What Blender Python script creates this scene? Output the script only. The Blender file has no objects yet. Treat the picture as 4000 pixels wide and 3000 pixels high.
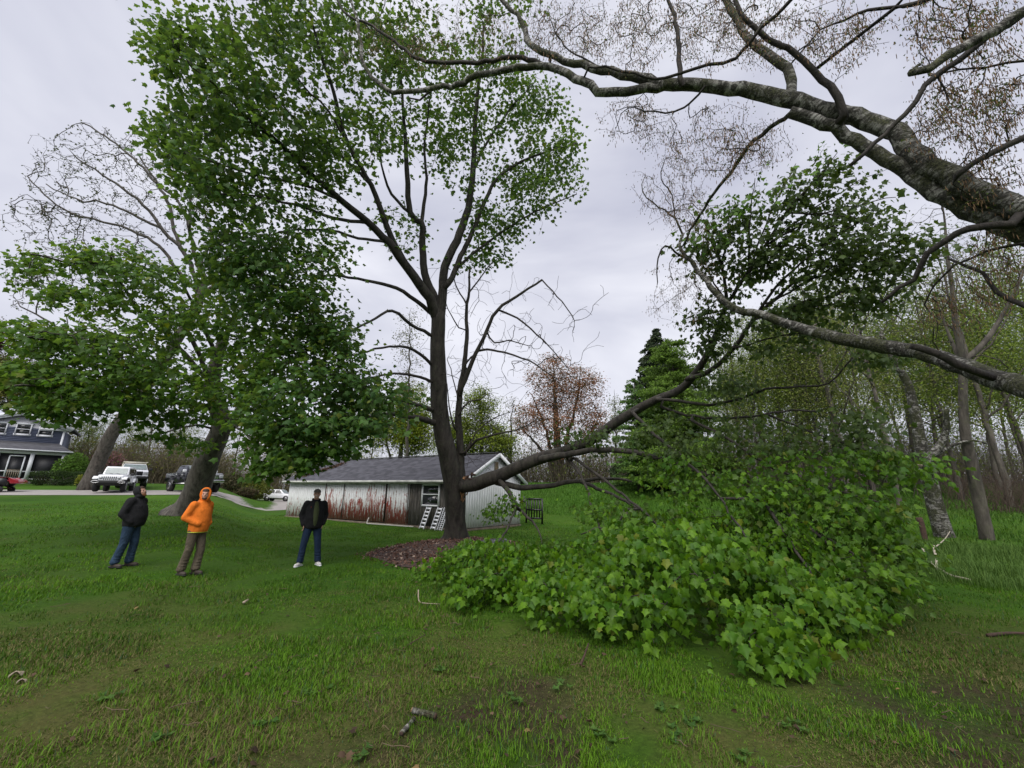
import bpy, math, random
import numpy as np
from mathutils import Vector, Matrix
from math import cos, sin, pi, radians

random.seed(7)
RNG = np.random.default_rng(11)
scene = bpy.context.scene
COL = scene.collection

# ------------------------------------------------------------------ camera
CAM_H = 1.7
FPX, TILT, ROLL = 1650.0, 0.2535, -0.0165          # focal length in photo pixels, upward tilt, roll
_c, _s = cos(TILT), sin(TILT)
_R0, _U0, FW = np.array([1, 0, 0.]), np.array([0, -_s, _c]), np.array([0, _c, _s])
RT = cos(ROLL) * _R0 - sin(ROLL) * _U0
UP = sin(ROLL) * _R0 + cos(ROLL) * _U0
CAMP = np.array([0, 0, CAM_H])
cam_d = bpy.data.cameras.new('camera')
cam = bpy.data.objects.new('camera', cam_d)
COL.objects.link(cam)
cam_d.sensor_width = 36.0
cam_d.lens = 36.0 * FPX / 4000.0
cam_d.clip_start, cam_d.clip_end = 0.05, 2000
cam.matrix_world = Matrix(((RT[0], UP[0], -FW[0], 0), (RT[1], UP[1], -FW[1], 0), (RT[2], UP[2], -FW[2], CAM_H), (0, 0, 0, 1)))
scene.camera = cam

# ------------------------------------------------------------------ sky and sun (overcast spring day)
SUN_EL, SUN_AZ = radians(54), radians(200)           # azimuth clockwise from +Y: behind the camera
world = bpy.data.worlds.new('World')
scene.world = world
world.use_nodes = True
nt = world.node_tree
nt.nodes.clear()
_o = nt.nodes.new('ShaderNodeOutputWorld')
_b = nt.nodes.new('ShaderNodeBackground')
_sky = nt.nodes.new('ShaderNodeTexSky')
_sky.sky_type = 'NISHITA'
_sky.sun_disc = False
_sky.sun_elevation = SUN_EL
_sky.sun_rotation = SUN_AZ
_tc = nt.nodes.new('ShaderNodeTexCoord')
_mp = nt.nodes.new('ShaderNodeMapping')
_mp.inputs['Scale'].default_value = (1.0, 1.0, 2.6)
_n1 = nt.nodes.new('ShaderNodeTexNoise')
_n1.inputs['Scale'].default_value = 1.5
_n1.inputs['Detail'].default_value = 5.0
_n1.inputs['Roughness'].default_value = 0.5
_n1.inputs['Distortion'].default_value = 0.5
_rp = nt.nodes.new('ShaderNodeValToRGB')
_rp.color_ramp.elements[0].position = 0.34
_rp.color_ramp.elements[0].color = (4.0, 4.1, 5.0, 1)
_rp.color_ramp.elements[1].position = 0.66
_rp.color_ramp.elements[1].color = (6.5, 6.55, 7.15, 1)
_mx = nt.nodes.new('ShaderNodeMix')
_mx.data_type = 'RGBA'
_mx.inputs[0].default_value = 0.94
_b.inputs['Strength'].default_value = 0.053
nt.links.new(_tc.outputs['Generated'], _mp.inputs['Vector'])
nt.links.new(_mp.outputs['Vector'], _n1.inputs['Vector'])
nt.links.new(_n1.outputs['Fac'], _rp.inputs['Fac'])
nt.links.new(_sky.outputs['Color'], _mx.inputs[6])
nt.links.new(_rp.outputs['Color'], _mx.inputs[7])
nt.links.new(_mx.outputs[2], _b.inputs['Color'])
nt.links.new(_b.outputs['Background'], _o.inputs['Surface'])
sun_d = bpy.data.lights.new('sun', 'SUN')
sun_d.energy = 1.5
sun_d.angle = radians(60)
sun_d.color = (1.0, 0.97, 0.92)
sun = bpy.data.objects.new('sun', sun_d)
COL.objects.link(sun)
_sd = Vector((cos(SUN_EL) * sin(SUN_AZ), cos(SUN_EL) * cos(SUN_AZ), sin(SUN_EL)))
sun.rotation_euler = _sd.to_track_quat('Z', 'Y').to_euler()
sun.location = (0, 0, 60)
scene.view_settings.view_transform = 'Standard'
scene.view_settings.look = 'None'
scene.view_settings.exposure = 1.4
scene.view_settings.gamma = 1
scene.view_settings.use_curve_mapping = False
scene.cycles.max_bounces = 12
scene.cycles.diffuse_bounces = 6
scene.cycles.transmission_bounces = 8
scene.cycles.use_denoising = True


# ------------------------------------------------------------------ helpers
def P(x, y, t):
    """Point on the line of sight of photo pixel (x, y) at depth t along the view axis."""
    return CAMP + t * ((x - 2000) / FPX * RT + (1500 - y) / FPX * UP + FW)


def proj(p):
    d = np.asarray(p, float) - CAMP
    t = d @ FW
    return 2000 + FPX * (d @ RT) / t, 1500 - FPX * (d @ UP) / t, t


def sm(a, b, x):
    t = np.clip((np.asarray(x, float) - a) / (b - a), 0, 1)
    return t * t * (3 - 2 * t)


def ground_z(x, y):
    x, y = np.asarray(x, float), np.asarray(y, float)
    zl = 0.055 * np.maximum(0, y - 9) * sm(-0.55, -0.70, x / np.maximum(y, 1)) * (1 - 0.83 * sm(46, 72, y))
    zl = zl * (1 - 0.8 * np.exp(-((x + 13.6) ** 2 + (y - 28) ** 2) / 16))
    zb = 2.9 * sm(23, 55, y) * sm(-17, -4, x)
    zr = 1.15 * sm(8.5, 23, x) * sm(6, 25, y)
    return zl + zb + zr


def hit(x, y):
    """Ground point under photo pixel (x, y) and its depth."""
    d = P(x, y, 1) - CAMP
    t = 0.5
    while t < 300:
        p = CAMP + d * t
        if p[2] <= float(ground_z(p[0], p[1])):
            break
        t += 0.02 + t * 0.002
    p[2] = float(ground_z(p[0], p[1]))
    return p, t


_NG = np.random.default_rng(5).random((8, 64, 64))


def vnoise(x, y, seed=0):
    g = _NG[seed % 8]
    x, y = np.asarray(x, float), np.asarray(y, float)
    xi, yi = np.floor(x).astype(int), np.floor(y).astype(int)
    fx, fy = x - xi, y - yi
    fx, fy = fx * fx * (3 - 2 * fx), fy * fy * (3 - 2 * fy)
    a, b = g[xi % 64, yi % 64], g[(xi + 1) % 64, yi % 64]
    c, d = g[xi % 64, (yi + 1) % 64], g[(xi + 1) % 64, (yi + 1) % 64]
    return (a * (1 - fx) + b * fx) * (1 - fy) + (c * (1 - fx) + d * fx) * fy


def norm(v):
    v = np.asarray(v, float)
    return v / np.maximum(np.linalg.norm(v, axis=-1, keepdims=True), 1e-9)


class MB:
    """Collects vertices and faces (arrays of equal-sided faces) for one mesh."""

    def __init__(s):
        s.v, s.f, s.c, s.n, s.m = [], [], [], 0, []
        s.a = []

    def add(s, v, f, col=None, mat=0, along=None):
        v = np.asarray(v, float).reshape(-1, 3)
        s.v.append(v)
        fs = [np.asarray(f, int)] if isinstance(f, np.ndarray) else [np.asarray([q], int) for q in f]
        for q in fs:
            if len(q):
                s.f.append(q + s.n)
                s.m.append(np.full(len(q), mat))
        if col is not None:
            col = np.asarray(col, float)
            col = np.broadcast_to(col, (len(v), 3)) if col.ndim == 1 else col
        s.c.append(col if col is not None else np.full((len(v), 3), 0.5))
        s.a.append(along if along is not None else np.zeros(len(v)))
        s.n += len(v)
        return s

    def box(s, c, d, rz=0.0, M=None, mat=0, col=None, taper=None):
        c, d = np.asarray(c, float), np.asarray(d, float) / 2
        v = np.array([[sx, sy, sz] for sz in (-1, 1) for sy in (-1, 1) for sx in (-1, 1)], float) * d
        if taper is not None:
            v[4:, 0] *= taper[0]
            v[4:, 1] *= taper[1]
        if rz:
            v = v @ np.array([[cos(rz), sin(rz), 0], [-sin(rz), cos(rz), 0], [0, 0, 1]])
        if M is not None:
            v = v @ np.asarray(M, float).T
        f = np.array([[0, 2, 3, 1], [4, 5, 7, 6], [0, 1, 5, 4], [2, 6, 7, 3], [0, 4, 6, 2], [1, 3, 7, 5]])
        return s.add(v + c, f, mat=mat, col=col)

    def beam(s, a, b, w, h, upv=(0, 0, 1), mat=0, col=None):
        """Box from a to b, w wide, h high along upv."""
        a, b = np.asarray(a, float), np.asarray(b, float)
        y = norm(b - a)
        x = norm(np.cross(y, upv))
        z = np.cross(x, y)
        M = np.stack([x, y, z], 1)
        return s.box((a + b) / 2, (w, np.linalg.norm(b - a), h), M=M, mat=mat, col=col)

    def tube(s, pts, r, k=8, cap=True, col=None, mat=0, wob=0.0):
        pts = np.asarray(pts, float)
        n = len(pts)
        r = np.broadcast_to(np.asarray(r, float), (n,))
        T = np.gradient(pts, axis=0)
        T = norm(T)
        m = norm(T.mean(0))
        ref = np.eye(3)[np.argmin(np.abs(m))]
        X = norm(np.cross(T, ref))
        Y = np.cross(T, X)
        a = np.arange(k) * 2 * pi / k
        rr = np.repeat(r[:, None], k, 1)
        if wob:
            L = np.arange(n)[:, None]
            rr = rr * (1 + wob * (np.sin(3 * a + L * 0.7 + m[0] * 9) * 0.5 + np.sin(2 * a - L * 0.45 + m[1] * 7) * 0.6 + np.sin(L * 1.3 + a) * 0.4))
        v = pts[:, None] + rr[:, :, None] * (np.cos(a)[None, :, None] * X[:, None] + np.sin(a)[None, :, None] * Y[:, None])
        i = np.arange(n - 1)[:, None] * k
        j = np.arange(k)[None]
        j2 = (j + 1) % k
        f = np.stack([i + j, i + j2, i + k + j2, i + k + j], -1).reshape(-1, 4)
        ln = np.concatenate([[0], np.cumsum(np.linalg.norm(np.diff(pts, axis=0), axis=1))])
        base = s.n
        s.add(v.reshape(-1, 3), f, col=col, mat=mat, along=np.repeat(ln, k))
        if cap:
            s.f.append(np.array([np.arange(k)[::-1]]) + base)
            s.f.append(np.array([np.arange(k)]) + base + (n - 1) * k)
            s.m += [np.full(1, mat)] * 2
        return s

    def tubes(s, Pn, r, k=3, col=None):
        """Many thin tubes at once: Pn (N, K, 3), r (N, K)."""
        Pn = np.asarray(Pn, float)
        N, K, _ = Pn.shape
        if N == 0:
            return s
        T = norm(np.gradient(Pn, axis=1))
        ref = np.where(np.abs(T[:, :1, 2:3]) > 0.8, np.array([1., 0, 0]), np.array([0, 0, 1.]))
        X = norm(np.cross(T, np.broadcast_to(ref, T.shape)))
        Y = np.cross(T, X)
        a = np.arange(k) * 2 * pi / k
        v = Pn[:, :, None] + r[:, :, None, None] * (np.cos(a)[:, None] * X[:, :, None] + np.sin(a)[:, None] * Y[:, :, None])
        b = (np.arange(N) * K * k)[:, None, None] + (np.arange(K - 1) * k)[None, :, None]
        j = np.arange(k)
        j2 = (j + 1) % k
        f = np.stack([b + j, b + j2, b + k + j2, b + k + j], -1).reshape(-1, 4)
        if col is not None and np.ndim(col) == 2:
            col = np.repeat(col, K * k, 0)
        return s.add(v.reshape(-1, 3), f, col=col)

    def prism(s, prof, w, mat=0, axis='x', off=0.0):
        """Closed outline prof [(y, z)] swept across x; w half width or one per point."""
        prof = np.asarray(prof, float)
        n = len(prof)
        w = np.broadcast_to(np.asarray(w, float), (n,))
        L = np.stack([-w + off, prof[:, 0], prof[:, 1]], 1)
        R = np.stack([w + off, prof[:, 0], prof[:, 1]], 1)
        i = np.arange(n)
        q = np.stack([i, (i + 1) % n, (i + 1) % n + n, i + n], 1)
        base = s.n
        s.add(np.concatenate([L, R]), q, mat=mat)
        s.f += [np.array([i[::-1]]) + base, np.array([i + n]) + base]
        s.m += [np.full(1, mat)] * 2
        return s

    def ellipsoid(s, c, r, M=None, k=12, rings=8, mat=0, col=None):
        th = np.linspace(0, pi, rings + 1)
        ph = np.arange(k) * 2 * pi / k
        v = np.stack([np.outer(np.sin(th), np.cos(ph)), np.outer(np.sin(th), np.sin(ph)), np.outer(np.cos(th), np.ones(k))], -1).reshape(-1, 3)
        v = v * np.asarray(r, float)
        if M is not None:
            v = v @ np.asarray(M, float).T
        i = np.arange(rings)[:, None] * k
        j = np.arange(k)[None]
        j2 = (j + 1) % k
        f = np.stack([i + j, i + k + j, i + k + j2, i + j2], -1).reshape(-1, 4)
        return s.add(v + np.asarray(c, float), f, mat=mat, col=col)

    def mesh(s, name, smooth=False):
        me = bpy.data.meshes.new(name)
        v = np.concatenate(s.v) if s.v else np.zeros((0, 3))
        me.vertices.add(len(v))
        me.vertices.foreach_set('co', v.astype(np.float32).ravel())
        if s.f:
            cnt = np.concatenate([np.full(len(q), q.shape[1]) for q in s.f])
            lv = np.concatenate([q.ravel() for q in s.f])
            me.loops.add(len(lv))
            me.loops.foreach_set('vertex_index', lv.astype(np.int32))
            me.polygons.add(len(cnt))
            st = np.concatenate([[0], np.cumsum(cnt)[:-1]])
            me.polygons.foreach_set('loop_start', st.astype(np.int32))
            me.polygons.foreach_set('material_index', np.concatenate(s.m).astype(np.int32))
            if smooth:
                me.polygons.foreach_set('use_smooth', np.ones(len(cnt), bool))
        at = me.attributes.new('tint', 'FLOAT_COLOR', 'POINT')
        c = np.concatenate(s.c) if s.c else np.zeros((0, 3))
        at.data.foreach_set('color', np.concatenate([c, np.ones((len(c), 1))], 1).astype(np.float32).ravel())
        al = me.attributes.new('along', 'FLOAT', 'POINT')
        al.data.foreach_set('value', (np.concatenate(s.a) if s.a else np.zeros(0)).astype(np.float32))
        me.update()
        me.validate()
        return me

    def build(s, name, mat, parent=None, smooth=False, world=False, bevel=0, **kw):
        me = s.mesh(name, smooth)
        for m in (mat if isinstance(mat, (list, tuple)) else [mat]):
            me.materials.append(m)
        return link(name, me, parent, world=world, bevel=bevel, **kw)


def link(name, me, parent=None, world=False, bevel=0, loc=None, rz=0, **kw):
    o = bpy.data.objects.new(name, me)
    COL.objects.link(o)
    if parent is not None:
        o.parent = parent
        if world:                                   # geometry given in world coordinates under an unrotated root
            q = parent
            off = Vector((0, 0, 0))
            while q is not None:
                off += q.location
                q = q.parent
            o.location = -off
    if loc is not None:
        o.location = loc
    if rz:
        o.rotation_euler.z = rz
    if bevel:
        b = o.modifiers.new('bevel', 'BEVEL')
        b.width = bevel
        b.segments = 2
        b.limit_method = 'ANGLE'
        b.angle_limit = radians(35)
    for k, v in kw.items():
        o[k] = v
    return o


def thing(name, label, cat, loc=(0, 0, 0), rz=0.0, group=None):
    o = bpy.data.objects.new(name, None)
    COL.objects.link(o)
    o.empty_display_size = 0.2
    o.location = Vector([float(q) for q in loc])
    o.rotation_euler = (0, 0, rz)
    o['label'], o['category'] = label, cat
    if group:
        o['group'] = group
    return o


def dup(root, loc, rz=0.0, sc=1.0, label=None, sz=None):
    r = root.copy()
    COL.objects.link(r)
    r.location, r.rotation_euler = Vector([float(q) for q in loc]), (0, 0, rz)
    r.scale = (sc, sc, sz or sc)
    if label:
        r['label'] = label
    for ch in list(root.children):
        c = ch.copy()
        COL.objects.link(c)
        c.parent = r
        for g in list(ch.children):
            d = g.copy()
            COL.objects.link(d)
            d.parent = c
    return r


# ------------------------------------------------------------------ materials
def nodes(name):
    m = bpy.data.materials.new(name)
    m.use_nodes = True
    t = m.node_tree
    return m, t, t.nodes['Principled BSDF'], t.nodes['Material Output']


def N(t, typ, **kw):
    n = t.nodes.new(typ)
    for k, v in kw.items():
        if k.startswith('i_'):
            n.inputs[k[2:].replace('_', ' ')].default_value = v
        else:
            setattr(n, k, v)
    return n


def ramp(t, fac, stops, mode='LINEAR'):
    r = t.nodes.new('ShaderNodeValToRGB')
    r.color_ramp.interpolation = mode
    e = r.color_ramp.elements
    while len(e) < len(stops):
        e.new(0.5)
    for q, (p, c) in zip(e, stops):
        q.position = p
        q.color = (*c, 1) if len(c) == 3 else c
    t.links.new(fac, r.inputs['Fac'])
    return r.outputs['Color']


def mixc(t, fac, a, b, mode='MIX'):
    n = t.nodes.new('ShaderNodeMix')
    n.data_type = 'RGBA'
    n.blend_type = mode
    for sock, val in ((n.inputs[0], fac), (n.inputs[6], a), (n.inputs[7], b)):
        if hasattr(val, 'links') or hasattr(val, 'is_linked'):
            t.links.new(val, sock)
        else:
            sock.default_value = (*val, 1) if isinstance(val, tuple) and len(val) == 3 else val
    return n.outputs[2]


def mth(t, op, a, b=None, c=None):
    n = t.nodes.new('ShaderNodeMath')
    n.operation = op
    for sock, val in zip(n.inputs, (a, b, c)):
        if val is None:
            continue
        if hasattr(val, 'is_linked'):
            t.links.new(val, sock)
        else:
            sock.default_value = val
    return n.outputs[0]


def noise(t, vec, scale, detail=4, rough=0.55, dist=0.0, mscale=None):
    if mscale is not None:
        mp = t.nodes.new('ShaderNodeMapping')
        mp.inputs['Scale'].default_value = mscale
        t.links.new(vec, mp.inputs['Vector'])
        vec = mp.outputs['Vector']
    n = N(t, 'ShaderNodeTexNoise')
    n.inputs['Scale'].default_value = scale
    n.inputs['Detail'].default_value = detail
    n.inputs['Roughness'].default_value = rough
    n.inputs['Distortion'].default_value = dist
    t.links.new(vec, n.inputs['Vector'])
    return n.outputs['Fac']


def bump(t, bs, h, strength=0.4, dist=0.02):
    b = t.nodes.new('ShaderNodeBump')
    b.inputs['Strength'].default_value = strength
    b.inputs['Distance'].default_value = dist
    t.links.new(h, b.inputs['Height'])
    t.links.new(b.outputs['Normal'], bs.inputs['Normal'])


def pos(t):
    return t.nodes.new('ShaderNodeNewGeometry').outputs['Position']


def objc(t):
    return t.nodes.new('ShaderNodeTexCoord').outputs['Object']


def mat_basic(name, col, rough=0.6, metal=0.0, var=0.25, scale=8.0, bmp=0.0, spec=0.5, coat=0.0):
    """One colour, broken up by two octaves of grime noise."""
    m, t, b, o = nodes(name)
    v = objc(t)
    n = noise(t, v, scale, 5)
    d = tuple(x * (1 - var) for x in col)
    l = tuple(min(1, x * (1 + var * 0.6)) for x in col)
    t.links.new(ramp(t, n, [(0.3, d), (0.7, l)]), b.inputs['Base Color'])
    b.inputs['Roughness'].default_value = rough
    b.inputs['Metallic'].default_value = metal
    b.inputs['Specular IOR Level'].default_value = spec
    b.inputs['Coat Weight'].default_value = coat
    if bmp:
        bump(t, b, noise(t, v, scale * 6, 4), bmp, 0.01)
    return m


def mat_leaf(name, trans=0.5, rough=0.5, gloss=0.22, tcol=(1.3, 1.3, 0.5)):
    """Leaf: colour from the leaf's own tint, part of the light passes through."""
    m, t, b, o = nodes(name)
    at = N(t, 'ShaderNodeAttribute', attribute_name='tint')
    n = noise(t, pos(t), 30, 2)
    c = mixc(t, 1.0, at.outputs['Color'], ramp(t, n, [(0.3, (0.8, 0.8, 0.8)), (0.7, (1.15, 1.15, 1.1))]), 'MULTIPLY')
    bk = t.nodes.new('ShaderNodeNewGeometry').outputs['Backfacing']      # undersides are paler
    c = mixc(t, mth(t, 'MULTIPLY', bk, 0.45), c, (0.12, 0.17, 0.075))
    t.links.new(c, b.inputs['Base Color'])
    b.inputs['Roughness'].default_value = rough
    b.inputs['Specular IOR Level'].default_value = gloss
    tr = N(t, 'ShaderNodeBsdfTranslucent')
    t.links.new(mixc(t, 1.0, c, tcol, 'MULTIPLY'), tr.inputs['Color'])
    mx = N(t, 'ShaderNodeMixShader')
    mx.inputs['Fac'].default_value = trans
    t.links.new(b.outputs['BSDF'], mx.inputs[1])
    t.links.new(tr.outputs['BSDF'], mx.inputs[2])
    t.links.new(mx.outputs['Shader'], o.inputs['Surface'])
    return m


def mat_bark(name, dark, light, lichen=None, scale=6.0, amount=0.5):
    m, t, b, o = nodes(name)
    v = pos(t)
    n1 = noise(t, v, scale, 6, 0.65, 0.4, (1, 1, 0.22))
    n2 = noise(t, v, scale * 5, 4, 0.6, 0.0, (1, 1, 0.3))
    c = ramp(t, n1, [(0.35, dark), (0.65, light)])
    if lichen:
        n3 = noise(t, v, scale * 0.7, 5, 0.7)
        c = mixc(t, ramp(t, n3, [(0.5, (0, 0, 0)), (0.68, (amount,) * 3)]), c, lichen)
    c = mixc(t, 0.5, c, ramp(t, n2, [(0.3, (0.55, 0.55, 0.55)), (0.7, (1.3, 1.3, 1.3))]), 'MULTIPLY')
    t.links.new(c, b.inputs['Base Color'])
    b.inputs['Roughness'].default_value = 0.8
    b.inputs['Specular IOR Level'].default_value = 0.3
    bump(t, b, mth(t, 'ADD', n1, n2), 0.6, 0.03)
    return m


def mat_birch(name):
    """White bark with dark bands across the branch, black scars and green-grey moss."""
    m, t, b, o = nodes(name)
    v = pos(t)
    al = N(t, 'ShaderNodeAttribute', attribute_name='along').outputs['Fac']
    cmb = N(t, 'ShaderNodeCombineXYZ')
    t.links.new(mth(t, 'MULTIPLY', al, 30.0), cmb.inputs['X'])
    sp = N(t, 'ShaderNodeVectorMath', operation='SCALE')
    sp.inputs['Scale'].default_value = 7.0
    t.links.new(v, sp.inputs[0])
    ad = N(t, 'ShaderNodeVectorMath', operation='ADD')
    t.links.new(sp.outputs[0], ad.inputs[0])
    t.links.new(cmb.outputs[0], ad.inputs[1])
    lent = noise(t, ad.outputs[0], 1.0, 4, 0.7)
    patch = noise(t, v, 6.5, 6, 0.72, 0.8)
    moss = noise(t, v, 2.6, 5, 0.7, 0.5)
    fine = noise(t, v, 45, 4, 0.65)
    pale = ramp(t, lent, [(0.40, (0.05, 0.045, 0.04)), (0.47, (0.18, 0.17, 0.155)), (0.62, (0.40, 0.39, 0.36))])
    dark = ramp(t, fine, [(0.35, (0.012, 0.012, 0.010)), (0.65, (0.06, 0.056, 0.045))])
    c = mixc(t, ramp(t, patch, [(0.455, (0, 0, 0)), (0.53, (0.95,) * 3)]), pale, dark)
    mossc = ramp(t, fine, [(0.35, (0.016, 0.018, 0.010)), (0.65, (0.075, 0.08, 0.034))])
    c = mixc(t, ramp(t, moss, [(0.47, (0, 0, 0)), (0.57, (0.9,) * 3)]), c, mossc)
    c = mixc(t, 0.6, c, ramp(t, fine, [(0.3, (0.5, 0.5, 0.5)), (0.7, (1.25, 1.25, 1.25))]), 'MULTIPLY')
    t.links.new(c, b.inputs['Base Color'])
    b.inputs['Roughness'].default_value = 0.8
    b.inputs['Specular IOR Level'].default_value = 0.25
    bump(t, b, mth(t, 'ADD', mth(t, 'ADD', patch, lent), fine), 0.7, 0.03)
    return m


def mat_tint(name, rough=0.85, spec=0.2, trans=0.0):
    m, t, b, o = nodes(name)
    at = N(t, 'ShaderNodeAttribute', attribute_name='tint')
    t.links.new(at.outputs['Color'], b.inputs['Base Color'])
    b.inputs['Roughness'].default_value = rough
    b.inputs['Specular IOR Level'].default_value = spec
    if trans:
        tr = N(t, 'ShaderNodeBsdfTranslucent')
        t.links.new(at.outputs['Color'], tr.inputs['Color'])
        mx = N(t, 'ShaderNodeMixShader')
        mx.inputs['Fac'].default_value = trans
        t.links.new(b.outputs['BSDF'], mx.inputs[1])
        t.links.new(tr.outputs['BSDF'], mx.inputs[2])
        t.links.new(mx.outputs['Shader'], o.inputs['Surface'])
    return m


M_BARK = mat_bark('maple_bark', (0.016, 0.014, 0.012), (0.058, 0.05, 0.042), (0.06, 0.065, 0.04), 7, 0.5)
M_BARK2 = mat_bark('old_maple_bark', (0.03, 0.026, 0.022), (0.12, 0.105, 0.09), (0.12, 0.125, 0.10), 7, 0.5)
M_WOODS = mat_bark('woodland_bark', (0.035, 0.03, 0.026), (0.12, 0.105, 0.088), (0.10, 0.11, 0.06), 4, 0.5)
M_TWIG = mat_basic('twig_bark', (0.032, 0.024, 0.02), 0.85, var=0.3, scale=2)
M_BIRCH = mat_birch('birch_bark')
M_BTWIG = mat_basic('birch_twig', (0.035, 0.024, 0.02), 0.8, var=0.3, scale=2)
M_LEAF = mat_leaf('maple_leaf')
M_LEAF2 = mat_leaf('fresh_maple_leaf', 0.4, 0.5, 0.25)
M_BUD = mat_leaf('bud_leaf', 0.3, 0.7, 0.1, (1.1, 1.1, 0.7))
M_NEEDLE = mat_tint('needles', 0.8, 0.15)
M_BLADE = mat_tint('grass_blade', 0.7, 0.25, 0.25)
M_DRY = mat_tint('dry_leaf', 0.8, 0.2, 0.1)
M_WHITE = mat_basic('white_paint', (0.74, 0.75, 0.77), 0.5, var=0.08, scale=3)
M_BLACK = mat_basic('black_paint', (0.012, 0.012, 0.013), 0.4, var=0.3)
M_RUBBER = mat_basic('tyre_rubber', (0.014, 0.014, 0.015), 0.85, var=0.3)
M_GLASS = mat_basic('dark_glass', (0.012, 0.014, 0.016), 0.06, var=0.2, spec=0.8)
M_GLASSL = mat_basic('windscreen_glass', (0.16, 0.2, 0.2), 0.08, var=0.3, spec=0.8, scale=4)
M_CHROME = mat_basic('bright_metal', (0.62, 0.62, 0.63), 0.25, 1.0, var=0.15)
M_ALU = mat_basic('aluminium', (0.66, 0.67, 0.70), 0.42, 0.35, var=0.12, scale=14)
M_CONC = mat_basic('concrete', (0.30, 0.28, 0.25), 0.9, var=0.35, scale=5, bmp=0.3)
M_RAW = mat_basic('raw_split_wood', (0.34, 0.18, 0.085), 0.8, var=0.45, scale=22, bmp=0.5)
M_ROT = mat_basic('rotten_wood', (0.055, 0.03, 0.02), 0.9, var=0.5, scale=20, bmp=0.6)
M_STICK = mat_basic('bare_stick', (0.28, 0.23, 0.17), 0.8, var=0.3, scale=15)


# ------------------------------------------------------------------ ground, drive, road
def mat_ground():
    m, t, b, o = nodes('lawn_soil')
    v = pos(t)
    n1 = noise(t, v, 0.22, 5, 0.6, 0.5)
    n2 = noise(t, v, 1.7, 6, 0.65)
    n3 = noise(t, v, 17, 7, 0.8)
    g = ramp(t, n1, [(0.3, (0.022, 0.062, 0.004)), (0.52, (0.036, 0.098, 0.006)), (0.72, (0.055, 0.125, 0.008))])
    g = mixc(t, 0.75, g, ramp(t, n3, [(0.25, (0.25, 0.25, 0.25)), (0.75, (1.7, 1.65, 1.6))]), 'MULTIPLY')
    at = N(t, 'ShaderNodeAttribute', attribute_name='tint')           # r: thatch, g: bare soil
    sp = N(t, 'ShaderNodeSeparateColor')
    t.links.new(at.outputs['Color'], sp.inputs[0])
    th = mth(t, 'MULTIPLY', sp.outputs[0], mth(t, 'ADD', mth(t, 'MULTIPLY', n2, 1.6), -0.1))
    so = mth(t, 'MULTIPLY', sp.outputs[1], mth(t, 'ADD', mth(t, 'MULTIPLY', n2, 2.2), -0.35))
    for s_ in (th, so):
        s_.node.use_clamp = True
    c = mixc(t, th, g, ramp(t, n3, [(0.3, (0.05, 0.05, 0.016)), (0.7, (0.13, 0.12, 0.04))]))
    c = mixc(t, so, c, ramp(t, n3, [(0.3, (0.02, 0.014, 0.01)), (0.7, (0.075, 0.052, 0.034))]))
    t.links.new(c, b.inputs['Base Color'])
    b.inputs['Roughness'].default_value = 0.95
    b.inputs['Specular IOR Level'].default_value = 0.1
    bump(t, b, mth(t, 'ADD', n3, mth(t, 'MULTIPLY', n2, 2.0)), 0.8, 0.05)
    return m


def axis_steps(lo, hi, d0, d1, step, grow):
    a = list(np.arange(d0, d1 + 1e-6, step))
    s, x = step, d1
    while x < hi:
        s *= grow
        x += s
        a.append(min(x, hi))
    s, x = step, d0
    while x > lo:
        s *= grow
        x -= s
        a.insert(0, max(x, lo))
    return np.array(a)


def soil_mask(x, y):
    """Bare, worn earth: around the mulch, on the right of the foreground and along the fence strip."""
    n = vnoise(x * 0.9, y * 0.9, 1) * 0.6 + vnoise(x * 2.7, y * 2.7, 2) * 0.4
    d = sm(0.0, 1.0, n - 0.38 + 0.55 * np.exp(-((x - 4.6) ** 2 / 6 + (y - 3.4) ** 2 / 3.5)) - 0.25)
    d = np.maximum(d, 0.9 * sm(0.5, 0.62, n) * np.exp(-((x - 1.8) ** 2 / 10 + (y - 3.6) ** 2 / 4)))
    woods = sm(14, 20, x) * sm(19, 27, y) * 0.8
    return np.clip(np.maximum(d * 1.6, woods * n * 1.6), 0, 1)


def thatch_mask(x, y):
    n = vnoise(x * 0.55, y * 0.55, 3) * 0.6 + vnoise(x * 2.1, y * 2.1, 4) * 0.4
    near = np.exp(-(y - 2.5) ** 2 / 22) * (y < 9)
    return np.clip(sm(0.30, 0.70, n) * (0.2 + 0.85 * near), 0, 1)


gx = axis_steps(-230, 230, -14, 14, 0.4, 1.09)
gy = axis_steps(-40, 330, 0.5, 20, 0.4, 1.07)
GX, GY = np.meshgrid(gx, gy)
GZ = ground_z(GX, GY) + (vnoise(GX * 0.8, GY * 0.8, 6) - 0.5) * 0.04 * (np.hypot(GX, GY) < 30)
g = MB()
nx, ny = len(gx), len(gy)
ii = (np.arange(ny - 1)[:, None] * nx + np.arange(nx - 1)[None]).ravel()
g.add(np.stack([GX, GY, GZ - 0.01], -1).reshape(-1, 3), np.stack([ii, ii + 1, ii + nx + 1, ii + nx], 1),
      col=np.stack([thatch_mask(GX, GY), soil_mask(GX, GY), 0 * GX], -1).reshape(-1, 3))
g.build('ground', mat_ground(), smooth=True, kind='structure', label='mown green lawn rising gently to the drive and the woods')


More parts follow.
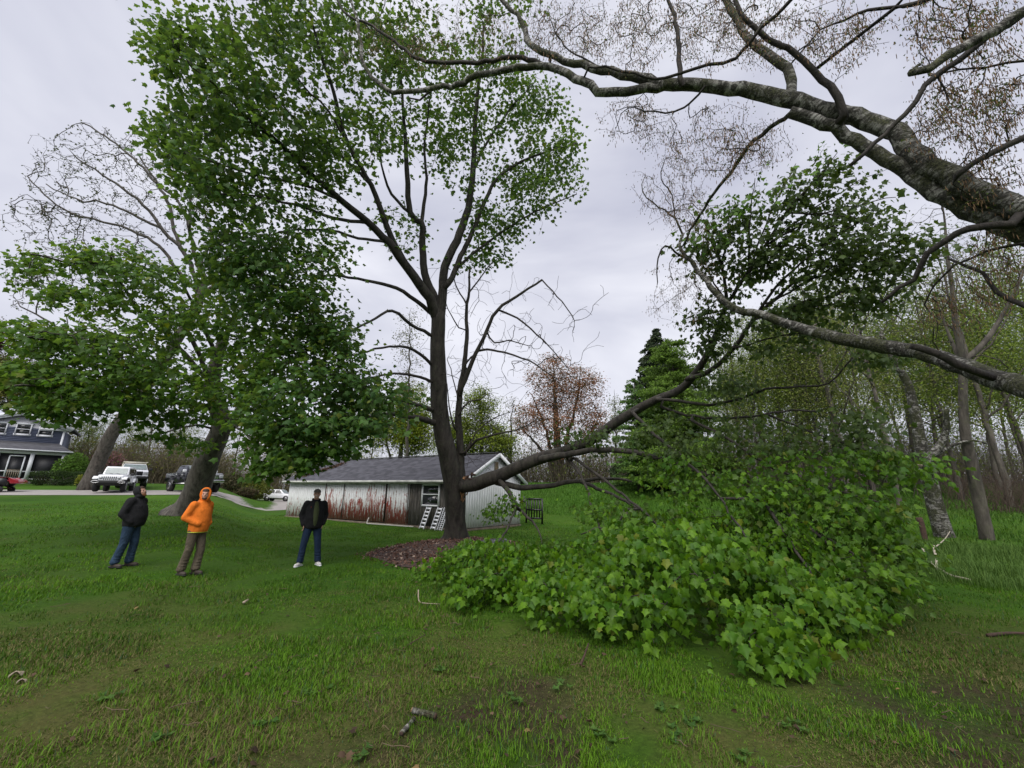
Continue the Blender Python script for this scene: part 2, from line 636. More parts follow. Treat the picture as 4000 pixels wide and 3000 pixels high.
def strip(name, line, width, mat, lift, label):
    line = np.asarray(line, float)
    q = []
    for a, b in zip(line[:-1], line[1:]):
        n = max(2, int(np.linalg.norm(b - a) / 1.0))
        q += [a + (b - a) * k / n for k in range(n)]
    q.append(line[-1])
    q = np.array(q)
    for _ in range(6):
        q[1:-1] = (q[:-2] + q[1:-1] * 2 + q[2:]) / 4
    T = norm(np.gradient(q, axis=0))
    S = np.stack([-T[:, 1], T[:, 0]], 1)
    ws = np.linspace(-0.5, 0.5, 9) * width
    Q = q[:, None] + S[:, None] * ws[None, :, None]
    Q = Q + 0.18 * (vnoise(Q[..., 0] * 1.3, Q[..., 1] * 1.3, 3)[..., None] - 0.5) * (np.abs(ws) > width * 0.45)[None, :, None]
    Z = ground_z(Q[..., 0], Q[..., 1]) + lift
    b = MB()
    n = len(q)
    i = (np.arange(n - 1)[:, None] * 9 + np.arange(8)[None]).ravel()
    b.add(np.concatenate([Q, Z[..., None]], -1).reshape(-1, 3), np.stack([i, i + 1, i + 10, i + 9], 1)[:, ::-1])
    return b.build(name, mat, smooth=True, kind='structure', label=label)


M_ASPH = mat_basic('weathered_asphalt', (0.27, 0.25, 0.235), 0.85, var=0.25, scale=1.5, bmp=0.3)
DRIVE = [(-60, 27.0), (-44, 29.3), (-34, 31.2), (-27, 33.2), (-22.5, 35.2), (-22.5, 40), (-27, 50), (-33, 62), (-36, 70)]
strip('driveway', DRIVE, 6.2, M_ASPH, 0.012, 'pale grey asphalt drive along the top of the lawn')
strip('road', [(-90, 78), (-60, 75), (-38, 73), (-20, 71), (0, 74)], 7.0, M_ASPH, 0.02, 'pale road behind the shed')


def off_paving(x, y):
    L = np.array(DRIVE)
    d = np.full(np.shape(x), 1e9)
    for a, b in zip(L[:-1], L[1:]):
        ab = b - a
        k = np.clip(((x - a[0]) * ab[0] + (y - a[1]) * ab[1]) / (ab @ ab), 0, 1)
        d = np.minimum(d, np.hypot(x - a[0] - k * ab[0], y - a[1] - k * ab[1]))
    return d > 3.15


# ------------------------------------------------------------------ branches
def spline(pts, seg):
    """Catmull-Rom through rows of pts, resampled about every seg metres (first three columns)."""
    p = np.asarray(pts, float)
    if len(p) == 2:
        n = max(2, int(np.linalg.norm(p[1, :3] - p[0, :3]) / seg) + 1)
        return p[0] + (p[1] - p[0]) * np.linspace(0, 1, n)[:, None]
    q = np.concatenate([[2 * p[0] - p[1]], p, [2 * p[-1] - p[-2]]])
    out = []
    for i in range(1, len(q) - 2):
        n = max(1, int(np.ceil(np.linalg.norm(q[i + 1, :3] - q[i, :3]) / seg)))
        t = (np.arange(n) / n)[:, None]
        out.append(0.5 * (2 * q[i] + (q[i + 1] - q[i - 1]) * t + (2 * q[i - 1] - 5 * q[i] + 4 * q[i + 1] - q[i + 2]) * t ** 2
                          + (3 * q[i] - q[i - 1] - 3 * q[i + 1] + q[i + 2]) * t ** 3))
    out.append(p[-1:])
    return np.concatenate(out)


class Tree:
    """Skeleton of nodes with parents; limbs are drawn, twigs grow from the nearest wood to their targets."""

    def __init__(s, seed=1):
        s.p = np.zeros((60000, 3))
        s.d = np.zeros((60000, 3))
        s.par = np.full(60000, -1)
        s.r = np.zeros(60000)
        s.n = 0
        s.tips = []
        s.rng = np.random.default_rng(seed)

    def limb(s, pts, join=True, seg=0.35, jit=0.0):
        """pts rows (x, y, z, radius); joins the nearest wood when join."""
        q = spline(pts, seg)
        par = -1
        if join and s.n:
            par = int(np.argmin(np.linalg.norm(s.p[:s.n] - q[0, :3], axis=1)))
        first = s.n
        for i, row in enumerate(q):
            k = s.n
            s.p[k] = row[:3] + (s.rng.normal(0, jit, 3) if jit and i else 0)
            s.r[k] = row[3]
            s.par[k] = par
            par = k
            s.n += 1
        T = norm(np.gradient(s.p[first:s.n], axis=0))
        s.d[first:s.n] = T
        return s

    def plimb(s, pts, w0, w1, t0, t1, **kw):
        """Limb from photo pixels: widths w0..w1 and depths t0..t1 run evenly along it."""
        pts = np.asarray(pts, float)
        L = np.concatenate([[0], np.cumsum(np.linalg.norm(np.diff(pts[:, :2], axis=0), axis=1))])
        L = L / L[-1]
        rows = []
        for (x, y), l in zip(pts[:, :2], L):
            t = t0 + (t1 - t0) * l
            rows.append([*P(x, y, t), (w0 + (w1 - w0) * l) / 2 * t / FPX])
        return s.limb(rows, **kw)

    def grow(s, targets, seg=0.4, tip_r=0.004, lift=0.0, wig=0.06, exp=2.4, align=0.35, minr_node=0.0, base_only=None):
        targets = np.asarray(targets, float)
        n0 = s.n
        D = np.full(len(targets), 1e9)
        for i0 in range(0, n0, 500):
            D = np.minimum(D, np.linalg.norm(targets[:, None] - s.p[None, i0:min(n0, i0 + 500)], axis=2).min(1))
        for i in np.argsort(D):
            t = targets[i]
            v = t - s.p[:s.n]
            L = np.linalg.norm(v, axis=1)
            cost = L * (1 + align * (1 - (v * s.d[:s.n]).sum(1) / np.maximum(L, 1e-6)))
            j = int(np.argmin(cost))
            d = L[j]
            if d < seg * 0.3 or s.n > 59000:
                continue
            m = max(2, int(np.ceil(d / seg)))
            a = s.p[j]
            dirn = norm(s.d[j] * 0.7 + v[j] / d * 0.6 + s.rng.normal(0, 0.25, 3))
            c = a + dirn * d * 0.45 + np.array([0, 0, lift * d])
            u = (np.arange(1, m + 1) / m)[:, None]
            q = (1 - u) ** 2 * a + 2 * u * (1 - u) * c + u ** 2 * t
            q[:-1] += s.rng.normal(0, wig * d / m * 2, (m - 1, 3))
            k = s.n
            s.p[k:k + m] = q
            dd = norm(np.diff(np.concatenate([[a], q]), axis=0))
            s.d[k:k + m] = dd
            s.par[k:k + m] = np.concatenate([[j], np.arange(k, k + m - 1)])
            s.n += m
            s.tips.append(k + m - 1)
        # pipe model for the grown part
        acc = np.zeros(s.n)
        for k in range(s.n - 1, n0 - 1, -1):
            r = max(tip_r, acc[k] ** (1 / exp))
            s.r[k] = r
            if s.par[k] >= n0:
                acc[s.par[k]] += r ** exp
        for k in range(n0, s.n):
            p = s.par[k]
            s.r[k] = min(s.r[k], (s.r[p] * (0.75 if p < n0 else 1.0)) if p >= 0 else 1)
            s.r[k] = max(s.r[k], tip_r * 0.6)
        return s

    def chains(s):
        n = s.n
        main = np.full(n, -1)
        best = np.zeros(n)
        for k in range(n):
            p = s.par[k]
            if p >= 0 and (main[p] < 0 or s.r[k] + (0.5 if p + 1 == k else 0) * s.r[k] > best[p]):
                main[p] = k
                best[p] = s.r[k] + (0.5 if p + 1 == k else 0) * s.r[k]
        for k in range(n):
            p = s.par[k]
            if p < 0 or main[p] != k:
                ids = [k]
                while main[ids[-1]] >= 0:
                    ids.append(main[ids[-1]])
                if p >= 0:
                    pr = s.p[p:p + 1]
                    yield np.concatenate([pr, s.p[ids]]), np.concatenate([[s.r[k]], s.r[ids]])
                elif len(ids) > 1:
                    yield s.p[ids], s.r[ids]

    def wood(s, thick=0.02, wob=0.05):
        """(thick wood, thin twigs) as two builders."""
        A, B = MB(), MB()
        for q, r in s.chains():
            m = r.max()
            if m > thick:
                A.tube(q, r, 14 if m > 0.2 else 9 if m > 0.08 else 6, cap=True, wob=wob if m > 0.05 else 0)
            else:
                B.tube(q, r, 4 if m > 0.01 else 3, cap=False)
        return A, B


# ------------------------------------------------------------------ leaves
def maple_shape(lobed=True, curl=0.42, bend=0.2):
    if lobed:
        half = [(0.16, -0.10), (0.42, -0.01), (0.36, 0.17), (0.62, 0.42), (0.36, 0.52), (0.19, 0.72)]
        pts = [(0, 0.0)] + half + [(0, 1.0)] + [(-x, y) for x, y in half[::-1]]
    else:
        pts = [(0, 0.0), (0.5, 0.28), (0.2, 0.5), (0, 1.0), (-0.2, 0.5), (-0.5, 0.28)]
    v = np.array([(0, 0.36)] + pts)
    z = -curl * np.abs(v[:, 0]) - bend * v[:, 1] ** 2
    v = np.stack([v[:, 0], v[:, 1], z], 1)
    n = len(pts)
    f = np.array([[0, 1 + i, 1 + (i + 1) % n] for i in range(n)])
    return v, f


LEAF_HI, LEAF_LO = maple_shape(True), maple_shape(False)
LEAF_VAR = [maple_shape(True, 0.22, 0.1), LEAF_HI, maple_shape(True, 0.75, 0.45), maple_shape(True, 0.5, -0.3)]


def frames(tip, nrm):
    y = norm(tip)
    x = norm(np.cross(y, nrm))
    z = np.cross(x, y)
    return np.stack([x, y, z], -1)                 # columns


def add_leaves(mb, p, tip, nrm, size, tint, shape=LEAF_HI):
    v, f = shape
    M = frames(tip, nrm)
    q = np.einsum('nij,kj->nki', M, v) * size[:, None, None] + p[:, None]
    F = (np.arange(len(p)) * len(v))[:, None, None] + f[None]
    mb.add(q.reshape(-1, 3), F.reshape(-1, f.shape[1]), col=np.repeat(tint, len(v), 0))
    return mb


def add_mixed(mb, p, tip, nrm, size, tint, rng):
    """Leaves of four curls: flat, folded, half rolled, tip turned up."""
    k = rng.integers(0, 4, len(p))
    for i in range(4):
        add_leaves(mb, p[k == i], tip[k == i], nrm[k == i], size[k == i], tint[k == i], LEAF_VAR[i])
    return mb


def leaf_tint(n, rng, a=(0.035, 0.085, 0.018), b=(0.075, 0.15, 0.022), yellow=0.06, yc=(0.2, 0.2, 0.025)):
    k = rng.random((n, 1)) ** 1.3
    c = np.array(a) * (1 - k) + np.array(b) * k
    y = rng.random(n) < yellow
    c[y] = c[y] * 0.45 + np.array(yc) * 0.55
    return c * rng.uniform(0.8, 1.15, (n, 1))


def sprays(tree, per, spread, size, rng, flat=0.35, droop=0.35, back=3, out_from=None):
    """Leaf positions and attitudes around each twig tip and the few nodes below it."""
    ids = []
    for k in tree.tips:
        q = k
        for _ in range(back):
            if q < 0:
                break
            ids.append(q)
            q = tree.par[q]
    ids = np.array(ids)
    ids = np.repeat(ids, max(1, int(round(per / back))))
    n = len(ids)
    off = rng.normal(0, 1, (n, 3)) * np.array([1, 1, flat]) * spread
    p = tree.p[ids] + off
    tip = norm(off * np.array([1, 1, 0.3])) * 0.8 + tree.d[ids] * 0.5 + rng.normal(0, 0.35, (n, 3))
    tip[:, 2] -= droop + rng.random(n) * 0.5
    nrm = np.array([0, 0, 1.0]) + rng.normal(0, 0.45, (n, 3))
    return p, tip, nrm, size * rng.uniform(0.5, 1.22, n)


def blob(px_, py_, rx, ry, t, rt, n, rng, hollow=0.0):
    """n targets in an ellipsoid of foliage: centre pixel and pixel radii, depth t and half depth rt."""
    v = rng.normal(0, 1, (n, 3))
    v = norm(v) * (rng.random((n, 1)) ** 0.45 * (1 - hollow) + hollow)
    out = [P(px_ + rx * a, py_ + ry * b, t + rt * c) for a, b, c in v]
    return np.array(out)


def twist(n, rng):
    return norm(rng.normal(0, 1, (n, 3)))


# ------------------------------------------------------------------ the broken maple in the middle
def finish_tree(root, tree, mat, twig_mat, crown=None, leafmat=None, thick=0.02):
    A, B = tree.wood(thick)
    A.build('trunk', mat, root, smooth=True, world=True)
    if B.n:
        B.build('twigs', twig_mat, root, smooth=False, world=True, kind='stuff')
    if crown is not None:
        crown.build('crown', leafmat, root, world=True, kind='stuff')


rng = np.random.default_rng(21)
TB, TT = hit(1768, 2112)                            # foot of the tree
T0 = TT
mt = Tree(3)
mt.plimb([(1778, 2125), (1779, 2095), (1780, 2040), (1776, 1960), (1770, 1890), (1756, 1800), (1730, 1700), (1718, 1600), (1713, 1500), (1710, 1400), (1711, 1300), (1712, 1225)], 84, 54, T0, T0 - 0.1, join=False, seg=0.25)
flare = [1.75, 1.5, 1.25, 1.12, 1.05]
for i_, f_ in enumerate(flare):
    mt.r[i_] *= f_
main_ = [
    ([(1710, 1270), (1702, 1231), (1677, 1165), (1617, 1081), (1557, 1002), (1521, 948), (1440, 870), (1330, 780), (1186, 651), (1087, 560), (980, 480)], 42, 10, T0, T0 - 4.5),
    ([(1617, 1081), (1575, 1010), (1530, 931), (1449, 723), (1349, 542), (1304, 362), (1250, 199), (1215, 60)], 26, 8, T0 - .8, T0 - 3.5),
    ([(1716, 1235), (1690, 1150), (1656, 1067), (1650, 960), (1647, 868), (1602, 832), (1584, 542), (1575, 407), (1560, 250)], 34, 7, T0, T0 - 1.2),
    ([(1647, 868), (1665, 696), (1656, 588), (1668, 470), (1690, 330)], 15, 5, T0 - .4, T0 - .6),
    ([(1602, 832), (1530, 760), (1490, 640), (1470, 500)], 13, 5, T0 - .5, T0 - 1.5),
    ([(1716, 1270), (1720, 1229), (1730, 1130), (1738, 1040), (1783, 940), (1828, 814), (1846, 678), (1855, 506), (1864, 362), (1883, 226), (1890, 90)], 40, 7, T0, T0 + 0.8),
    ([(1738, 1120), (1765, 1085), (1800, 1000), (1846, 904), (1937, 705), (2072, 615), (2253, 560)], 24, 5, T0, T0 + 1.2),
    ([(1765, 1085), (1783, 1049), (1937, 922), (2118, 814), (2253, 760)], 14, 4, T0 + .2, T0 + 0.6),
    ([(1846, 678), (1900, 560), (1990, 430), (2080, 330)], 12, 4, T0 + .5, T0 + 1.5),
    ([(1702, 1238), (1602, 1157), (1521, 1116), (1394, 1089), (1304, 1076), (1200, 1080)], 18, 7, T0, T0 - 3.5),
    ([(1521, 948), (1400, 930), (1280, 900), (1130, 900), (980, 930)], 12, 5, T0 - 1.5, T0 - 5),
    ([(1440, 870), (1300, 850), (1150, 800), (950, 760), (780, 760)], 14, 5, T0 - 2, T0 - 5.5),
    ([(1330, 780), (1180, 720), (1020, 690), (850, 640), (720, 600)], 13, 5, T0 - 2.6, T0 - 6),
    ([(1186, 651), (1090, 560), (960, 450), (840, 330), (740, 260)], 14, 5, T0 - 3.4, T0 - 6),
    ([(1449, 723), (1370, 640), (1240, 540), (1110, 420), (1010, 300)], 12, 5, T0 - 1.8, T0 - 4.5),
    ([(1349, 542), (1280, 430), (1180, 330), (1110, 210), (1070, 90)], 10, 4, T0 - 2.4, T0 - 4.5),
    ([(1704, 1320), (1677, 1304), (1605, 1268), (1533, 1213), (1467, 1244), (1394, 1280), (1320, 1330)], 16, 7, T0, T0 - 3.5),
    ([(1700, 1445), (1690, 1430), (1641, 1382), (1563, 1352), (1467, 1364), (1330, 1400)], 14, 6, T0, T0 - 4),
    ([(1705, 1500), (1660, 1480), (1560, 1460), (1420, 1480), (1290, 1510)], 12, 6, T0, T0 - 5),
    ([(1712, 1615), (1700, 1605), (1629, 1581), (1500, 1550), (1350, 1560), (1180, 1590)], 17, 7, T0, T0 - 5.5),
    ([(1722, 1665), (1708, 1653), (1623, 1632), (1527, 1617), (1400, 1640), (1260, 1640), (1120, 1660)], 24, 8, T0, T0 - 6),
]
for pts, w0, w1, t0, t1 in main_:
    mt.plimb(pts, w0, w1, t0, t1, jit=0.012)
# second, dead stem on the right with its bare arching branches
bare_ = [
    ([(1796, 2060), (1800, 1930), (1801, 1850), (1798, 1762), (1792, 1650), (1792, 1560), (1796, 1515), (1812, 1442), (1822, 1322), (1822, 1189), (1834, 1141), (1832, 1050)], 40, 7, T0 + .05, T0 + .3),
    ([(1797, 1540), (1804, 1515), (1846, 1412), (1900, 1292), (1942, 1211), (2039, 1145), (2117, 1093)], 20, 8, T0 + .1, T0 - .5),
    ([(2117, 1093), (2159, 1139), (2213, 1199), (2244, 1253), (2238, 1295)], 6, 3, T0 - .5, T0 - .8),
    ([(1948, 1211), (2020, 1241), (2099, 1307), (2159, 1368), (2220, 1440)], 9, 3, T0 - .2, T0 - 1),
    ([(1870, 1370), (1900, 1365), (1972, 1377), (2039, 1398), (2099, 1428), (2177, 1482)], 10, 4, T0, T0 - 1.2),
    ([(1900, 1292), (1930, 1340), (1990, 1330), (2060, 1350)], 8, 3, T0, T0 - .4),
    ([(1822, 1189), (1790, 1130), (1775, 1090), (1790, 1060)], 7, 3, T0, T0 + .6),
    ([(1834, 1141), (1880, 1080), (1920, 1030), (1960, 1000)], 7, 3, T0, T0 + .8),
    ([(1798, 1770), (1816, 1768), (1864, 1720), (1925, 1700), (2010, 1680), (2080, 1650)], 12, 4, T0, T0 - 1.5),
    ([(1816, 1780), (1860, 1690), (1920, 1640), (1990, 1610)], 8, 3, T0, T0 + .8),
    ([(1793, 1620), (1830, 1570), (1880, 1560)], 9, 5, T0, T0 + .1),
    ([(1792, 1560), (1775, 1500), (1760, 1440), (1745, 1400)], 6, 3, T0, T0 + .6),
    ([(1780, 1680), (1765, 1640), (1752, 1560), (1745, 1500)], 8, 3, T0, T0 - .6),
    ([(1822, 1290), (1790, 1280), (1760, 1230), (1740, 1180)], 6, 3, T0, T0 - .6),
    ([(1815, 1430), (1840, 1395), (1870, 1370)], 8, 5, T0, T0),
]
nb0 = mt.n
for pts, w0, w1, t0, t1 in bare_:
    mt.plimb(pts, w0, w1, t0, t1, jit=0.012)
nb1 = mt.n
tg = []
for (x, y, rx, ry, t, rt, n) in [
        (800, 230, 230, 240, 11, 2.5, 150), (1130, 130, 280, 240, 12, 2.6, 150), (1480, 160, 280, 220, 14, 2.5, 150), (1840, 260, 250, 210, 16, 2.5, 120),
        (2090, 460, 170, 190, 17, 2, 130), (2100, 700, 170, 140, 16.6, 2, 110), (1960, 880, 170, 120, 16.4, 2, 80), (1800, 560, 170, 200, 16, 2.5, 80),
        (1420, 480, 240, 200, 13.5, 2.5, 110), (1050, 480, 280, 240, 11.5, 2.5, 150), (760, 560, 160, 260, 11, 2.2, 125), (930, 820, 230, 200, 11, 2, 125),
        (1240, 650, 180, 180, 12, 1.8, 90), (1180, 1000, 200, 160, 11.3, 1.6, 100), (1080, 1260, 170, 120, 10.8, 1.5, 50), (1230, 1200, 130, 120, 11, 1.4, 60), (880, 1020, 150, 110, 11, 1.5, 60), (1560, 900, 130, 120, 15, 1.5, 22), (1020, 1120, 200, 130, 11, 1.6, 90),
        (1700, 420, 150, 250, 15.5, 2, 50), (620, 520, 70, 90, 10.6, 1, 22), (660, 170, 80, 110, 10.6, 1, 30), (2220, 600, 70, 70, 16.8, .8, 18), (1870, 1020, 110, 60, 16, 1, 22),
        (950, -190, 420, 190, 11.5, 2.5, 150), (1500, -180, 400, 180, 14, 2.5, 120), (1950, -60, 250, 150, 16, 2.5, 60), (1290, 1290, 130, 100, 11.5, 1.5, 50),
        (1300, 1440, 200, 170, 10.8, 1.5, 130), (1450, 1560, 190, 120, 11.3, 1.5, 110), (1380, 1660, 200, 80, 10.6, 1.2, 80), (1230, 1690, 220, 90, 10.2, 1.4, 110), (1080, 1560, 180, 170, 10, 1.4, 60), (1180, 1790, 100, 40, 9.8, .6, 26)]:
    tg.append(blob(x, y, rx, ry, t, rt, n, rng))
tg = np.concatenate(tg)
mt.grow(tg, seg=0.45, tip_r=0.0045, lift=0.06, align=0.45)
n_leafy = len(mt.tips)
leafy_tips = list(mt.tips)
# stray bare twigs on the dead stem
tb = []
for k in rng.integers(nb0 + 60, nb1, 600):
    tb.append(mt.p[k] + rng.normal(0, 1, 3) * 0.7 + np.array([0.15, 0, 0.05]))
mt.tips = []
mt.grow(tb, seg=0.2, tip_r=0.0062, lift=0.06, wig=0.05)
bare_tips = mt.tips
root = thing('broken_maple', 'tall maple with a fresh wound where a limb tore off, before the shed', 'tree', TB)
mt.tips = leafy_tips
p, tip, nrm, sz = sprays(mt, 12, 0.25, 0.135, rng, flat=0.22)
LV = MB()
add_mixed(LV, p, tip, nrm, sz, leaf_tint(len(p), rng, (0.042, 0.105, 0.026), (0.095, 0.19, 0.042), 0.03), rng)
finish_tree(root, mt, M_BARK, M_TWIG, LV, M_LEAF)
# torn wound, knots
wnd = MB()
wc = P(1812, 1915, T0 - 0.28)
for k in range(16):
    a = P(1806 + rng.normal(0, 5), 1962 - k * 3.2 + rng.normal(0, 5), T0 - 0.27 + rng.normal(0, .02))
    b = a + np.array([rng.normal(0.03, .03), rng.normal(0, .03), rng.uniform(.12, .32)])
    wnd.beam(a, b, rng.uniform(.02, .05), rng.uniform(.012, .03), upv=(0, 1, 0.2))
wnd.build('torn_wood', M_RAW, root, world=True, label='pale splintered wood of the fresh tear')
for (x, y, t, r_) in [(1752, 1818, T0 - .29, .085), (1748, 1735, T0 - .2, .06), (1712, 1640, T0 - .2, .07)]:
    kn = MB()
    a = P(x, y, t + .08)
    kn.tube([a, P(x, y, t - .01), P(x, y, t - .03)], [r_ * 1.3, r_, r_ * .55], 10)
    kn.ellipsoid(P(x, y, t - .012), (r_ * .5, .04, r_ * .55), k=8, rings=5)
    kn.build('knot', M_BARK2, root, smooth=True, world=True)

# ------------------------------------------------------------------ the torn-off limb
bl = Tree(5)
BL = [(1806, 1898), (1850, 1893), (1900, 1874), (1960, 1856), (2020, 1826), (2111, 1790), (2201, 1765), (2292, 1729), (2370, 1675), (2473, 1609), (2563, 1561), (2653, 1524), (2726, 1446), (2774, 1362), (2810, 1271), (2838, 1185)]
bl.plimb(BL, 56, 19, T0 - .25, 9.6, join=False, seg=0.2)
lm = [
    ([(2111, 1795), (2159, 1784), (2237, 1772), (2322, 1756), (2442, 1762), (2533, 1777), (2635, 1808), (2800, 1870), (2980, 1950), (3160, 2060), (3330, 2160)], 26, 8, 13.2, 6.6),
    ([(1930, 1880), (1960, 1888), (2033, 1904), (2141, 1898), (2238, 1883), (2370, 1868), (2470, 1880)], 26, 9, 14.6, 12.6),
    ([(2270, 1882), (2334, 1910), (2412, 1940), (2520, 2010), (2650, 2110)], 15, 7, 13.3, 8.5),
    ([(1954, 1880), (1990, 1922), (2014, 1976), (2050, 2010), (2090, 2050), (2120, 2110)], 21, 4, 14.3, 11.5),
    ([(2213, 1783), (2268, 1856), (2298, 1928), (2316, 1994), (2380, 2140)], 14, 5, 13, 9.5),
    ([(2240, 1790), (2330, 1850), (2430, 1930), (2560, 2040), (2700, 2200), (2800, 2330)], 13, 6, 12.7, 5.6),
    ([(2563, 1560), (2653, 1566), (2774, 1582), (2888, 1560), (2992, 1522), (3110, 1510), (3237, 1500), (3331, 1392), (3404, 1334)], 14, 5, 11, 8.5),
    ([(2581, 1588), (2714, 1627), (2864, 1633), (2973, 1621), (3100, 1603), (3200, 1610)], 13, 7, 11, 9.4),
    ([(3000, 1620), (3180, 1690), (3320, 1740), (3480, 1800), (3600, 1850)], 9, 4, 9.8, 8),
    ([(2684, 1482), (2774, 1446), (2864, 1362), (2937, 1253), (3015, 1181), (3100, 1108), (3300, 970), (3420, 900)], 20, 7, 10.6, 8.6),
    ([(2838, 1190), (2864, 1151), (2925, 1060), (2990, 960), (3070, 830), (3150, 740), (3240, 640)], 15, 5, 9.6, 8.6),
    ([(2836, 1190), (2835, 1120), (2815, 1036), (2790, 950), (2760, 890)], 14, 6, 9.6, 9.4),
    ([(2937, 1253), (3060, 1090), (3220, 960), (3380, 850)], 12, 5, 9.5, 8.2),
    ([(2700, 1640), (2850, 1720), (3020, 1830), (3220, 1900), (3420, 1960)], 13, 6, 10.4, 7),
    ([(2470, 1610), (2560, 1700), (2660, 1780), (2780, 1900), (2900, 2080), (2990, 2280)], 14, 6, 11.4, 5.3),
    ([(2440, 1990), (2540, 2140), (2700, 2330), (2850, 2480), (2960, 2580)], 10, 5, 9.6, 4.6),
    ([(2014, 1976), (1985, 2060), (1920, 2150), (1830, 2230)], 9, 4, 12.8, 9.3),
    ([(2380, 2140), (2300, 2210), (2160, 2280), (2000, 2310)], 11, 6, 9.5, 7),
    ([(2980, 1950), (3060, 2080), (3160, 2230), (3240, 2400)], 14, 7, 7.8, 5.2),
    ([(3160, 2060), (3300, 2180), (3430, 2260), (3560, 2290)], 13, 6, 7.2, 6.4),
    ([(2440, 1990), (2400, 2070), (2330, 2060), (2270, 2090)], 8, 5, 9.6, 10),
]
for pts, w0, w1, t0, t1 in lm:
    bl.plimb(pts, w0, w1, t0, t1, jit=0.012, seg=0.25)
bl.p[:bl.n, 2] = np.maximum(bl.p[:bl.n, 2], 0.06)
# the heap: a mound of hanging foliage that stands on the lawn
fr = [(1610, 2270), (1720, 2360), (1830, 2430), (2000, 2470), (2150, 2490), (2300, 2540), (2480, 2590), (2650, 2630), (2850, 2660), (3020, 2690), (3160, 2690), (3300, 2600), (3400, 2500), (3480, 2430)]
front = np.array([hit(x, y)[0][:2] for x, y in fr])
back = np.array([P(1800, 2130, 11.2)[:2], P(1900, 2100, 11.4)[:2], P(2100, 2080, 11.6)[:2], P(2400, 2060, 12)[:2], P(2750, 2000, 11.5)[:2], P(3050, 2000, 10.5)[:2], P(3300, 2050, 9)[:2], P(3480, 2150, 7.6)[:2]])
poly = np.concatenate([front, back[::-1]])


def in_poly(pt, pl):
    x, y = pt[:, 0], pt[:, 1]
    r = np.zeros(len(pt), bool)
    j = len(pl) - 1
    for i in range(len(pl)):
        c = (pl[i, 1] > y) != (pl[j, 1] > y)
        r ^= c & (x < (pl[j, 0] - pl[i, 0]) * (y - pl[i, 1]) / (pl[j, 1] - pl[i, 1] + 1e-12) + pl[i, 0])
        j = i
    return r


def edge_dist(pt, pl):
    d = np.full(len(pt), 1e9)
    for a, b in zip(pl, np.roll(pl, -1, 0)):
        ab = b - a
        k = np.clip(((pt - a) @ ab) / (ab @ ab), 0, 1)
        d = np.minimum(d, np.linalg.norm(pt - a - k[:, None] * ab, axis=1))
    return d


def top_height(q):
    """Height of the heap at (x, y): set so that its skyline follows the leaves."""
    x, y = q[:, 0], q[:, 1]
    e = edge_dist(q, poly)
    h = 0.30 + 1.35 * (1 - np.exp(-e / 1.1))
    h *= 0.55 + 0.75 * vnoise(x * 1.1 + 3, y * 1.1, 7)
    sx = [1600, 1700, 1900, 2100, 2300, 2420, 2600, 2800, 3000, 3200, 3400, 3500, 3600]
    sy = [2260, 2140, 2125, 2130, 2110, 2010, 1940, 1900, 1900, 1930, 2010, 2120, 2290]
    for i in range(len(x)):
        a, b, t = proj((x[i], y[i], 0.3))
        h[i] = min(h[i], P(a, np.interp(a, sx, sy) + 330 * max(0, float(vnoise(x[i] * 1.6, y[i] * 1.6, 2)) - .35), t)[2] - 0.06)
    return np.maximum(h, 0.16)


lo, hi_ = poly.min(0), poly.max(0)
cand = lo + rng.random((9000, 2)) * (hi_ - lo)
cand = cand[in_poly(cand, poly)]
w = 1 / (0.4 + 0.16 * np.hypot(cand[:, 0], cand[:, 1]))
cand = cand[rng.random(len(cand)) < w / w.max()][:215]
cand = (cand[:, None] + rng.normal(0, .15, (len(cand), 9, 2))).reshape(-1, 2)
cand = cand[in_poly(cand, poly)]
H = top_height(cand)
zz = 0.07 + (H - 0.07) * np.where(rng.random(len(cand)) < 0.6, rng.uniform(0.75, 1.0, len(cand)), rng.random(len(cand)))
heap = np.column_stack([cand, zz + ground_z(cand[:, 0], cand[:, 1])])
bl.grow(heap, seg=0.3, tip_r=0.0035, lift=0.12, align=0.2)
heap_tips = list(bl.tips)
bl.tips = []
nf = bl.n
for (x0, y0), (x1, y1), t0, t1 in [((3015, 1181), (3600, 900), 9.3, 8.0), ((3100, 1108), (3640, 1000), 9, 8), ((2990, 960), (3500, 770), 9.2, 8.2), ((2990, 960), (3390, 690), 9.2, 8.5), ((3070, 830), (3270, 600), 9, 8.6), ((2925, 1060), (3110, 640), 9.4, 9.2), ((2925, 1060), (2950, 700), 9.4, 9), ((2822, 1036), (2850, 780), 9.5, 9.2),
                                    ((2822, 1036), (2700, 900), 9.5, 9.2), ((2937, 1253), (3560, 1090), 9.5, 8.2), ((2937, 1253), (3450, 1170), 9.5, 8.4), ((3070, 830), (3450, 880), 9, 8), ((2925, 1060), (3350, 900), 9.4, 8.6), ((2990, 960), (3200, 1000), 9.2, 8.6), ((2864, 1362), (3300, 1290), 9.8, 8.8), ((2838, 1185), (2690, 980), 9.6, 9.7), ((2774, 1362), (2770, 1190), 10, 9.6)]:
    mx_, my_ = (x0 + x1) / 2 + rng.normal(0, 14), (y0 + y1) / 2 - 14 + rng.normal(0, 14)
    bl.plimb([(x0, y0), (mx_, my_), (x1, y1)], 9, 2.5, t0, t1, seg=.18, jit=.012)
fan = rng.integers(nf + 4, bl.n, 330)
up = bl.p[fan] + rng.normal(0, 1, (len(fan), 3)) * [.25, .25, .16] - [0, 0, .1]
cl_ = np.repeat(bl.p[rng.integers(nf + 8, bl.n, 26)], 5, 0)
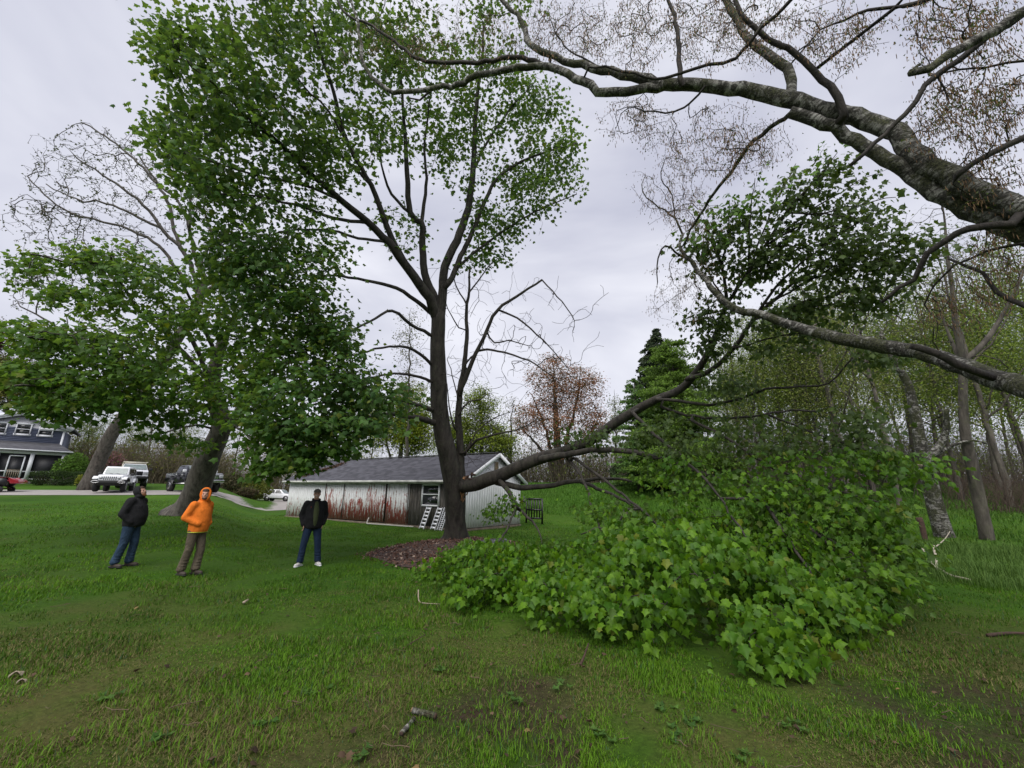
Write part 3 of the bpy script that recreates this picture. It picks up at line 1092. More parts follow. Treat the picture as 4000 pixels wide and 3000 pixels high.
up = np.concatenate([up, cl_ + rng.normal(0, .17, cl_.shape) - [0, 0, .12]] + [blob(x, y, rx, ry, t, rt, n, rng) for x, y, rx, ry, t, rt, n in [(2780, 1250, 75, 100, 9.6, .5, 24), (3440, 1400, 100, 60, 8.4, .5, 16), (3320, 960, 180, 80, 8.6, .7, 34)]])
bl.grow(up, seg=0.35, tip_r=0.0035, lift=0.0, align=0.4)
mid = np.concatenate([blob(x, y, rx, ry, t, rt, n, rng) for x, y, rx, ry, t, rt, n in [
    (2250, 1700, 100, 40, 13, .5, 10), (2350, 1720, 90, 40, 12, .5, 12), (2620, 1720, 240, 130, 10.6, 1.2, 30), (2850, 1500, 130, 70, 10, .7, 24), (2820, 1720, 260, 130, 9.8, 1.2, 40), (3120, 1780, 260, 120, 9, 1.2, 38), (3380, 1780, 180, 120, 8.2, 1, 40), (3560, 1830, 130, 80, 8, .8, 22),
    (3350, 1640, 150, 60, 8.6, .7, 16), (2600, 1860, 140, 60, 11, 1, 26), (2800, 1900, 260, 90, 9, 1.2, 50), (3080, 1940, 260, 90, 8.2, 1.1, 70), (3350, 2000, 200, 90, 7.4, .9, 56), (3480, 2140, 110, 80, 6.9, .6, 34), (3400, 2260, 160, 110, 6.3, .6, 46),
    (1990, 1960, 60, 40, 13.2, .5, 10), (1940, 2010, 90, 40, 12.9, .5, 14), (2330, 1980, 110, 70, 10.5, .6, 16)]])
bl.grow(mid, seg=0.3, tip_r=0.0035, lift=0.08, align=0.3)
top_tips = list(bl.tips)
root = thing('torn_limb', 'huge torn maple limb resting on a birch branch, its leafy end heaped over the lawn', 'fallen limb', P(1850, 1893, T0 - .3))
A, B = bl.wood(0.014)
A.build('branch', M_BARK, root, smooth=True, world=True)
B.build('twigs', M_TWIG, root, world=True, kind='stuff')
LV = MB()
bl.tips = heap_tips
p1, tip1, n1_, s1 = sprays(bl, 14, 0.12, 0.098, rng, flat=0.8, droop=1.0)
cd = norm(np.array([0, -2, 3.0]) - p1)
hc_ = poly.mean(0)
od = norm(np.column_stack([p1[:, :2] - hc_ * [1, 1.1], 0 * p1[:, 0]]))
tip1 = od * rng.uniform(.0, .5, (len(p1), 1)) + rng.normal(0, .36, p1.shape) + np.array([0, 0, -.95])
n1_ = np.array([0, 0, 0.35]) + 0.35 * cd + 0.55 * od + rng.normal(0, 0.40, p1.shape)
bl.tips = top_tips
p2, tip2, n2_, s2 = sprays(bl, 14, 0.2, 0.105, rng, flat=0.5, droop=1.2)
pp, tt, nn, ss = np.concatenate([p1, p2]), np.concatenate([tip1, tip2]), np.concatenate([n1_, n2_]), np.concatenate([s1, s2])
gz = ground_z(pp[:, 0], pp[:, 1])
ok = pp[:, 2] > gz + 0.02
pp, tt, nn, ss = pp[ok], tt[ok], nn[ok], ss[ok]
low = pp[:, 2] < gz[ok] + 0.10
tt[low, 2] = np.maximum(tt[low, 2], -0.25)
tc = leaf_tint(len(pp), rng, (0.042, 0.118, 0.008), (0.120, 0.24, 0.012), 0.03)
backlit = (pp[:, 2] > 2.6)
tc[backlit] = leaf_tint(int(backlit.sum()), rng, (.03, .062, .012), (.075, .12, .022), 0)     # high leaves tinted darker: their backlit shade is put into the colour
# the 300 nearest leaves are objects of their own
near = np.argsort(np.linalg.norm(pp - CAMP, axis=1) - 0.8 * (pp[:, 2]))[:300]
rest = np.ones(len(pp), bool)
rest[near] = False
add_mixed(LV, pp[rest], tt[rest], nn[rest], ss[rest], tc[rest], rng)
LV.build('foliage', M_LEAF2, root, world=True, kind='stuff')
lmesh = []
for k in range(8):
    b = MB()
    add_leaves(b, np.zeros((1, 3)), np.array([[0, 1., 0]]), np.array([[0, 0, 1.]]), np.ones(1), shape=LEAF_VAR[k % 4], tint=leaf_tint(1, rng, (0.044, 0.12, 0.008), (0.120, 0.24, 0.012), 0.06))
    me = b.mesh('leaf')
    me.materials.append(M_LEAF2)
    lmesh.append(me)
for k in near:
    M = frames(tt[k], nn[k])
    o = link('leaf', lmesh[k % 8], root)
    m4 = Matrix([[*(M[i] * ss[k]), 0] for i in range(3)] + [[0, 0, 0, 1]])
    m4.translation = Vector(pp[k]) - root.location
    o.matrix_local = m4
# torn end of the limb
w2 = MB()
for k in range(26):
    a = P(1824 + rng.uniform(-8, 12), 1896 + rng.normal(0, 13), T0 - .27 + rng.normal(0, .08))
    b = a + np.array([rng.uniform(-.2, -.02), rng.normal(0, .04), rng.normal(-.08, .08)])
    w2.beam(a, b, rng.uniform(.02, .05), rng.uniform(.01, .03), upv=(0, 1, .2))
w2.build('splinters', M_RAW, root, world=True, kind='stuff', label='orange brown splinters at the torn end')
w3 = MB()
for k in range(16):
    a = P(1826 + rng.uniform(-6, 30), 1868 + rng.normal(0, 9), T0 - .32 + rng.normal(0, .07))
    w3.ellipsoid(a, rng.uniform(.03, .08, 3), k=6, rings=4)
w3.build('rotten_bark', M_ROT, root, world=True, kind='stuff', label='dark crumbling rot at the torn end')

# ------------------------------------------------------------------ old maple on the left
LB, LT = hit(735, 2008)
lt = Tree(8)
lt.plimb([(728, 2020), (742, 1985), (765, 1930), (790, 1850), (826, 1760), (858, 1690), (865, 1640), (850, 1580), (830, 1500), (850, 1400), (880, 1300)], 104, 34, LT, LT - 1.0, join=False, seg=0.25)
for i_, f_ in enumerate([1.7, 1.45, 1.2, 1.08]):
    lt.r[i_] *= f_
for pts, w0, w1, t0, t1 in [
        ([(848, 1700), (885, 1670), (920, 1640), (960, 1570), (990, 1500), (1040, 1400), (1100, 1300)], 48, 14, LT, LT - 3),
        ([(860, 1580), (820, 1500), (720, 1380), (620, 1280), (549, 1223), (470, 1100), (430, 1000)], 22, 7, LT - .6, LT - 6),
        ([(840, 1560), (740, 1480), (600, 1420), (430, 1350), (260, 1330), (120, 1320)], 22, 8, LT - .5, LT - 8),
        ([(850, 1600), (700, 1570), (560, 1560), (380, 1530), (220, 1520), (60, 1500)], 24, 8, LT - .5, LT - 8.5),
        ([(830, 1500), (760, 1340), (690, 1240), (560, 1120), (430, 1040), (250, 1020), (110, 990)], 18, 6, LT - .8, LT - 7),
        ([(850, 1420), (800, 1280), (740, 1160), (690, 1050)], 18, 7, LT - .8, LT - 4),
        ([(885, 1300), (960, 1180), (1020, 1080)], 18, 7, LT - 1, LT - 4),
        ([(960, 1570), (1050, 1540), (1150, 1500), (1260, 1440)], 18, 7, LT - 2, LT - 7.5),
        ([(920, 1640), (1000, 1640), (1080, 1660), (1160, 1700)], 14, 6, LT - 1, LT - 8),
        ([(858, 1680), (770, 1660), (680, 1680), (600, 1700), (520, 1720)], 10, 4, LT - .4, LT - 4),
        ([(905, 1650), (1000, 1730), (1080, 1790), (1120, 1870)], 8, 3, LT - .5, LT - 6)]:
    lt.plimb(pts, w0, w1, t0, t1, jit=0.02)
tg = np.concatenate([blob(x, y, rx, ry, t, rt, n, rng) for x, y, rx, ry, t, rt, n in [
    (150, 1030, 110, 50, 13.5, .8, 30), (300, 1010, 130, 70, 13.5, 1, 40), (480, 1040, 160, 110, 13.5, 1.5, 75), (230, 1160, 110, 50, 13, .8, 30), (400, 1180, 170, 70, 13, 1.4, 60), (640, 1110, 130, 120, 13.5, 1.6, 60),
    (160, 1310, 160, 70, 12, 1.4, 80), (400, 1350, 240, 100, 12, 1.8, 120), (120, 1440, 170, 100, 12, 1.4, 100), (330, 1480, 240, 90, 12, 1.8, 150), (200, 1570, 210, 55, 11.5, 1, 80), (480, 1560, 160, 70, 12, 1.4, 80), (620, 1480, 190, 120, 12.4, 2, 120), (700, 1270, 200, 120, 13, 1.8, 90),
    (700, 1620, 150, 60, 13, 1.2, 40), (850, 1180, 180, 150, 13, 2, 70), (940, 1370, 200, 170, 12.4, 2, 90), (880, 1540, 200, 110, 11.6, 1.4, 66), (1060, 1480, 190, 170, 11.4, 1.6, 75), (1050, 1670, 150, 110, 10.6, 1.2, 60), (1160, 1320, 150, 120, 12, 1.5, 40), (1000, 1770, 70, 60, 11, .7, 16),
    (1100, 1820, 70, 60, 10.4, .5, 22), (760, 1740, 80, 50, 15, .7, 16), (1180, 1770, 120, 50, 10.2, .7, 28), (1050, 1840, 50, 40, 10.2, .4, 14), (1170, 1815, 80, 35, 9.6, .5, 22), (1330, 1760, 90, 40, 10, .5, 20), (640, 1700, 70, 40, 12.5, .6, 12), (250, 1640, 150, 30, 11.5, .8, 24), (560, 1650, 90, 40, 13, .8, 14), (90, 1090, 50, 40, 13.4, .5, 10)]])
lt.grow(tg, seg=0.4, tip_r=0.0045, lift=0.05, align=0.4)
root = thing('old_maple', 'thick leaning maple at left with low leafy boughs, behind the person in orange', 'tree', LB)
p, tip, nrm, sz = sprays(lt, 10, 0.25, 0.15, rng, flat=0.2)
LV = MB()
add_mixed(LV, p, tip, nrm, sz, leaf_tint(len(p), rng, (0.05, 0.12, 0.018), (0.11, 0.215, 0.03), 0.05), rng)
finish_tree(root, lt, M_BARK2, M_TWIG, LV, M_LEAF)

# ------------------------------------------------------------------ bare tree behind the drive
WT = 34.0
wb = P(350, 1885, WT)
wb[2] = float(ground_z(wb[0], wb[1])) - 0.1
wt_ = Tree(9)
wt_.limb([[*wb, .72], *[[*P(x, y, WT), w / 2 * WT / FPX] for x, y, w in [(375, 1830, 50), (405, 1760, 46), (440, 1690, 43), (500, 1600, 40), (590, 1480, 40), (690, 1330, 36), (776, 1180, 32), (800, 1080, 22)]]], join=False, seg=.5)
for pts, w0, w1, t0, t1 in [
        ([(776, 1160), (760, 1080), (720, 990), (640, 900), (560, 800), (430, 700), (300, 620)], 18, 5, WT, WT - 3),
        ([(720, 990), (680, 900), (650, 780), (560, 660), (450, 560), (330, 480)], 14, 5, WT - .5, WT + 1),
        ([(640, 900), (560, 860), (440, 800), (300, 780), (180, 720)], 11, 4, WT - 1, WT - 2),
        ([(800, 1100), (760, 1000), (740, 880), (690, 780), (600, 700), (540, 600)], 16, 5, WT, WT + 2),
        ([(770, 1140), (690, 1050), (620, 960), (520, 900), (370, 860), (220, 800), (110, 690)], 14, 4, WT, WT - 2),
        ([(740, 880), (745, 780), (730, 690), (640, 560), (560, 480)], 11, 4, WT, WT + 1),
        ([(800, 1080), (790, 1010), (830, 930), (810, 860), (770, 700)], 14, 5, WT, WT),
        ([(780, 1150), (870, 1090), (885, 1020), (850, 960), (840, 900)], 15, 5, WT, WT + 1),
        ([(590, 1480), (480, 1420), (340, 1330), (200, 1260), (80, 1200)], 16, 5, WT, WT - 2),
        ([(500, 1600), (570, 1500), (560, 1400)], 16, 8, WT, WT)]:
    wt_.plimb(pts, w0, w1, t0, t1, seg=.6, jit=.05)
tg = np.concatenate([blob(x, y, rx, ry, WT, 3.5, n, rng) for x, y, rx, ry, n in [(330, 640, 270, 170, 260), (600, 640, 170, 180, 190), (190, 850, 200, 140, 190), (480, 860, 240, 170, 200), (150, 1080, 160, 170, 160), (760, 800, 120, 170, 100), (350, 1100, 210, 170, 120), (880, 1050, 120, 140, 90)]])
wt_.grow(tg, seg=.6, tip_r=.0115, wig=.13, lift=.05)
root = thing('bare_tree', 'big crooked leafless tree leaning right behind the white car', 'tree', wb)
p, tip, nrm, sz = sprays(wt_, 3, .1, .16, rng)
bd = MB()
add_leaves(bd, p, tip, nrm, sz, leaf_tint(len(p), rng, (.05, .05, .03), (.09, .085, .05), 0), LEAF_LO)
finish_tree(root, wt_, M_BARK2, M_TWIG, bd, M_BUD, thick=.03)

# ------------------------------------------------------------------ birch whose limbs hang over the right of the picture
bi = Tree(13)
bb = np.array([6.6, 2.2, float(ground_z(6.6, 2.2)) - .1])
j1, j2 = P(4060, 850, 4.4), P(4080, 1560, 4.6)
bi.limb([[*bb, .30], [6.6, 2.4, .8, .25], [6.55, 2.7, 1.6, .22], [6.4, 3.1, 2.6, .2], [6.2, 3.1, 3.8, .18], [6.0, 2.8, 5.6, .15], [5.6, 2.4, 8, .12], [5.0, 2.0, 11, .07]], join=False, seg=.25)
LIMBS = [
    ([(4150, 880), (4000, 823), (3810, 744), (3654, 666), (3560, 595), (3497, 517), (3379, 470), (3262, 439), (3105, 400), (2948, 360), (2753, 337), (2596, 327)], 90, 44, 4.4, 6.6),
    ([(2596, 327), (2466, 297), (2276, 260), (2118, 203), (2055, 158), (2036, 82), (1960, 0), (1900, -90)], 40, 10, 6.6, 8.0),
    ([(2596, 335), (2529, 348), (2371, 361), (2276, 317), (2150, 266), (2023, 266), (1865, 297), (1789, 335), (1694, 342), (1592, 361), (1510, 348), (1422, 253), (1403, 114), (1360, -40)], 36, 8, 6.6, 8.4),
    ([(2150, 266), (2086, 240), (2010, 222), (1896, 240), (1770, 247), (1643, 234), (1580, 190), (1453, 101), (1346, 51), (1310, -20)], 20, 7, 7.6, 8.6),
    ([(1694, 342), (1640, 390), (1600, 380)], 12, 5, 8, 8.2),
    ([(4150, 1000), (4000, 924), (3850, 846), (3693, 768), (3575, 690), (3458, 619), (3340, 548), (3223, 486), (3090, 437)], 74, 40, 4.5, 5.9),
    ([(4150, -80), (4000, 55), (3810, 180), (3614, 337), (3497, 486), (3419, 556), (3317, 642)], 30, 14, 3.9, 4.4),
    ([(4150, -60), (4000, 40), (3834, 149), (3693, 212), (3630, 274), (3552, 290)], 46, 26, 3.7, 3.9),
    ([(3552, 288), (3570, 262), (3592, 250)], 16, 5, 3.9, 3.9),
    ([(4150, 450), (4000, 533), (3850, 603), (3732, 690)], 28, 22, 4.2, 4.4),
    ([(3300, 450), (3285, 423), (3246, 337), (3144, 243), (3042, 172), (2948, 110), (2900, 60), (2860, -40)], 30, 14, 5.5, 6),
    ([(3110, 405), (3097, 376), (3074, 266), (2988, 204), (2917, 141), (2870, 63), (2839, 0), (2800, -90)], 38, 22, 5.9, 6.8),
    ([(2665, 335), (2659, 298), (2651, 196), (2635, 63), (2612, 0), (2600, -60)], 22, 10, 6.4, 6.8),
    ([(2300, 262), (2400, 274), (2557, 306), (2713, 266), (2870, 227), (2933, 157), (3027, 63), (3097, 0), (3150, -60)], 8, 15, 6.8, 5.4),
    ([(4150, 1560), (4000, 1515), (3874, 1471), (3729, 1421), (3585, 1377), (3440, 1348), (3295, 1327), (3151, 1290), (3042, 1254), (2970, 1225), (2905, 1218), (2840, 1189), (2789, 1131), (2731, 1059), (2681, 1008), (2655, 958), (2666, 914)], 84, 10, 4.6, 9.4),
    ([(2681, 1008), (2640, 985), (2600, 960), (2570, 1010), (2565, 1100)], 9, 4, 9.3, 9.2),
    ([(3090, 440), (3066, 462), (2948, 548), (2870, 650), (2792, 752), (2698, 901), (2670, 960)], 18, 8, 5.9, 8.6),
    ([(2666, 914), (2635, 854), (2572, 807), (2510, 752), (2518, 690)], 8, 3, 9.4, 9.3),
    ([(2635, 854), (2625, 760), (2580, 700), (2600, 620)], 6, 3, 9.4, 9.2),
    ([(3946, 880), (3830, 890), (3729, 914), (3621, 994), (3570, 1095), (3505, 1124), (3440, 1190)], 34, 12, 4.5, 5.2),
    ([(4100, 930), (3946, 960), (3780, 1010), (3680, 1080), (3600, 1190)], 14, 6, 4.4, 5.4),
    ([(4150, 1250), (4020, 1190), (3900, 1150), (3830, 1060), (3700, 1010)], 26, 8, 4.4, 5.2),
    ([(3740, 1425), (3650, 1380), (3560, 1352)], 30, 24, 5.3, 5.5),
    ([(4150, 250), (4000, 240), (3860, 270), (3740, 275), (3640, 300)], 12, 6, 4.4, 4.8),
    ([(3497, 30), (3560, 20), (3640, -10), (3700, -60)], 14, 24, 5.4, 4.8),
    ([(3205, 115), (3300, 75), (3390, 40), (3497, 30)], 6, 14, 6, 5.4),
    ([(2400, 274), (2300, 240), (2200, 180), (2150, 80)], 9, 4, 6.9, 7.5),
    ([(2753, 337), (2700, 400), (2600, 440), (2450, 420), (2420, 470)], 10, 3, 6.3, 6.9),
]
for pts, w0, w1, t0, t1 in LIMBS:
    bi.plimb(pts, w0, w1, t0, t1, seg=.18, jit=.012)
nb = bi.n
tg = np.concatenate([blob(x, y, rx, ry, t, rt, n, rng) for x, y, rx, ry, t, rt, n in [
    (2500, 120, 330, 160, 7, 1.2, 247), (2900, 120, 330, 180, 6.4, 1.2, 286), (2150, 120, 280, 150, 7.8, 1.2, 195), (3300, 130, 220, 150, 5.6, 1, 117), (3750, 120, 280, 180, 4.6, .8, 195), (3850, 420, 230, 180, 4.6, .8, 195), (3650, 480, 150, 160, 5, .8, 65),
    (2850, 560, 260, 160, 6.6, 1.2, 195), (2620, 700, 170, 220, 8.4, 1.2, 104), (2500, 480, 180, 120, 7.6, 1, 91), (2700, 850, 170, 160, 8.6, 1, 78), (2650, 1150, 170, 150, 9.4, .8, 78), (2780, 1080, 150, 120, 9.2, 1, 52), (3880, 700, 160, 140, 4.8, .7, 78), (3900, 1050, 140, 200, 5, .8, 91), (3720, 1180, 170, 140, 5.6, .8, 65),
    (1750, 150, 280, 160, 8.4, 1, 143), (1450, 180, 150, 160, 8.6, .8, 52), (3000, -200, 700, 150, 6, 1.4, 160), (3700, -180, 400, 150, 4.6, 1, 110), (2100, -150, 400, 140, 8, 1.2, 90)]])
ov = np.column_stack([rng.uniform(-4, 7, 420), rng.uniform(-4, 3.2, 420), rng.uniform(6, 12, 420)])      # crown overhead, above the picture
bi.grow(tg, seg=.2, tip_r=.0028, lift=.02, wig=.07, align=.3)
vis_tips = list(bi.tips)
bi.grow(ov, seg=.8, tip_r=.004, wig=.1)
root = thing('birch', 'big birch reaching in from the right with mossy white limbs and hanging catkins', 'tree', bb)
A, B = bi.wood(.006)
A, A2 = MB(), MB()
for q, r_ in bi.chains():
    if r_.max() > .05:
        A.tube(q, r_, 16, wob=.07)
    elif r_.max() > .006:
        A2.tube(q, r_, 8 if r_.max() > .02 else 5, wob=.05)
A.build('trunk', M_BIRCH, root, smooth=True, world=True)
A2.build('branches', mat_bark('birch_branch_bark', (.014, .012, .011), (.05, .042, .037), (.05, .05, .03), 9, .4), root, smooth=True, world=True, kind='stuff')
B.build('twigs', M_BTWIG, root, world=True, kind='stuff')
ck = MB()
ids = []
for k in vis_tips:
    q = k
    for _ in range(4):
        if q >= nb:
            ids.append(q)
            q = bi.par[q]
ids = np.array(ids)
ids = np.repeat(ids, 2)
ids = ids[rng.random(len(ids)) < np.clip(np.linalg.norm(bi.p[ids] - CAMP, axis=1) / 9, .35, .95)]
n = len(ids)
top = bi.p[ids] + rng.normal(0, .05, (n, 3)) - np.array([0, 0, .01])
ln = rng.uniform(.03, .07, n)
dn = np.column_stack([rng.normal(0, .12, n), rng.normal(0, .12, n), -np.ones(n)])
u = np.array([0, .25, .7, 1.0])
Pk = top[:, None] + dn[:, None] * ln[:, None, None] * u[None, :, None]
rk = np.array([.0012, .0042, .004, .0015])[None] * rng.uniform(.75, 1.2, (n, 1))
ck.tubes(Pk, rk, 4, col=leaf_tint(n, rng, (.11, .068, .04), (.27, .17, .09), 0))
ck.build('catkins', M_DRY, root, world=True, kind='stuff')
yl = MB()
bi.tips = vis_tips
p, tip, nrm, sz = sprays(bi, 4, .07, .03, rng, back=2)
add_leaves(yl, p, tip, nrm, sz, leaf_tint(len(p), rng, (.07, .09, .02), (.14, .16, .04), 0), LEAF_LO)
yl.build('crown', M_BUD, root, world=True, kind='stuff')


# ------------------------------------------------------------------ shed
def solve(f, target, lo, hi):
    """Parameter where f crosses target (f monotonic between lo and hi)."""
    a, b = lo, hi
    fa = f(a) - target
    for _ in range(50):
        m = (a + b) / 2
        fm = f(m) - target
        if (fm > 0) == (fa > 0):
            a, fa = m, fm
        else:
            b = m
    return (a + b) / 2


SH_C = np.array([-2.07, 20.2, 0.0])
SH_Y = 0.593
SA = np.array([-cos(SH_Y), sin(SH_Y), 0])           # along the front, towards the far left end
SB = np.array([sin(SH_Y), cos(SH_Y), 0])            # into the shed
SL, SW, SE, SR = 14.98, 4.75, 2.40, 1.26            # length, depth, eave height, rise of the roof
shed = thing('shed', 'long low white shed with peeling red-stained boards and a grey shingle roof', 'shed', SH_C)


def sp_(s, d, z):
    return SH_C + SA * s + SB * d + np.array([0, 0, z])


def s_at(x, d=0.0, z=1.2):
    return solve(lambda s: proj(sp_(s, d, z))[0], x, -1, 20)


def mat_peel(name, axis, heavy):
    """White paint; below it red primer and grey wood come through in upright flakes, more near the ground."""
    m, t, b, o = nodes(name)
    v = pos(t)
    sub = N(t, 'ShaderNodeVectorMath', operation='SUBTRACT')
    sub.inputs[1].default_value = tuple(SH_C)
    t.links.new(v, sub.inputs[0])
    dt = N(t, 'ShaderNodeVectorMath', operation='DOT_PRODUCT')
    dt.inputs[1].default_value = tuple(axis)
    t.links.new(sub.outputs[0], dt.inputs[0])
    s_ = dt.outputs['Value']
    sep = N(t, 'ShaderNodeSeparateXYZ')
    t.links.new(sub.outputs[0], sep.inputs[0])
    z = sep.outputs['Z']
    cb = N(t, 'ShaderNodeCombineXYZ')
    t.links.new(s_, cb.inputs['X'])
    t.links.new(z, cb.inputs['Z'])
    q = cb.outputs[0]
    flake = noise(t, q, 4.2, 6, 0.68, 0.25, (1.9, 1, 0.36))
    fine = noise(t, q, 22, 4, 0.65, 0, (2.2, 1, 0.3))
    band = noise(t, q, 0.55, 2, 0.5, 0, (1, 1, 0.15))
    h = mth(t, 'MULTIPLY', mth(t, 'SUBTRACT', 1.25, z), 0.13)
    msk = mth(t, 'ADD', mth(t, 'ADD', mth(t, 'MULTIPLY', flake, 0.95), mth(t, 'MULTIPLY', fine, 0.32)), mth(t, 'ADD', h, mth(t, 'MULTIPLY', band, 0.42)))
    k = ramp(t, msk, [(0.935 - heavy, (0, 0, 0)), (0.95 - heavy, (1, 1, 1))])
    wh = ramp(t, noise(t, q, 9, 5, 0.6, 0, (1, 1, 0.25)), [(0.3, (0.68, 0.68, 0.69)), (0.6, (0.84, 0.84, 0.85))])
    red = ramp(t, noise(t, q, 3.1, 4, 0.6, 0, (2.5, 1, 0.4)), [(0.36, (0.26, 0.18, 0.15)), (0.48, (0.32, 0.085, 0.06)), (0.62, (0.28, 0.035, 0.028))])
    c = mixc(t, k, wh, red)
    grime = mth(t, 'MULTIPLY', mth(t, 'SUBTRACT', 0.42, z), mth(t, 'MULTIPLY', fine, 2.6))
    grime.node.use_clamp = True
    c = mixc(t, grime, c, (0.16, 0.15, 0.10))
    t.links.new(c, b.inputs['Base Color'])
    b.inputs['Roughness'].default_value = 0.7
    bump(t, b, mth(t, 'SUBTRACT', fine, mth(t, 'MULTIPLY', k, 0.6)), 0.3, 0.01)
    return m


M_PEEL = mat_peel('peeling_white_boards', SA, 0.075)
M_PEEL1 = mat_peel('lightly_worn_white_boards', SA, -0.01)
M_GABLE = mat_peel('gable_white_boards', SB, -0.19)
M_GREYW = mat_bark('weathered_grey_wood', (0.055, 0.05, 0.045), (0.16, 0.145, 0.13), (0.09, 0.07, 0.05), 7, 0.6)
M_SLATE = mat_basic('dark_shingle', (0.085, 0.085, 0.098), 0.9, var=0.4, scale=2.2, bmp=0.3)
M_GAP = mat_basic('dark_gap', (0.02, 0.018, 0.016), 0.9)

xs = {k: s_at(k) for k in (1271, 1343, 1420, 1507, 1595, 1651, 1716)}
core = MB()                                          # inner walls behind the boards, closed with the gable triangles
Mx = np.stack([SA, SB, [0, 0, 1]], 1)
core.box(sp_(SL / 2, SW / 2, SE / 2) - SH_C, (SL - .12, SW - .12, SE), M=Mx)
for s0 in (0.06, SL - .06):
    a, b_, c_ = [sp_(s0, d, z) - SH_C for d, z in ((0.06, SE), (SW - .06, SE), (SW / 2, SE + SR - .05))]
    core.add([a, b_, c_], [[0, 1, 2]])
core.build('wall', M_GAP, shed)
fo = MB()
fo.box(sp_(SL / 2, SW / 2, -.09) - SH_C, (SL + .06, SW + .06, .36), M=Mx)
fo.build('foundation', mat_basic('stained_concrete', (.15, .12, .09), .9, var=.5, scale=4, bmp=.4), shed, bevel=.02)
# boards: one object each
bw = 0.193
bme = {}
nb_ = int(SL / bw)
for i in range(nb_):
    s0 = (i + .5) * SL / nb_
    px_ = proj(sp_(s0, 0, 1.2))[0]
    if xs[1595] > s0:
        m_, proud = M_GREYW, 0.0
    elif s0 < xs[1507]:
        m_, proud = M_PEEL, 0.0
    elif s0 < xs[1271]:
        m_, proud = M_PEEL, 0.035
    else:
        m_, proud = M_PEEL1, 0.0
    edge = min(abs(s0 - xs[k]) for k in (1271, 1343, 1507, 1595)) < bw * .55
    w_ = round(SL / nb_ - (.055 if edge else .011), 3)
    z0 = .10 if proud == 0 else .14
    key = (m_.name, w_, z0)
    if key not in bme:
        bb_ = MB().box((0, 0, (z0 + SE) / 2), (w_, .03, SE - z0))
        bme[key] = bb_.mesh('board')
        bme[key].materials.append(m_)
    o = link('board', bme[key], shed, loc=Vector(sp_(s0, .03 - proud, 0) - SH_C), rz=math.atan2(SA[1], SA[0]))
ng = 25
for i in range(ng):
    d0 = (i + .5) * SW / ng
    top = SE + SR * (1 - abs(d0 - SW / 2) / (SW / 2)) - .06
    q = MB().box((0, 0, (.12 + top) / 2), (SW / ng - .009, .03, top - .12))
    q.build('board', M_GABLE, shed, loc=Vector(sp_(.03, d0, 0) - SH_C), rz=math.atan2(SB[1], SB[0]))
# door leaf rails: dark vertical joints and the sliding track
tr = MB()
tr.beam(sp_(xs[1271] + .1, -.05, SE - .13) - SH_C, sp_(xs[1507] - .2, -.05, SE - .13) - SH_C, .06, .09)
tr.build('door_track', M_GREYW, shed)
for k in (1271, 1343, 1507, 1595):
    jb = MB()
    jb.beam(sp_(xs[k], -.045, .18) - SH_C, sp_(xs[k], -.045, SE - .1) - SH_C, .035, .035, upv=SB)
    jb.build('joint_batten', M_ROT if k in (1271, 1507) else M_GREYW, shed)
# window
sw0, sw1 = s_at(1716, 0, 1.5), s_at(1651, 0, 1.5)
zw1 = solve(lambda z: proj(sp_((sw0 + sw1) / 2, 0, z))[1], 1893, .3, 2.6)
zw0 = solve(lambda z: proj(sp_((sw0 + sw1) / 2, 0, z))[1], 1975, .3, 2.6)
win = MB()
for a, b_ in (((sw0, zw0), (sw1, zw0)), ((sw0, zw1), (sw1, zw1)), ((sw0, zw0), (sw0, zw1)), ((sw1, zw0), (sw1, zw1))):
    win.beam(sp_(a[0], -.02, a[1]) - SH_C, sp_(b_[0], -.02, b_[1]) - SH_C, .08, .075, upv=SB)
wo = win.build('window', M_WHITE, shed, label='white framed sash window in the grey boards')
zc = (zw0 + zw1) / 2 + .03
sash = MB()
sash.beam(sp_(sw0 + .04, -.015, zc) - SH_C, sp_(sw1 - .04, -.015, zc) - SH_C, .06, .06, upv=SB)
sash.build('sash_bar', M_WHITE, wo)
for z0, z1, d in ((zc + .03, zw1 - .04, -.004), (zw0 + .04, zc - .03, -.008)):
    MB().box(sp_((sw0 + sw1) / 2, d, (z0 + z1) / 2) - SH_C, (abs(sw1 - sw0) - .08, .012, z1 - z0), M=Mx).build('pane', M_GLASS, wo)
st = MB()
for dz in (.12, .24):
    st.box(sp_((sw0 + sw1) / 2, -.016, zw0 + .1 + dz) - SH_C, (.09, .004, .07), M=Mx)
st.build('sticker', mat_basic('faded_sticker', (.12, .13, .14), .6), wo)
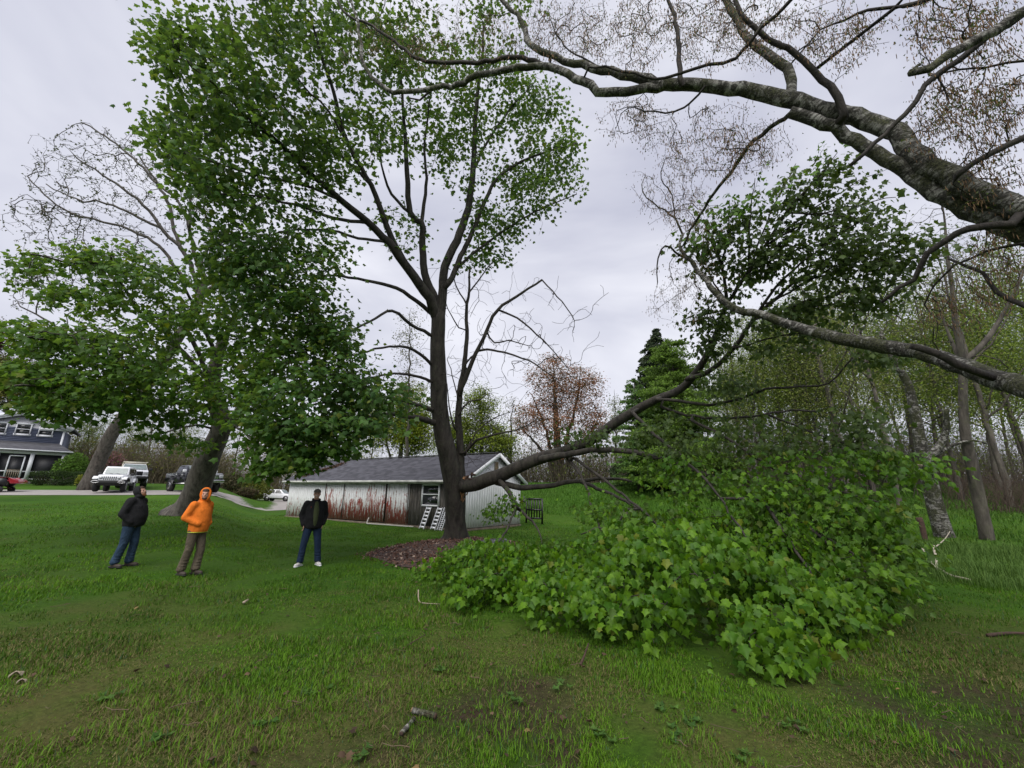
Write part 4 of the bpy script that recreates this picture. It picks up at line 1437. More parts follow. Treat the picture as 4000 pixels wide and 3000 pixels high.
# roof: deck, shingle courses, fascia, gutter, rake boards, vent
oe, og = .32, .22
slope = SR / (SW / 2)
dk = MB()
for sgn in (0, 1):
    d_e, d_r = (-oe, SW / 2) if not sgn else (SW + oe, SW / 2)
    ze, zr_ = SE - oe * slope + .04, SE + SR + .04
    v = [sp_(s0, d, z) - SH_C for s0 in (-og, SL + og) for d, z in ((d_e, ze), (d_r, zr_), (d_r, zr_ - .06), (d_e, ze - .06))]
    dk.add(v, np.array([[0, 1, 5, 4], [3, 7, 6, 2], [0, 4, 7, 3], [1, 2, 6, 5], [0, 3, 2, 1], [4, 5, 6, 7]]))
roof = dk.build('roof', M_SLATE, shed)
shg = MB()
nc = 19
for sgn in (0, 1):
    for c in range(nc):
        f0, f1 = c / nc, (c + 1.25) / nc
        x = -og + rng.uniform(0, .3)
        while x < SL + og:
            w_ = min(.32, SL + og - x)
            dl = rng.uniform(-.012, .012)
            a0 = -oe - .02 + (SW / 2 + oe) * f0 + dl
            a1 = -oe + (SW / 2 + oe) * min(f1, 1.0)
            if sgn:
                a0, a1 = SW - a0, SW - a1
            zf = lambda d: SE + SR - abs(d - SW / 2) * slope
            up0, up1 = .062 + rng.uniform(0, .006), .046
            v = [sp_(x + .006, a0, zf(a0) + up0), sp_(x + w_ - .006, a0, zf(a0) + up0), sp_(x + w_ - .006, a1, zf(a1) + up1), sp_(x + .006, a1, zf(a1) + up1), sp_(x + .006, a0, zf(a0) + .03), sp_(x + w_ - .006, a0, zf(a0) + .03)]
            g_ = rng.uniform(.72, 1.25)
            shg.add(np.array(v) - SH_C, [[0, 1, 2, 3], [4, 5, 1, 0]], col=np.array([.078, .078, .092]) * g_)
            x += w_
shg.build('shingles', mat_tint('shingle_tabs', .9, .15), shed, kind='stuff')
cap = MB()
cap.beam(sp_(-og, SW / 2, SE + SR + .085) - SH_C, sp_(SL + og, SW / 2, SE + SR + .085) - SH_C, .26, .03)
cap.build('ridge_cap', M_SLATE, shed)
gu = MB()
gz_ = SE - oe * slope - .02
gu.beam(sp_(-og, -oe - .06, gz_) - SH_C, sp_(SL + og, -oe - .06, gz_) - SH_C, .11, .10)
gu.build('gutter', mat_basic('stained_gutter', (.55, .55, .52), .6, var=.45, scale=2), shed, bevel=.015)
fa = MB()
fa.beam(sp_(-og + .02, -oe + .01, gz_ - .05) - SH_C, sp_(SL + og - .02, -oe + .01, gz_ - .05) - SH_C, .03, .15)
fa.build('fascia', mat_basic('dirty_fascia', (.42, .42, .38), .7, var=.5, scale=3), shed)
for d_e in (-oe, SW + oe):
    rk = MB()
    rk.beam(sp_(-og - .015, d_e, SE - oe * slope - .05) - SH_C, sp_(-og - .015, SW / 2, SE + SR - .04) - SH_C, .035, .19, upv=(0, 0, 1))
    rk.build('rake_board', M_WHITE, shed)
vt = MB()
vt.box(sp_(-.005, SW / 2, SE + SR * .52) - SH_C, (.03, .34, .44), M=Mx)
vo = vt.build('vent', mat_basic('vent_frame', (.5, .47, .42), .7), shed)
vs = MB()
for k in range(7):
    MB().box(sp_(-.035, SW / 2, SE + SR * .52 - .17 + k * .057) - SH_C, (.03, .27, .03), M=Mx).build('louvre', mat_bark('vent_wood', (.2, .12, .06), (.36, .24, .13)) if k == 0 else bpy.data.materials['vent_wood'], vo)
# brown leaf drift lying on the shed roof
lf = MB()
n = 900
u = rng.random(n)
s_l = s_at(1210, .6, 2.6) + (s_at(1330, 1.6, 3.2) - s_at(1210, .6, 2.6)) * u + rng.normal(0, .18, n)
d_l = .25 + 1.5 * u + rng.normal(0, .16, n)
pl = np.array([sp_(a, b_, SE + SR - abs(b_ - SW / 2) * slope + .075 + rng.uniform(0, .05)) for a, b_ in zip(s_l, d_l)])
add_leaves(lf, pl, twist(n, rng), np.array([0, 0, 1]) + rng.normal(0, .5, (n, 3)), rng.uniform(.06, .13, n), leaf_tint(n, rng, (.05, .03, .022), (.13, .08, .055), 0), LEAF_LO)
o = lf.build('leaf_litter', M_DRY, kind='stuff', label='brown leaf drift caught on the left end of the shed roof')

# ------------------------------------------------------------------ ramps leaning on the shed
def ramp_board(kind):
    b = MB()
    L, W = 1.55, .29
    rails = MB()
    for x in ((-W / 2, W / 2) if kind < 2 else (-W / 2, 0, W / 2)):
        rails.box((x, 0, L / 2), (.03, .055, L))
    slots = []
    n = 6 if kind < 2 else 12
    for k in range(n):
        z = L * (k + .55) / n
        slots.append(MB().box((0, .012, z), (W - .03, .016, L / n * (.52 if kind < 2 else .22))))
    return rails, slots


rmp = [('white aluminium loading ramp, leftmost of three against the shed', (1646, 2092), (1693, 1984), 0),
       ('white aluminium loading ramp in the middle of three against the shed', (1690, 2096), (1713, 1995), 1),
       ('slim aluminium ramp with close rungs next to the tree trunk', (1716, 2092), (1738, 1992), 2)]
for lab, bt, tp, kind in rmp:
    base, _ = hit(*bt)
    q = base - SH_C
    dist = -(q @ SB)
    s0 = q @ SA
    dist = .42
    s0 = s_at(bt[0], -dist, 0)
    base = sp_(s0, -dist, float(ground_z(base[0], base[1])) - SH_C[2])
    zt = solve(lambda z: proj(sp_(s0, -.06, z))[1], tp[1], .3, 2.8)
    topp = sp_(s0 - .06, -.05, max(zt, 1.0))
    L = np.linalg.norm(topp - base)
    R = thing('loading_ramp', lab, 'ramp', base)
    zv = norm(topp - base)
    xv = SA
    yv = norm(np.cross(zv, xv))
    xv = np.cross(yv, zv)
    R.matrix_world = Matrix(((*[xv[0], yv[0], zv[0]], base[0]), (*[xv[1], yv[1], zv[1]], base[1]), (*[xv[2], yv[2], zv[2]], base[2]), (0, 0, 0, 1)))
    rails, slots = ramp_board(kind)
    sc_ = L / 1.55
    for m in [rails] + slots:
        for v in m.v:
            v[:, 2] *= sc_
    ro = rails.build('rail', M_ALU, R, bevel=.004)
    for m in slots:
        m.build('rung', M_ALU, R)
# pipe along the foot of the wall, a stick, the black trailer gate, a tub
pp_ = np.array([sp_(s_at(x), -d, .08) for x, d in ((1462, .25), (1475, .55), (1500, .7), (1540, .62), (1580, .6), (1620, .55), (1650, .5))])
pp_[0, 2] += .25
b = MB()
b.tube(spline(pp_, .1), .028, 8)
b.build('drain_pipe', mat_basic('pale_pipe', (.42, .40, .37), .6), smooth=True, label='pale plastic pipe lying along the foot of the shed', category='pipe')
b = MB()
b.tube([sp_(s_at(1290), -.1, .95), sp_(s_at(1278), -.35, .05)], .016, 6)
b.box(sp_(s_at(1278), -.35, .04), (.3, .05, .04), rz=.5)
b.build('garden_tool', M_STICK, label='long handled tool leaning on the peeling shed door', category='garden tool')
GTt = 24.5
ga, gb = P(2056, 2020, GTt), P(2118, 2020, GTt - .4)
gzb = float(ground_z(gb[0], gb[1])) + .25
gate = thing('trailer_gate', 'black steel tube gate standing at the back corner of the shed', 'gate', (ga[0], ga[1], gzb))
H_ = P(2118, 1948, GTt - .4)[2] - gzb
ax = np.array([gb[0] - ga[0], gb[1] - ga[1], 0])
fr_ = MB()
for k in (0, 1):
    fr_.beam(ax * k + [0, 0, -.25], ax * k + [0, 0, H_], .10, .10, upv=(1, 0, 0))
for z in (.05, H_ * .45, H_ - .03):
    fr_.beam([0, 0, z], ax + [0, 0, z], .09, .09)
fr_.build('frame', M_BLACK, gate)
for k in range(1, 6):
    MB().beam(ax * k / 6 + [0, 0, .05], ax * k / 6 + [0, 0, H_ - .05], .075, .075, upv=(1, 0, 0)).build('bar', M_BLACK, gate)
fd = MB()
a_ = np.linspace(0, pi, 9)
fd.tube(np.stack([-.15 + 0 * a_, .3 - .5 * np.cos(a_), H_ * .75 + .35 * np.sin(a_)], 1), .06, 6)
fd.build('mudguard', M_BLACK, gate)
tp_, tt_ = P(1922, 2118, 13.6), 13.6
tub = thing('plastic_tub', 'dark grey plastic tub lying on the grass behind the mulch bed', 'tub', (tp_[0], tp_[1], float(ground_z(tp_[0], tp_[1]))), rz=.35)
k_ = 20
an = np.arange(k_) * 2 * pi / k_
rings_ = []
for rx, ry, z in ((.50, .30, 0), (.52, .32, .10), (.46, .27, .22), (.40, .22, .24), (.36, .18, .16), (.34, .16, .06)):
    e_ = lambda c: np.sign(c) * np.abs(c) ** .6
    rings_.append(np.stack([rx * e_(np.cos(an)), ry * e_(np.sin(an)), z + .05 * np.cos(an) + 0 * an], 1))
V = np.concatenate(rings_)
F = [[i * k_ + j, i * k_ + (j + 1) % k_, (i + 1) * k_ + (j + 1) % k_, (i + 1) * k_ + j] for i in range(5) for j in range(k_)]
tb_ = MB()
tb_.add(V, np.array(F))
tb_.add(rings_[-1], [list(range(k_))])
tb_.build('shell', mat_basic('tub_plastic', (.06, .062, .075), .22, var=.3, spec=.7), tub, smooth=True)
hb = MB()
hb.tube(np.array([[.5, -.1, .12], [.58, -.05, .2], [.58, .05, .2], [.5, .1, .12]]), .015, 6)
hb.build('handle', M_BLACK, tub, smooth=True)

# ------------------------------------------------------------------ blue house
HT = 42.5
hp = P(226, 1873, HT)
hz = float(ground_z(hp[0], hp[1]))
HA = norm(np.array([-.76, -.65, 0]))
HB = np.array([HA[1], -HA[0], 0])
if HB[1] < 0:
    HB = -HB
HO = np.array([hp[0], hp[1], hz])
house = thing('house', 'blue clapboard house with white trim and a screened front porch at far left', 'house', HO)
M_BLUE = mat_basic('slate_blue_paint', (.085, .10, .155), .7, var=.12, scale=1.2)
M_SCREEN = mat_basic('dark_screen', (.012, .012, .016), .5, var=.3)
M_TRIM = mat_basic('house_trim', (.70, .71, .75), .55, var=.06)
HM = np.stack([HA, HB, [0, 0, 1]], 1)


def hq(s, d, z):
    return HA * s + HB * d + np.array([0, 0, z])


def hs(x, d, z):
    return solve(lambda s: proj(HO + hq(s, d, z))[0], x, -3, 12)


def hz_at(y, s, d):
    return solve(lambda z: proj(HO + hq(s, d, z))[1], y, -2, 14)


PD = 2.4                                             # porch depth
z_floor = .35
z_eave = hz_at(1765, 0, -.3)
z_pt = hz_at(1745, 0, PD)                            # porch roof meets the wall
z_soff = hz_at(1688, 0, PD)                          # underside of the main eave
HLEN = 11.0
WO = hs(234, PD, 4.0)                               # the house wall starts left of the porch corner
b = MB()
b.box(hq(HLEN / 2 + WO, PD + 3.5, (z_soff + .1) / 2), (HLEN, 7, z_soff + .1), M=HM)
rz_ = (z_soff + 2.9)
for d0 in (PD,):
    pass
b.build('wall', M_BLUE, house)
cb_ = MB()                                           # clapboards: real lapped boards on the two sides in view
for k in range(int((z_soff - .3) / .16)):
    z = .4 + k * .16
    cb_.beam(hq(WO - .02, PD - .012, z), hq(HLEN + WO, PD - .012, z), .02, .135)
cb_.build('clapboards', M_BLUE, house, kind='stuff')
cbd = MB()
cbd.box(hq(WO - .06, PD + .02, z_soff / 2), (.16, .16, z_soff), M=HM)
cbd.build('corner_board', M_TRIM, house)
fz = MB()
fz.beam(hq(WO - .3, PD - .1, z_soff + .1), hq(WO + 1.7, PD - .1, z_soff + .1), .25, .22)
fz.build('eave_return', M_TRIM, house)
# gable roof over the front: apex to the left, rakes falling right and left
sx0 = WO - .75
sap = hs(100, PD, z_soff + 2)
zap = hz_at(1612, sap, PD - .5)
gb_ = MB()
gb_.add([hq(WO - .1, PD, z_soff), hq(2 * sap - WO + .1, PD, z_soff), hq(sap, PD, zap - .2), hq(WO - .1, PD + 7, z_soff), hq(2 * sap - WO + .1, PD + 7, z_soff), hq(sap, PD + 7, zap - .2)],
        [[0, 1, 2], [3, 5, 4], [0, 2, 5, 3], [1, 4, 5, 2]])
gb_.build('gable', M_TRIM, house)
rf = MB()
for e0 in (sx0, 2 * sap - sx0):
    v = [hq(e0, d, z_soff + .12 + dz) for d in (PD - .5, PD + 7.4) for dz in (0, .22)] + [hq(sap, d, zap + dz) for d in (PD - .5, PD + 7.4) for dz in (0, .22)]
    rf.add(v, np.array([[1, 3, 7, 5], [0, 4, 6, 2], [0, 1, 5, 4], [2, 6, 7, 3], [0, 2, 3, 1]]))
ro = rf.build('roof', M_SLATE, house)
rb = MB()
for e0 in (sx0, 2 * sap - sx0):
    rb.beam(hq(e0, PD - .52, z_soff + .2), hq(sap, PD - .52, zap + .08), .08, .30)
    rb.beam(hq(e0 + .15 * np.sign(sap - e0), PD - .42, z_soff + .02), hq(sap, PD - .42, zap - .16), .12, .16)
rb.build('rake_trim', M_TRIM, ro)
for (x0, x1, y0, y1) in [(141, 195, 1662, 1703), (50, 108, 1656, 1698), (-38, 12, 1650, 1694)]:
    xc = (x0 + x1) / 2
    s0, s1 = hs(x1, PD, 4.2), hs(x0, PD, 4.2)
    sc = (s0 + s1) / 2
    z1, z0 = hz_at(y0, sc, PD), hz_at(y1, sc, PD)
    f = MB()
    for a, c in (((s0, z0), (s1, z0)), ((s0, z1), (s1, z1)), ((s0, z0), (s0, z1)), ((s1, z0), (s1, z1))):
        f.beam(hq(a[0], PD - .06, a[1]), hq(c[0], PD - .06, c[1]), .08, .2, upv=HB) if a[1] != c[1] else f.beam(hq(a[0] - .1, PD - .065, a[1]), hq(c[0] + .1, PD - .065, c[1]), .08, .2)
    wo = f.build('window', M_TRIM, house)
    for zz0, zz1, dd in ((z0, (z0 + z1) / 2, 0), ((z0 + z1) / 2, z1, .02)):
        MB().box(hq(sc, PD - .05 - dd, (zz0 + zz1) / 2), (abs(s1 - s0) - .15, .02, zz1 - zz0), M=HM).build('pane', M_GLASS, wo)
    MB().beam(hq(s0, PD - .1, (z0 + z1) / 2), hq(s1, PD - .1, (z0 + z1) / 2), .05, .07).build('sash_bar', M_TRIM, wo)
# porch
pr_ = MB()
v = [hq(-.55, -.45, z_eave), hq(HLEN, -.45, z_eave), hq(HLEN, PD, z_pt + .25), hq(WO + .1, PD, z_pt + .25), hq(-.55, PD, z_eave)]
v2 = [q - np.array([0, 0, .14]) for q in v]
pr_.add(v + v2, [[0, 1, 2, 3], [0, 3, 4], [5, 9, 8, 7, 6], [0, 5, 6, 1], [4, 9, 5, 0], [1, 6, 7, 2], [2, 7, 8, 3], [3, 8, 9, 4]])
pr_.build('porch_roof', M_SLATE, house)
gt = MB()
gt.beam(hq(-.6, -.5, z_eave - .03), hq(HLEN, -.5, z_eave - .03), .14, .13)
gt.build('gutter', M_TRIM, house)
bm_ = MB()
bm_.beam(hq(-.1, 0, z_eave - .25), hq(HLEN, 0, z_eave - .25), .16, .26)
bm_.beam(hq(0, 0, z_eave - .25), hq(0, PD, z_eave - .25), .16, .26)
bm_.build('porch_beam', M_TRIM, house)
fl = MB()
fl.box(hq(HLEN / 2, PD / 2, z_floor / 2 - .1), (HLEN, PD, z_floor + .2), M=HM)
fl.build('porch_floor', M_CONC, house)
zt_ = z_eave - .35
pst = [0.0, hs(113, 0, 1.4), hs(-12, 0, 1.4) + .2]
for s0 in pst:
    MB().box(hq(s0, -.02, (z_floor + zt_) / 2), (.28, .28, zt_ - z_floor), M=HM).build('porch_post', M_TRIM, house)
for s0, s1 in ((pst[0], pst[1]), (pst[1], pst[2]), (pst[2], HLEN)):
    MB().box(hq((s0 + s1) / 2, .06, (z_floor + zt_) / 2), (s1 - s0 - .2, .02, zt_ - z_floor), M=HM).build('screen', M_SCREEN, house)
    rl = MB()
    rl.beam(hq(s0, -.01, z_floor + .75), hq(s1, -.01, z_floor + .75), .08, .09)
    rl.beam(hq(s0, -.01, z_floor + .04), hq(s1, -.01, z_floor + .04), .08, .12)
    rl.build('screen_rail', M_TRIM, house)
MB().box(hq(-.02, PD / 2, (z_floor + zt_) / 2), (.02, PD - .2, zt_ - z_floor), M=HM).build('screen', M_SCREEN, house)
d0, d1 = hs(88, 0, 1.6), hs(28, 0, 1.6)
dr = MB()
for s0 in (d0, d1):
    dr.beam(hq(s0, -.06, z_floor), hq(s0, -.06, zt_ - .25), .1, .09, upv=HB)
dr.beam(hq(d0, -.06, zt_ - .25), hq(d1, -.06, zt_ - .25), .1, .09)
do = dr.build('screen_door', M_TRIM, house)
MB().box(hq((d0 + d1) / 2, -.03, z_floor + 1.05), (abs(d1 - d0) - .08, .02, 2.0), M=HM).build('mesh_panel', M_SCREEN, do)
MB().beam(hq(d0, -.07, z_floor + .85), hq(d1, -.07, z_floor + .85), .04, .07).build('rail', M_STICK, do)
for k in range(1, 7):
    s0 = d0 + (d1 - d0) * k / 7
    MB().beam(hq(s0, -.07, z_floor + .1), hq(s0, -.07, z_floor + .85), .05, .04, upv=HB).build('baluster', M_STICK, do)


# ------------------------------------------------------------------ vehicles (length along +Y = forward)
def wheel(par, x, y, r, w, rim=M_CHROME, spokes=6):
    t = MB()
    a = np.array([-w / 2, -w / 2 * .98, -w * .3, w * .3, w / 2 * .98, w / 2])
    rr = np.array([r * .72, r * .9, r, r, r * .9, r * .72])
    t.tube(np.stack([a, 0 * a, 0 * a], 1), rr, 24)
    to = t.build('wheel', M_RUBBER, par, smooth=False, loc=(x, y, r))
    s = 1 if x > 0 else -1
    h = MB()
    h.tube([[s * w * .46, 0, 0], [s * w * .52, 0, 0]], [r * .62, r * .60], 20)
    h.build('rim', M_BLACK if spokes == 0 else rim, to, smooth=False)
    if spokes:
        q = MB()
        for k in range(spokes):
            an_ = k * 2 * pi / spokes + pi / spokes
            c_ = np.array([0, cos(an_), sin(an_)]) * r * .42
            d_ = np.array([0, cos(an_ + pi / spokes * .0), sin(an_)])
            q.ellipsoid(c_ + [s * w * .53, 0, 0], (.012, r * .1, r * .1), k=8, rings=5)
        q.build('rim_opening', M_BLACK, to)
    return to


def car_root(name, label, cat, x, y, hd, z=None):
    return thing(name, label, cat, (x, y, float(ground_z(x, y)) + .015 if z is None else z), rz=math.atan2(hd[1], hd[0]) - pi / 2, group='vehicles parked along the drive')


M_CARW = mat_basic('white_car_paint', (.76, .77, .80), .25, var=.04, coat=.6)
M_CARK = mat_basic('black_car_paint', (.008, .008, .010), .22, var=.2, spec=.25, coat=.7)
M_CARR = mat_basic('red_car_paint', (.30, .008, .022), .25, var=.12, coat=.5)
M_PLAST = mat_basic('black_plastic', (.018, .018, .019), .6, var=.2)
M_LAMP = mat_basic('headlamp_glass', (.45, .46, .48), .12, .2, var=.3, scale=20)

# white boxy four-by-four facing the camera
jp = P(444, 1921, 32.0)
car = car_root('off_road_car', 'white boxy off-road car facing the lawn with a seven-slot grille', 'car', jp[0], jp[1], (.52, -.86))
b = MB()
b.prism([(-2.05, .62), (1.75, .62), (1.93, .78), (1.93, 1.14), (1.75, 1.20), (.62, 1.26), (-2.05, 1.26)], [.78, .76, .68, .68, .70, .76, .78])
body = b.build('body', M_CARW, car, bevel=.04)
c_ = MB()
c_.prism([(-2.03, 1.25), (.66, 1.25), (.36, 1.80), (-1.98, 1.80)], [.76, .75, .68, .68])
c_.build('cabin', M_CARW, car, bevel=.05)
MB().prism([(-1.98, 1.79), (.30, 1.79), (.2, 1.86), (-1.9, 1.87)], [.70, .69, .66, .66]).build('roof', M_CARW, car, bevel=.02)
ws = MB()
ws.add([[-.64, .655, 1.31], [.64, .655, 1.31], [.60, .408, 1.74], [-.60, .408, 1.74]], [[0, 1, 2, 3]])
ws.build('windscreen', M_GLASSL, car, loc=(0, .012, .004))
for sx in (-1, 1):
    for y0, y1 in ((-1.9, -1.15), (-1.05, -.3), (-.22, .42)):
        w_ = MB()
        w_.add([[sx * .765, y0, 1.32], [sx * .765, y1, 1.32], [sx * .705, min(y1, .30), 1.73], [sx * .705, y0, 1.73]], [[0, 1, 2, 3]])
        w_.build('side_window', M_GLASS, car)
    MB().box((sx * .785, .1, .92), (.02, 1.05, .58)).build('door', M_CARW, car, bevel=.015)
    MB().box((sx * .785, -.98, .92), (.02, 1.0, .58)).build('door', M_CARW, car, bevel=.015)
    mo = MB().box((sx * .93, .48, 1.30), (.2, .1, .2)).build('mirror', M_PLAST, car, bevel=.02)
    fe = MB()
    fe.prism([(.72, .80), (.95, 1.08), (1.75, 1.10), (2.0, .95), (2.0, .86), (1.78, 1.0), (1.0, 1.0), (.82, .78)], .15, off=sx * .80)
    fe.build('fender', M_CARW, car, bevel=.02)
    fe = MB()
    fe.prism([(.78, .76), (1.0, 1.0), (1.78, 1.0), (2.0, .86), (1.98, .78), (1.7, .93), (1.05, .93), (.88, .74)], .14, off=sx * .81)
    fe.build('fender_liner', M_PLAST, car)
    fe = MB()
    fe.prism([(-1.95, .72), (-1.75, 1.02), (-1.0, 1.02), (-.8, .72), (-.92, .72), (-1.08, .93), (-1.68, .93), (-1.84, .72)], .13, off=sx * .82)
    fe.build('fender', M_CARW, car, bevel=.02)
    MB().tube([[sx * .50, 1.9, .99], [sx * .50, 1.955, .99]], .105, 16).build('headlight', M_LAMP, car)
    fo_ = MB()
    a_ = np.linspace(0, 2 * pi, 17)
    fo_.tube(np.stack([sx * .72 + .2 * np.cos(a_), 0 * a_ + 2.19, .70 + .075 * np.sin(a_)], 1), .018, 6)
    fo_.build('fog_light_ring', M_CHROME, car)
    MB().box((sx * .80, -.5, .52), (.16, 1.5, .07)).build('step', M_PLAST, car, bevel=.01)
for k in range(7):
    MB().box((-.33 + k * .11, 1.935, .96), (.055, .03, .24)).build('grille_slot', M_BLACK, car, bevel=.012)
bp_ = MB()
bp_.prism([(1.95, .56), (2.18, .60), (2.2, .78), (1.95, .82)], [.88, .80, .80, .88])
bp_.build('bumper', M_PLAST, car, bevel=.03)
MB().box((0, 0, .54), (1.3, 3.9, .2)).build('underbody', M_BLACK, car)
for sx in (-1, 1):
    MB().beam([sx * .2 - .05, .70, 1.30], [sx * .2 + .22, .62, 1.36], .02, .02).build('wiper', M_PLAST, car)
for x, y in ((.76, 1.38), (-.76, 1.38), (.76, -1.38), (-.76, -1.38)):
    wheel(car, x, y, .42, .28, mat_basic('grey_rim', (.3, .3, .31), .35, .8) if x > 0 and y > 0 else bpy.data.materials['grey_rim'], 5)


def pickup(car, paint, lift=0.0, mirror=M_PLAST, grille=M_BLACK):
    z = lift
    b = MB()
    b.prism([(-2.9, .62 + z), (2.72, .62 + z), (2.86, .80 + z), (2.84, 1.22 + z), (2.6, 1.30 + z), (1.25, 1.36 + z), (-1.05, 1.36 + z), (-1.12, 1.30 + z), (-2.88, 1.30 + z)], [.93, .93, .86, .86, .88, .93, .94, .94, .93])
    b.build('body', paint, car, bevel=.05)
    c = MB()
    c.prism([(-1.08, 1.35 + z), (1.22, 1.35 + z), (.52, 1.84 + z), (.25, 1.90 + z), (-.82, 1.90 + z), (-1.0, 1.80 + z)], [.90, .90, .76, .74, .74, .78])
    c.build('cabin', paint, car, bevel=.04)
    w = MB()
    w.add([[-.82, 1.16, 1.42 + z], [.82, 1.16, 1.42 + z], [.72, .56, 1.83 + z], [-.72, .56, 1.83 + z]], [[0, 1, 2, 3]])
    w.build('windscreen', M_GLASSL, car, loc=(0, .03, .012))
    w = MB()
    w.box((0, -2.0, 1.31 + z), (1.6, 1.65, .03))
    w.build('bed_liner', M_BLACK, car)
    for sx in (-1, 1):
        for y0, y1, y2 in ((-.95, -.12, -.12), (-.04, .98, .48)):
            q = MB()
            q.add([[sx * .912, y0, 1.40 + z], [sx * .912, y1, 1.40 + z], [sx * .785, y2, 1.80 + z], [sx * .785, max(y0, -.88), 1.80 + z]], [[0, 1, 2, 3]])
            q.build('side_window', M_GLASS, car)
        MB().box((sx * 1.08, .92, 1.45 + z), (.24, .1, .2)).build('mirror', mirror, car, bevel=.03)
        for y0 in (-.5, .55):
            MB().box((sx * .945, y0, 1.0 + z), (.015, .98, .62)).build('door', paint, car, bevel=.01)
            MB().box((sx * .965, y0 - .3, 1.18 + z), (.03, .18, .04)).build('handle', M_CHROME, car)
        MB().box((sx * .70, 2.80, 1.06 + z), (.3, .14, .26)).build('headlight', M_LAMP, car, bevel=.03)
        MB().box((sx * .86, -2.86, 1.08 + z), (.12, .1, .3)).build('tail_light', M_CARR, car, bevel=.02)
        MB().beam([sx * .98, -.95, .5 + z], [sx * .98, 1.1, .5 + z], .16, .06).build('step', M_CHROME, car)
        for yc in (1.85, -1.75):
            f = MB()
            a = np.linspace(-.1, pi + .1, 11)
            f.tube(np.stack([0 * a + sx * .93, yc + .53 * np.cos(a), .45 + .53 * np.sin(a)], 1), .045, 6)
            f.build('wheel_arch', paint, car)
            h = MB()
            h.tube([[sx * .70, yc, .46], [sx * .952, yc, .46]], .5, 20)
            h.build('wheel_well', M_BLACK, car)
    MB().box((0, 2.83, 1.04 + z), (1.05, .1, .34)).build('grille', grille, car, bevel=.03)
    for k in range(3):
        MB().box((0, 2.885, .94 + k * .1 + z), (1.0, .03, .035)).build('grille_bar', grille, car)
    MB().prism([(2.7, .56 + z), (2.98, .60 + z), (2.98, .80 + z), (2.8, .82 + z)], .93).build('bumper', M_CHROME if paint is M_CARK else M_PLAST, car, bevel=.03)
    MB().box((0, -2.98, .7 + z), (1.7, .2, .16)).build('rear_bumper', M_CHROME, car, bevel=.03)
    MB().box((0, 0, .58 + z * .6), (1.2, 5.0, .2)).build('underbody', M_BLACK, car)
    for x, y in ((.84, 1.85), (-.84, 1.85), (.84, -1.75), (-.84, -1.75)):
        wheel(car, x, y, .44, .28, M_CHROME, 6)


kp = P(748, 1919, 33.5)
car = car_root('pickup_truck', 'black pickup truck with bright wheels half hidden by the old maple trunk', 'pickup', kp[0], kp[1], (.84, -.54))
pickup(car, M_CARK, .12, M_CARW, M_CHROME)
wp = P(508, 1902, 37.5)
car = car_root('pickup_truck', 'white pickup with black grille and a pale ladder rack, behind the boxy white car', 'pickup', wp[0], wp[1], (.68, -.73))
pickup(car, M_CARW, .16)
rk = MB()
for sx in (-1, 1):
    rk.beam([sx * .78, -2.7, 2.22], [sx * .78, .9, 2.22], .06, .06)
    for y in (-2.6, -1.2):
        rk.beam([sx * .85, y, 1.45], [sx * .78, y, 2.2], .05, .05, upv=(1, 0, 0))
for y in (-2.6, -1.9, -1.2, -.4, .6):
    rk.beam([-.78, y, 2.22], [.78, y, 2.22], .05, .05)
rk.build('ladder_rack', mat_basic('cream_rack', (.62, .58, .48), .6), car)
# white SUV on the road
sp0 = P(1090, 1939, 64)
car = car_root('station_wagon', 'white SUV seen from its side on the road beyond the shed', 'car', sp0[0], sp0[1], (.97, .05))
b = MB()
b.prism([(-2.2, .45), (2.15, .42), (2.25, .65), (2.15, .95), (1.1, 1.10), (-2.2, 1.12), (-2.28, .7)], .90)
b.build('body', M_CARW, car, bevel=.06)
b = MB()
b.prism([(-2.15, 1.10), (1.1, 1.10), (.45, 1.68), (-1.9, 1.72)], [.88, .88, .72, .72])
b.build('cabin', M_CARW, car, bevel=.06)
q = MB()
q.add([[-.78, 1.03, 1.17], [.78, 1.03, 1.17], [.68, .52, 1.62], [-.68, .52, 1.62]], [[0, 1, 2, 3]])
q.build('windscreen', M_GLASSL, car, loc=(0, .02, .01))
for sx in (-1, 1):
    for y0, y1, y2 in ((-1.9, -1.3, -1.3), (-1.15, -.35, -.35), (-.22, .72, .36)):
        q = MB()
        q.add([[sx * .90, y0, 1.18], [sx * .90, y1, 1.18], [sx * .755, y2, 1.62], [sx * .755, max(y0, -1.75), 1.62]], [[0, 1, 2, 3]])
        q.build('side_window', M_GLASS, car)
    MB().box((sx * .6, 2.2, .82), (.35, .1, .16)).build('headlight', M_LAMP, car, bevel=.02)
    for y0 in (-.7, .35):
        MB().box((sx * .905, y0, .82), (.012, .95, .5)).build('door', M_CARW, car, bevel=.01)
    for yc in (1.4, -1.35):
        h = MB()
        h.tube([[sx * .7, yc, .4], [sx * .91, yc, .4]], .42, 18)
        h.build('wheel_well', M_BLACK, car)
for x, y in ((.80, 1.4), (-.80, 1.4), (.80, -1.35), (-.80, -1.35)):
    wheel(car, x, y, .36, .22, bpy.data.materials['grey_rim'], 5)
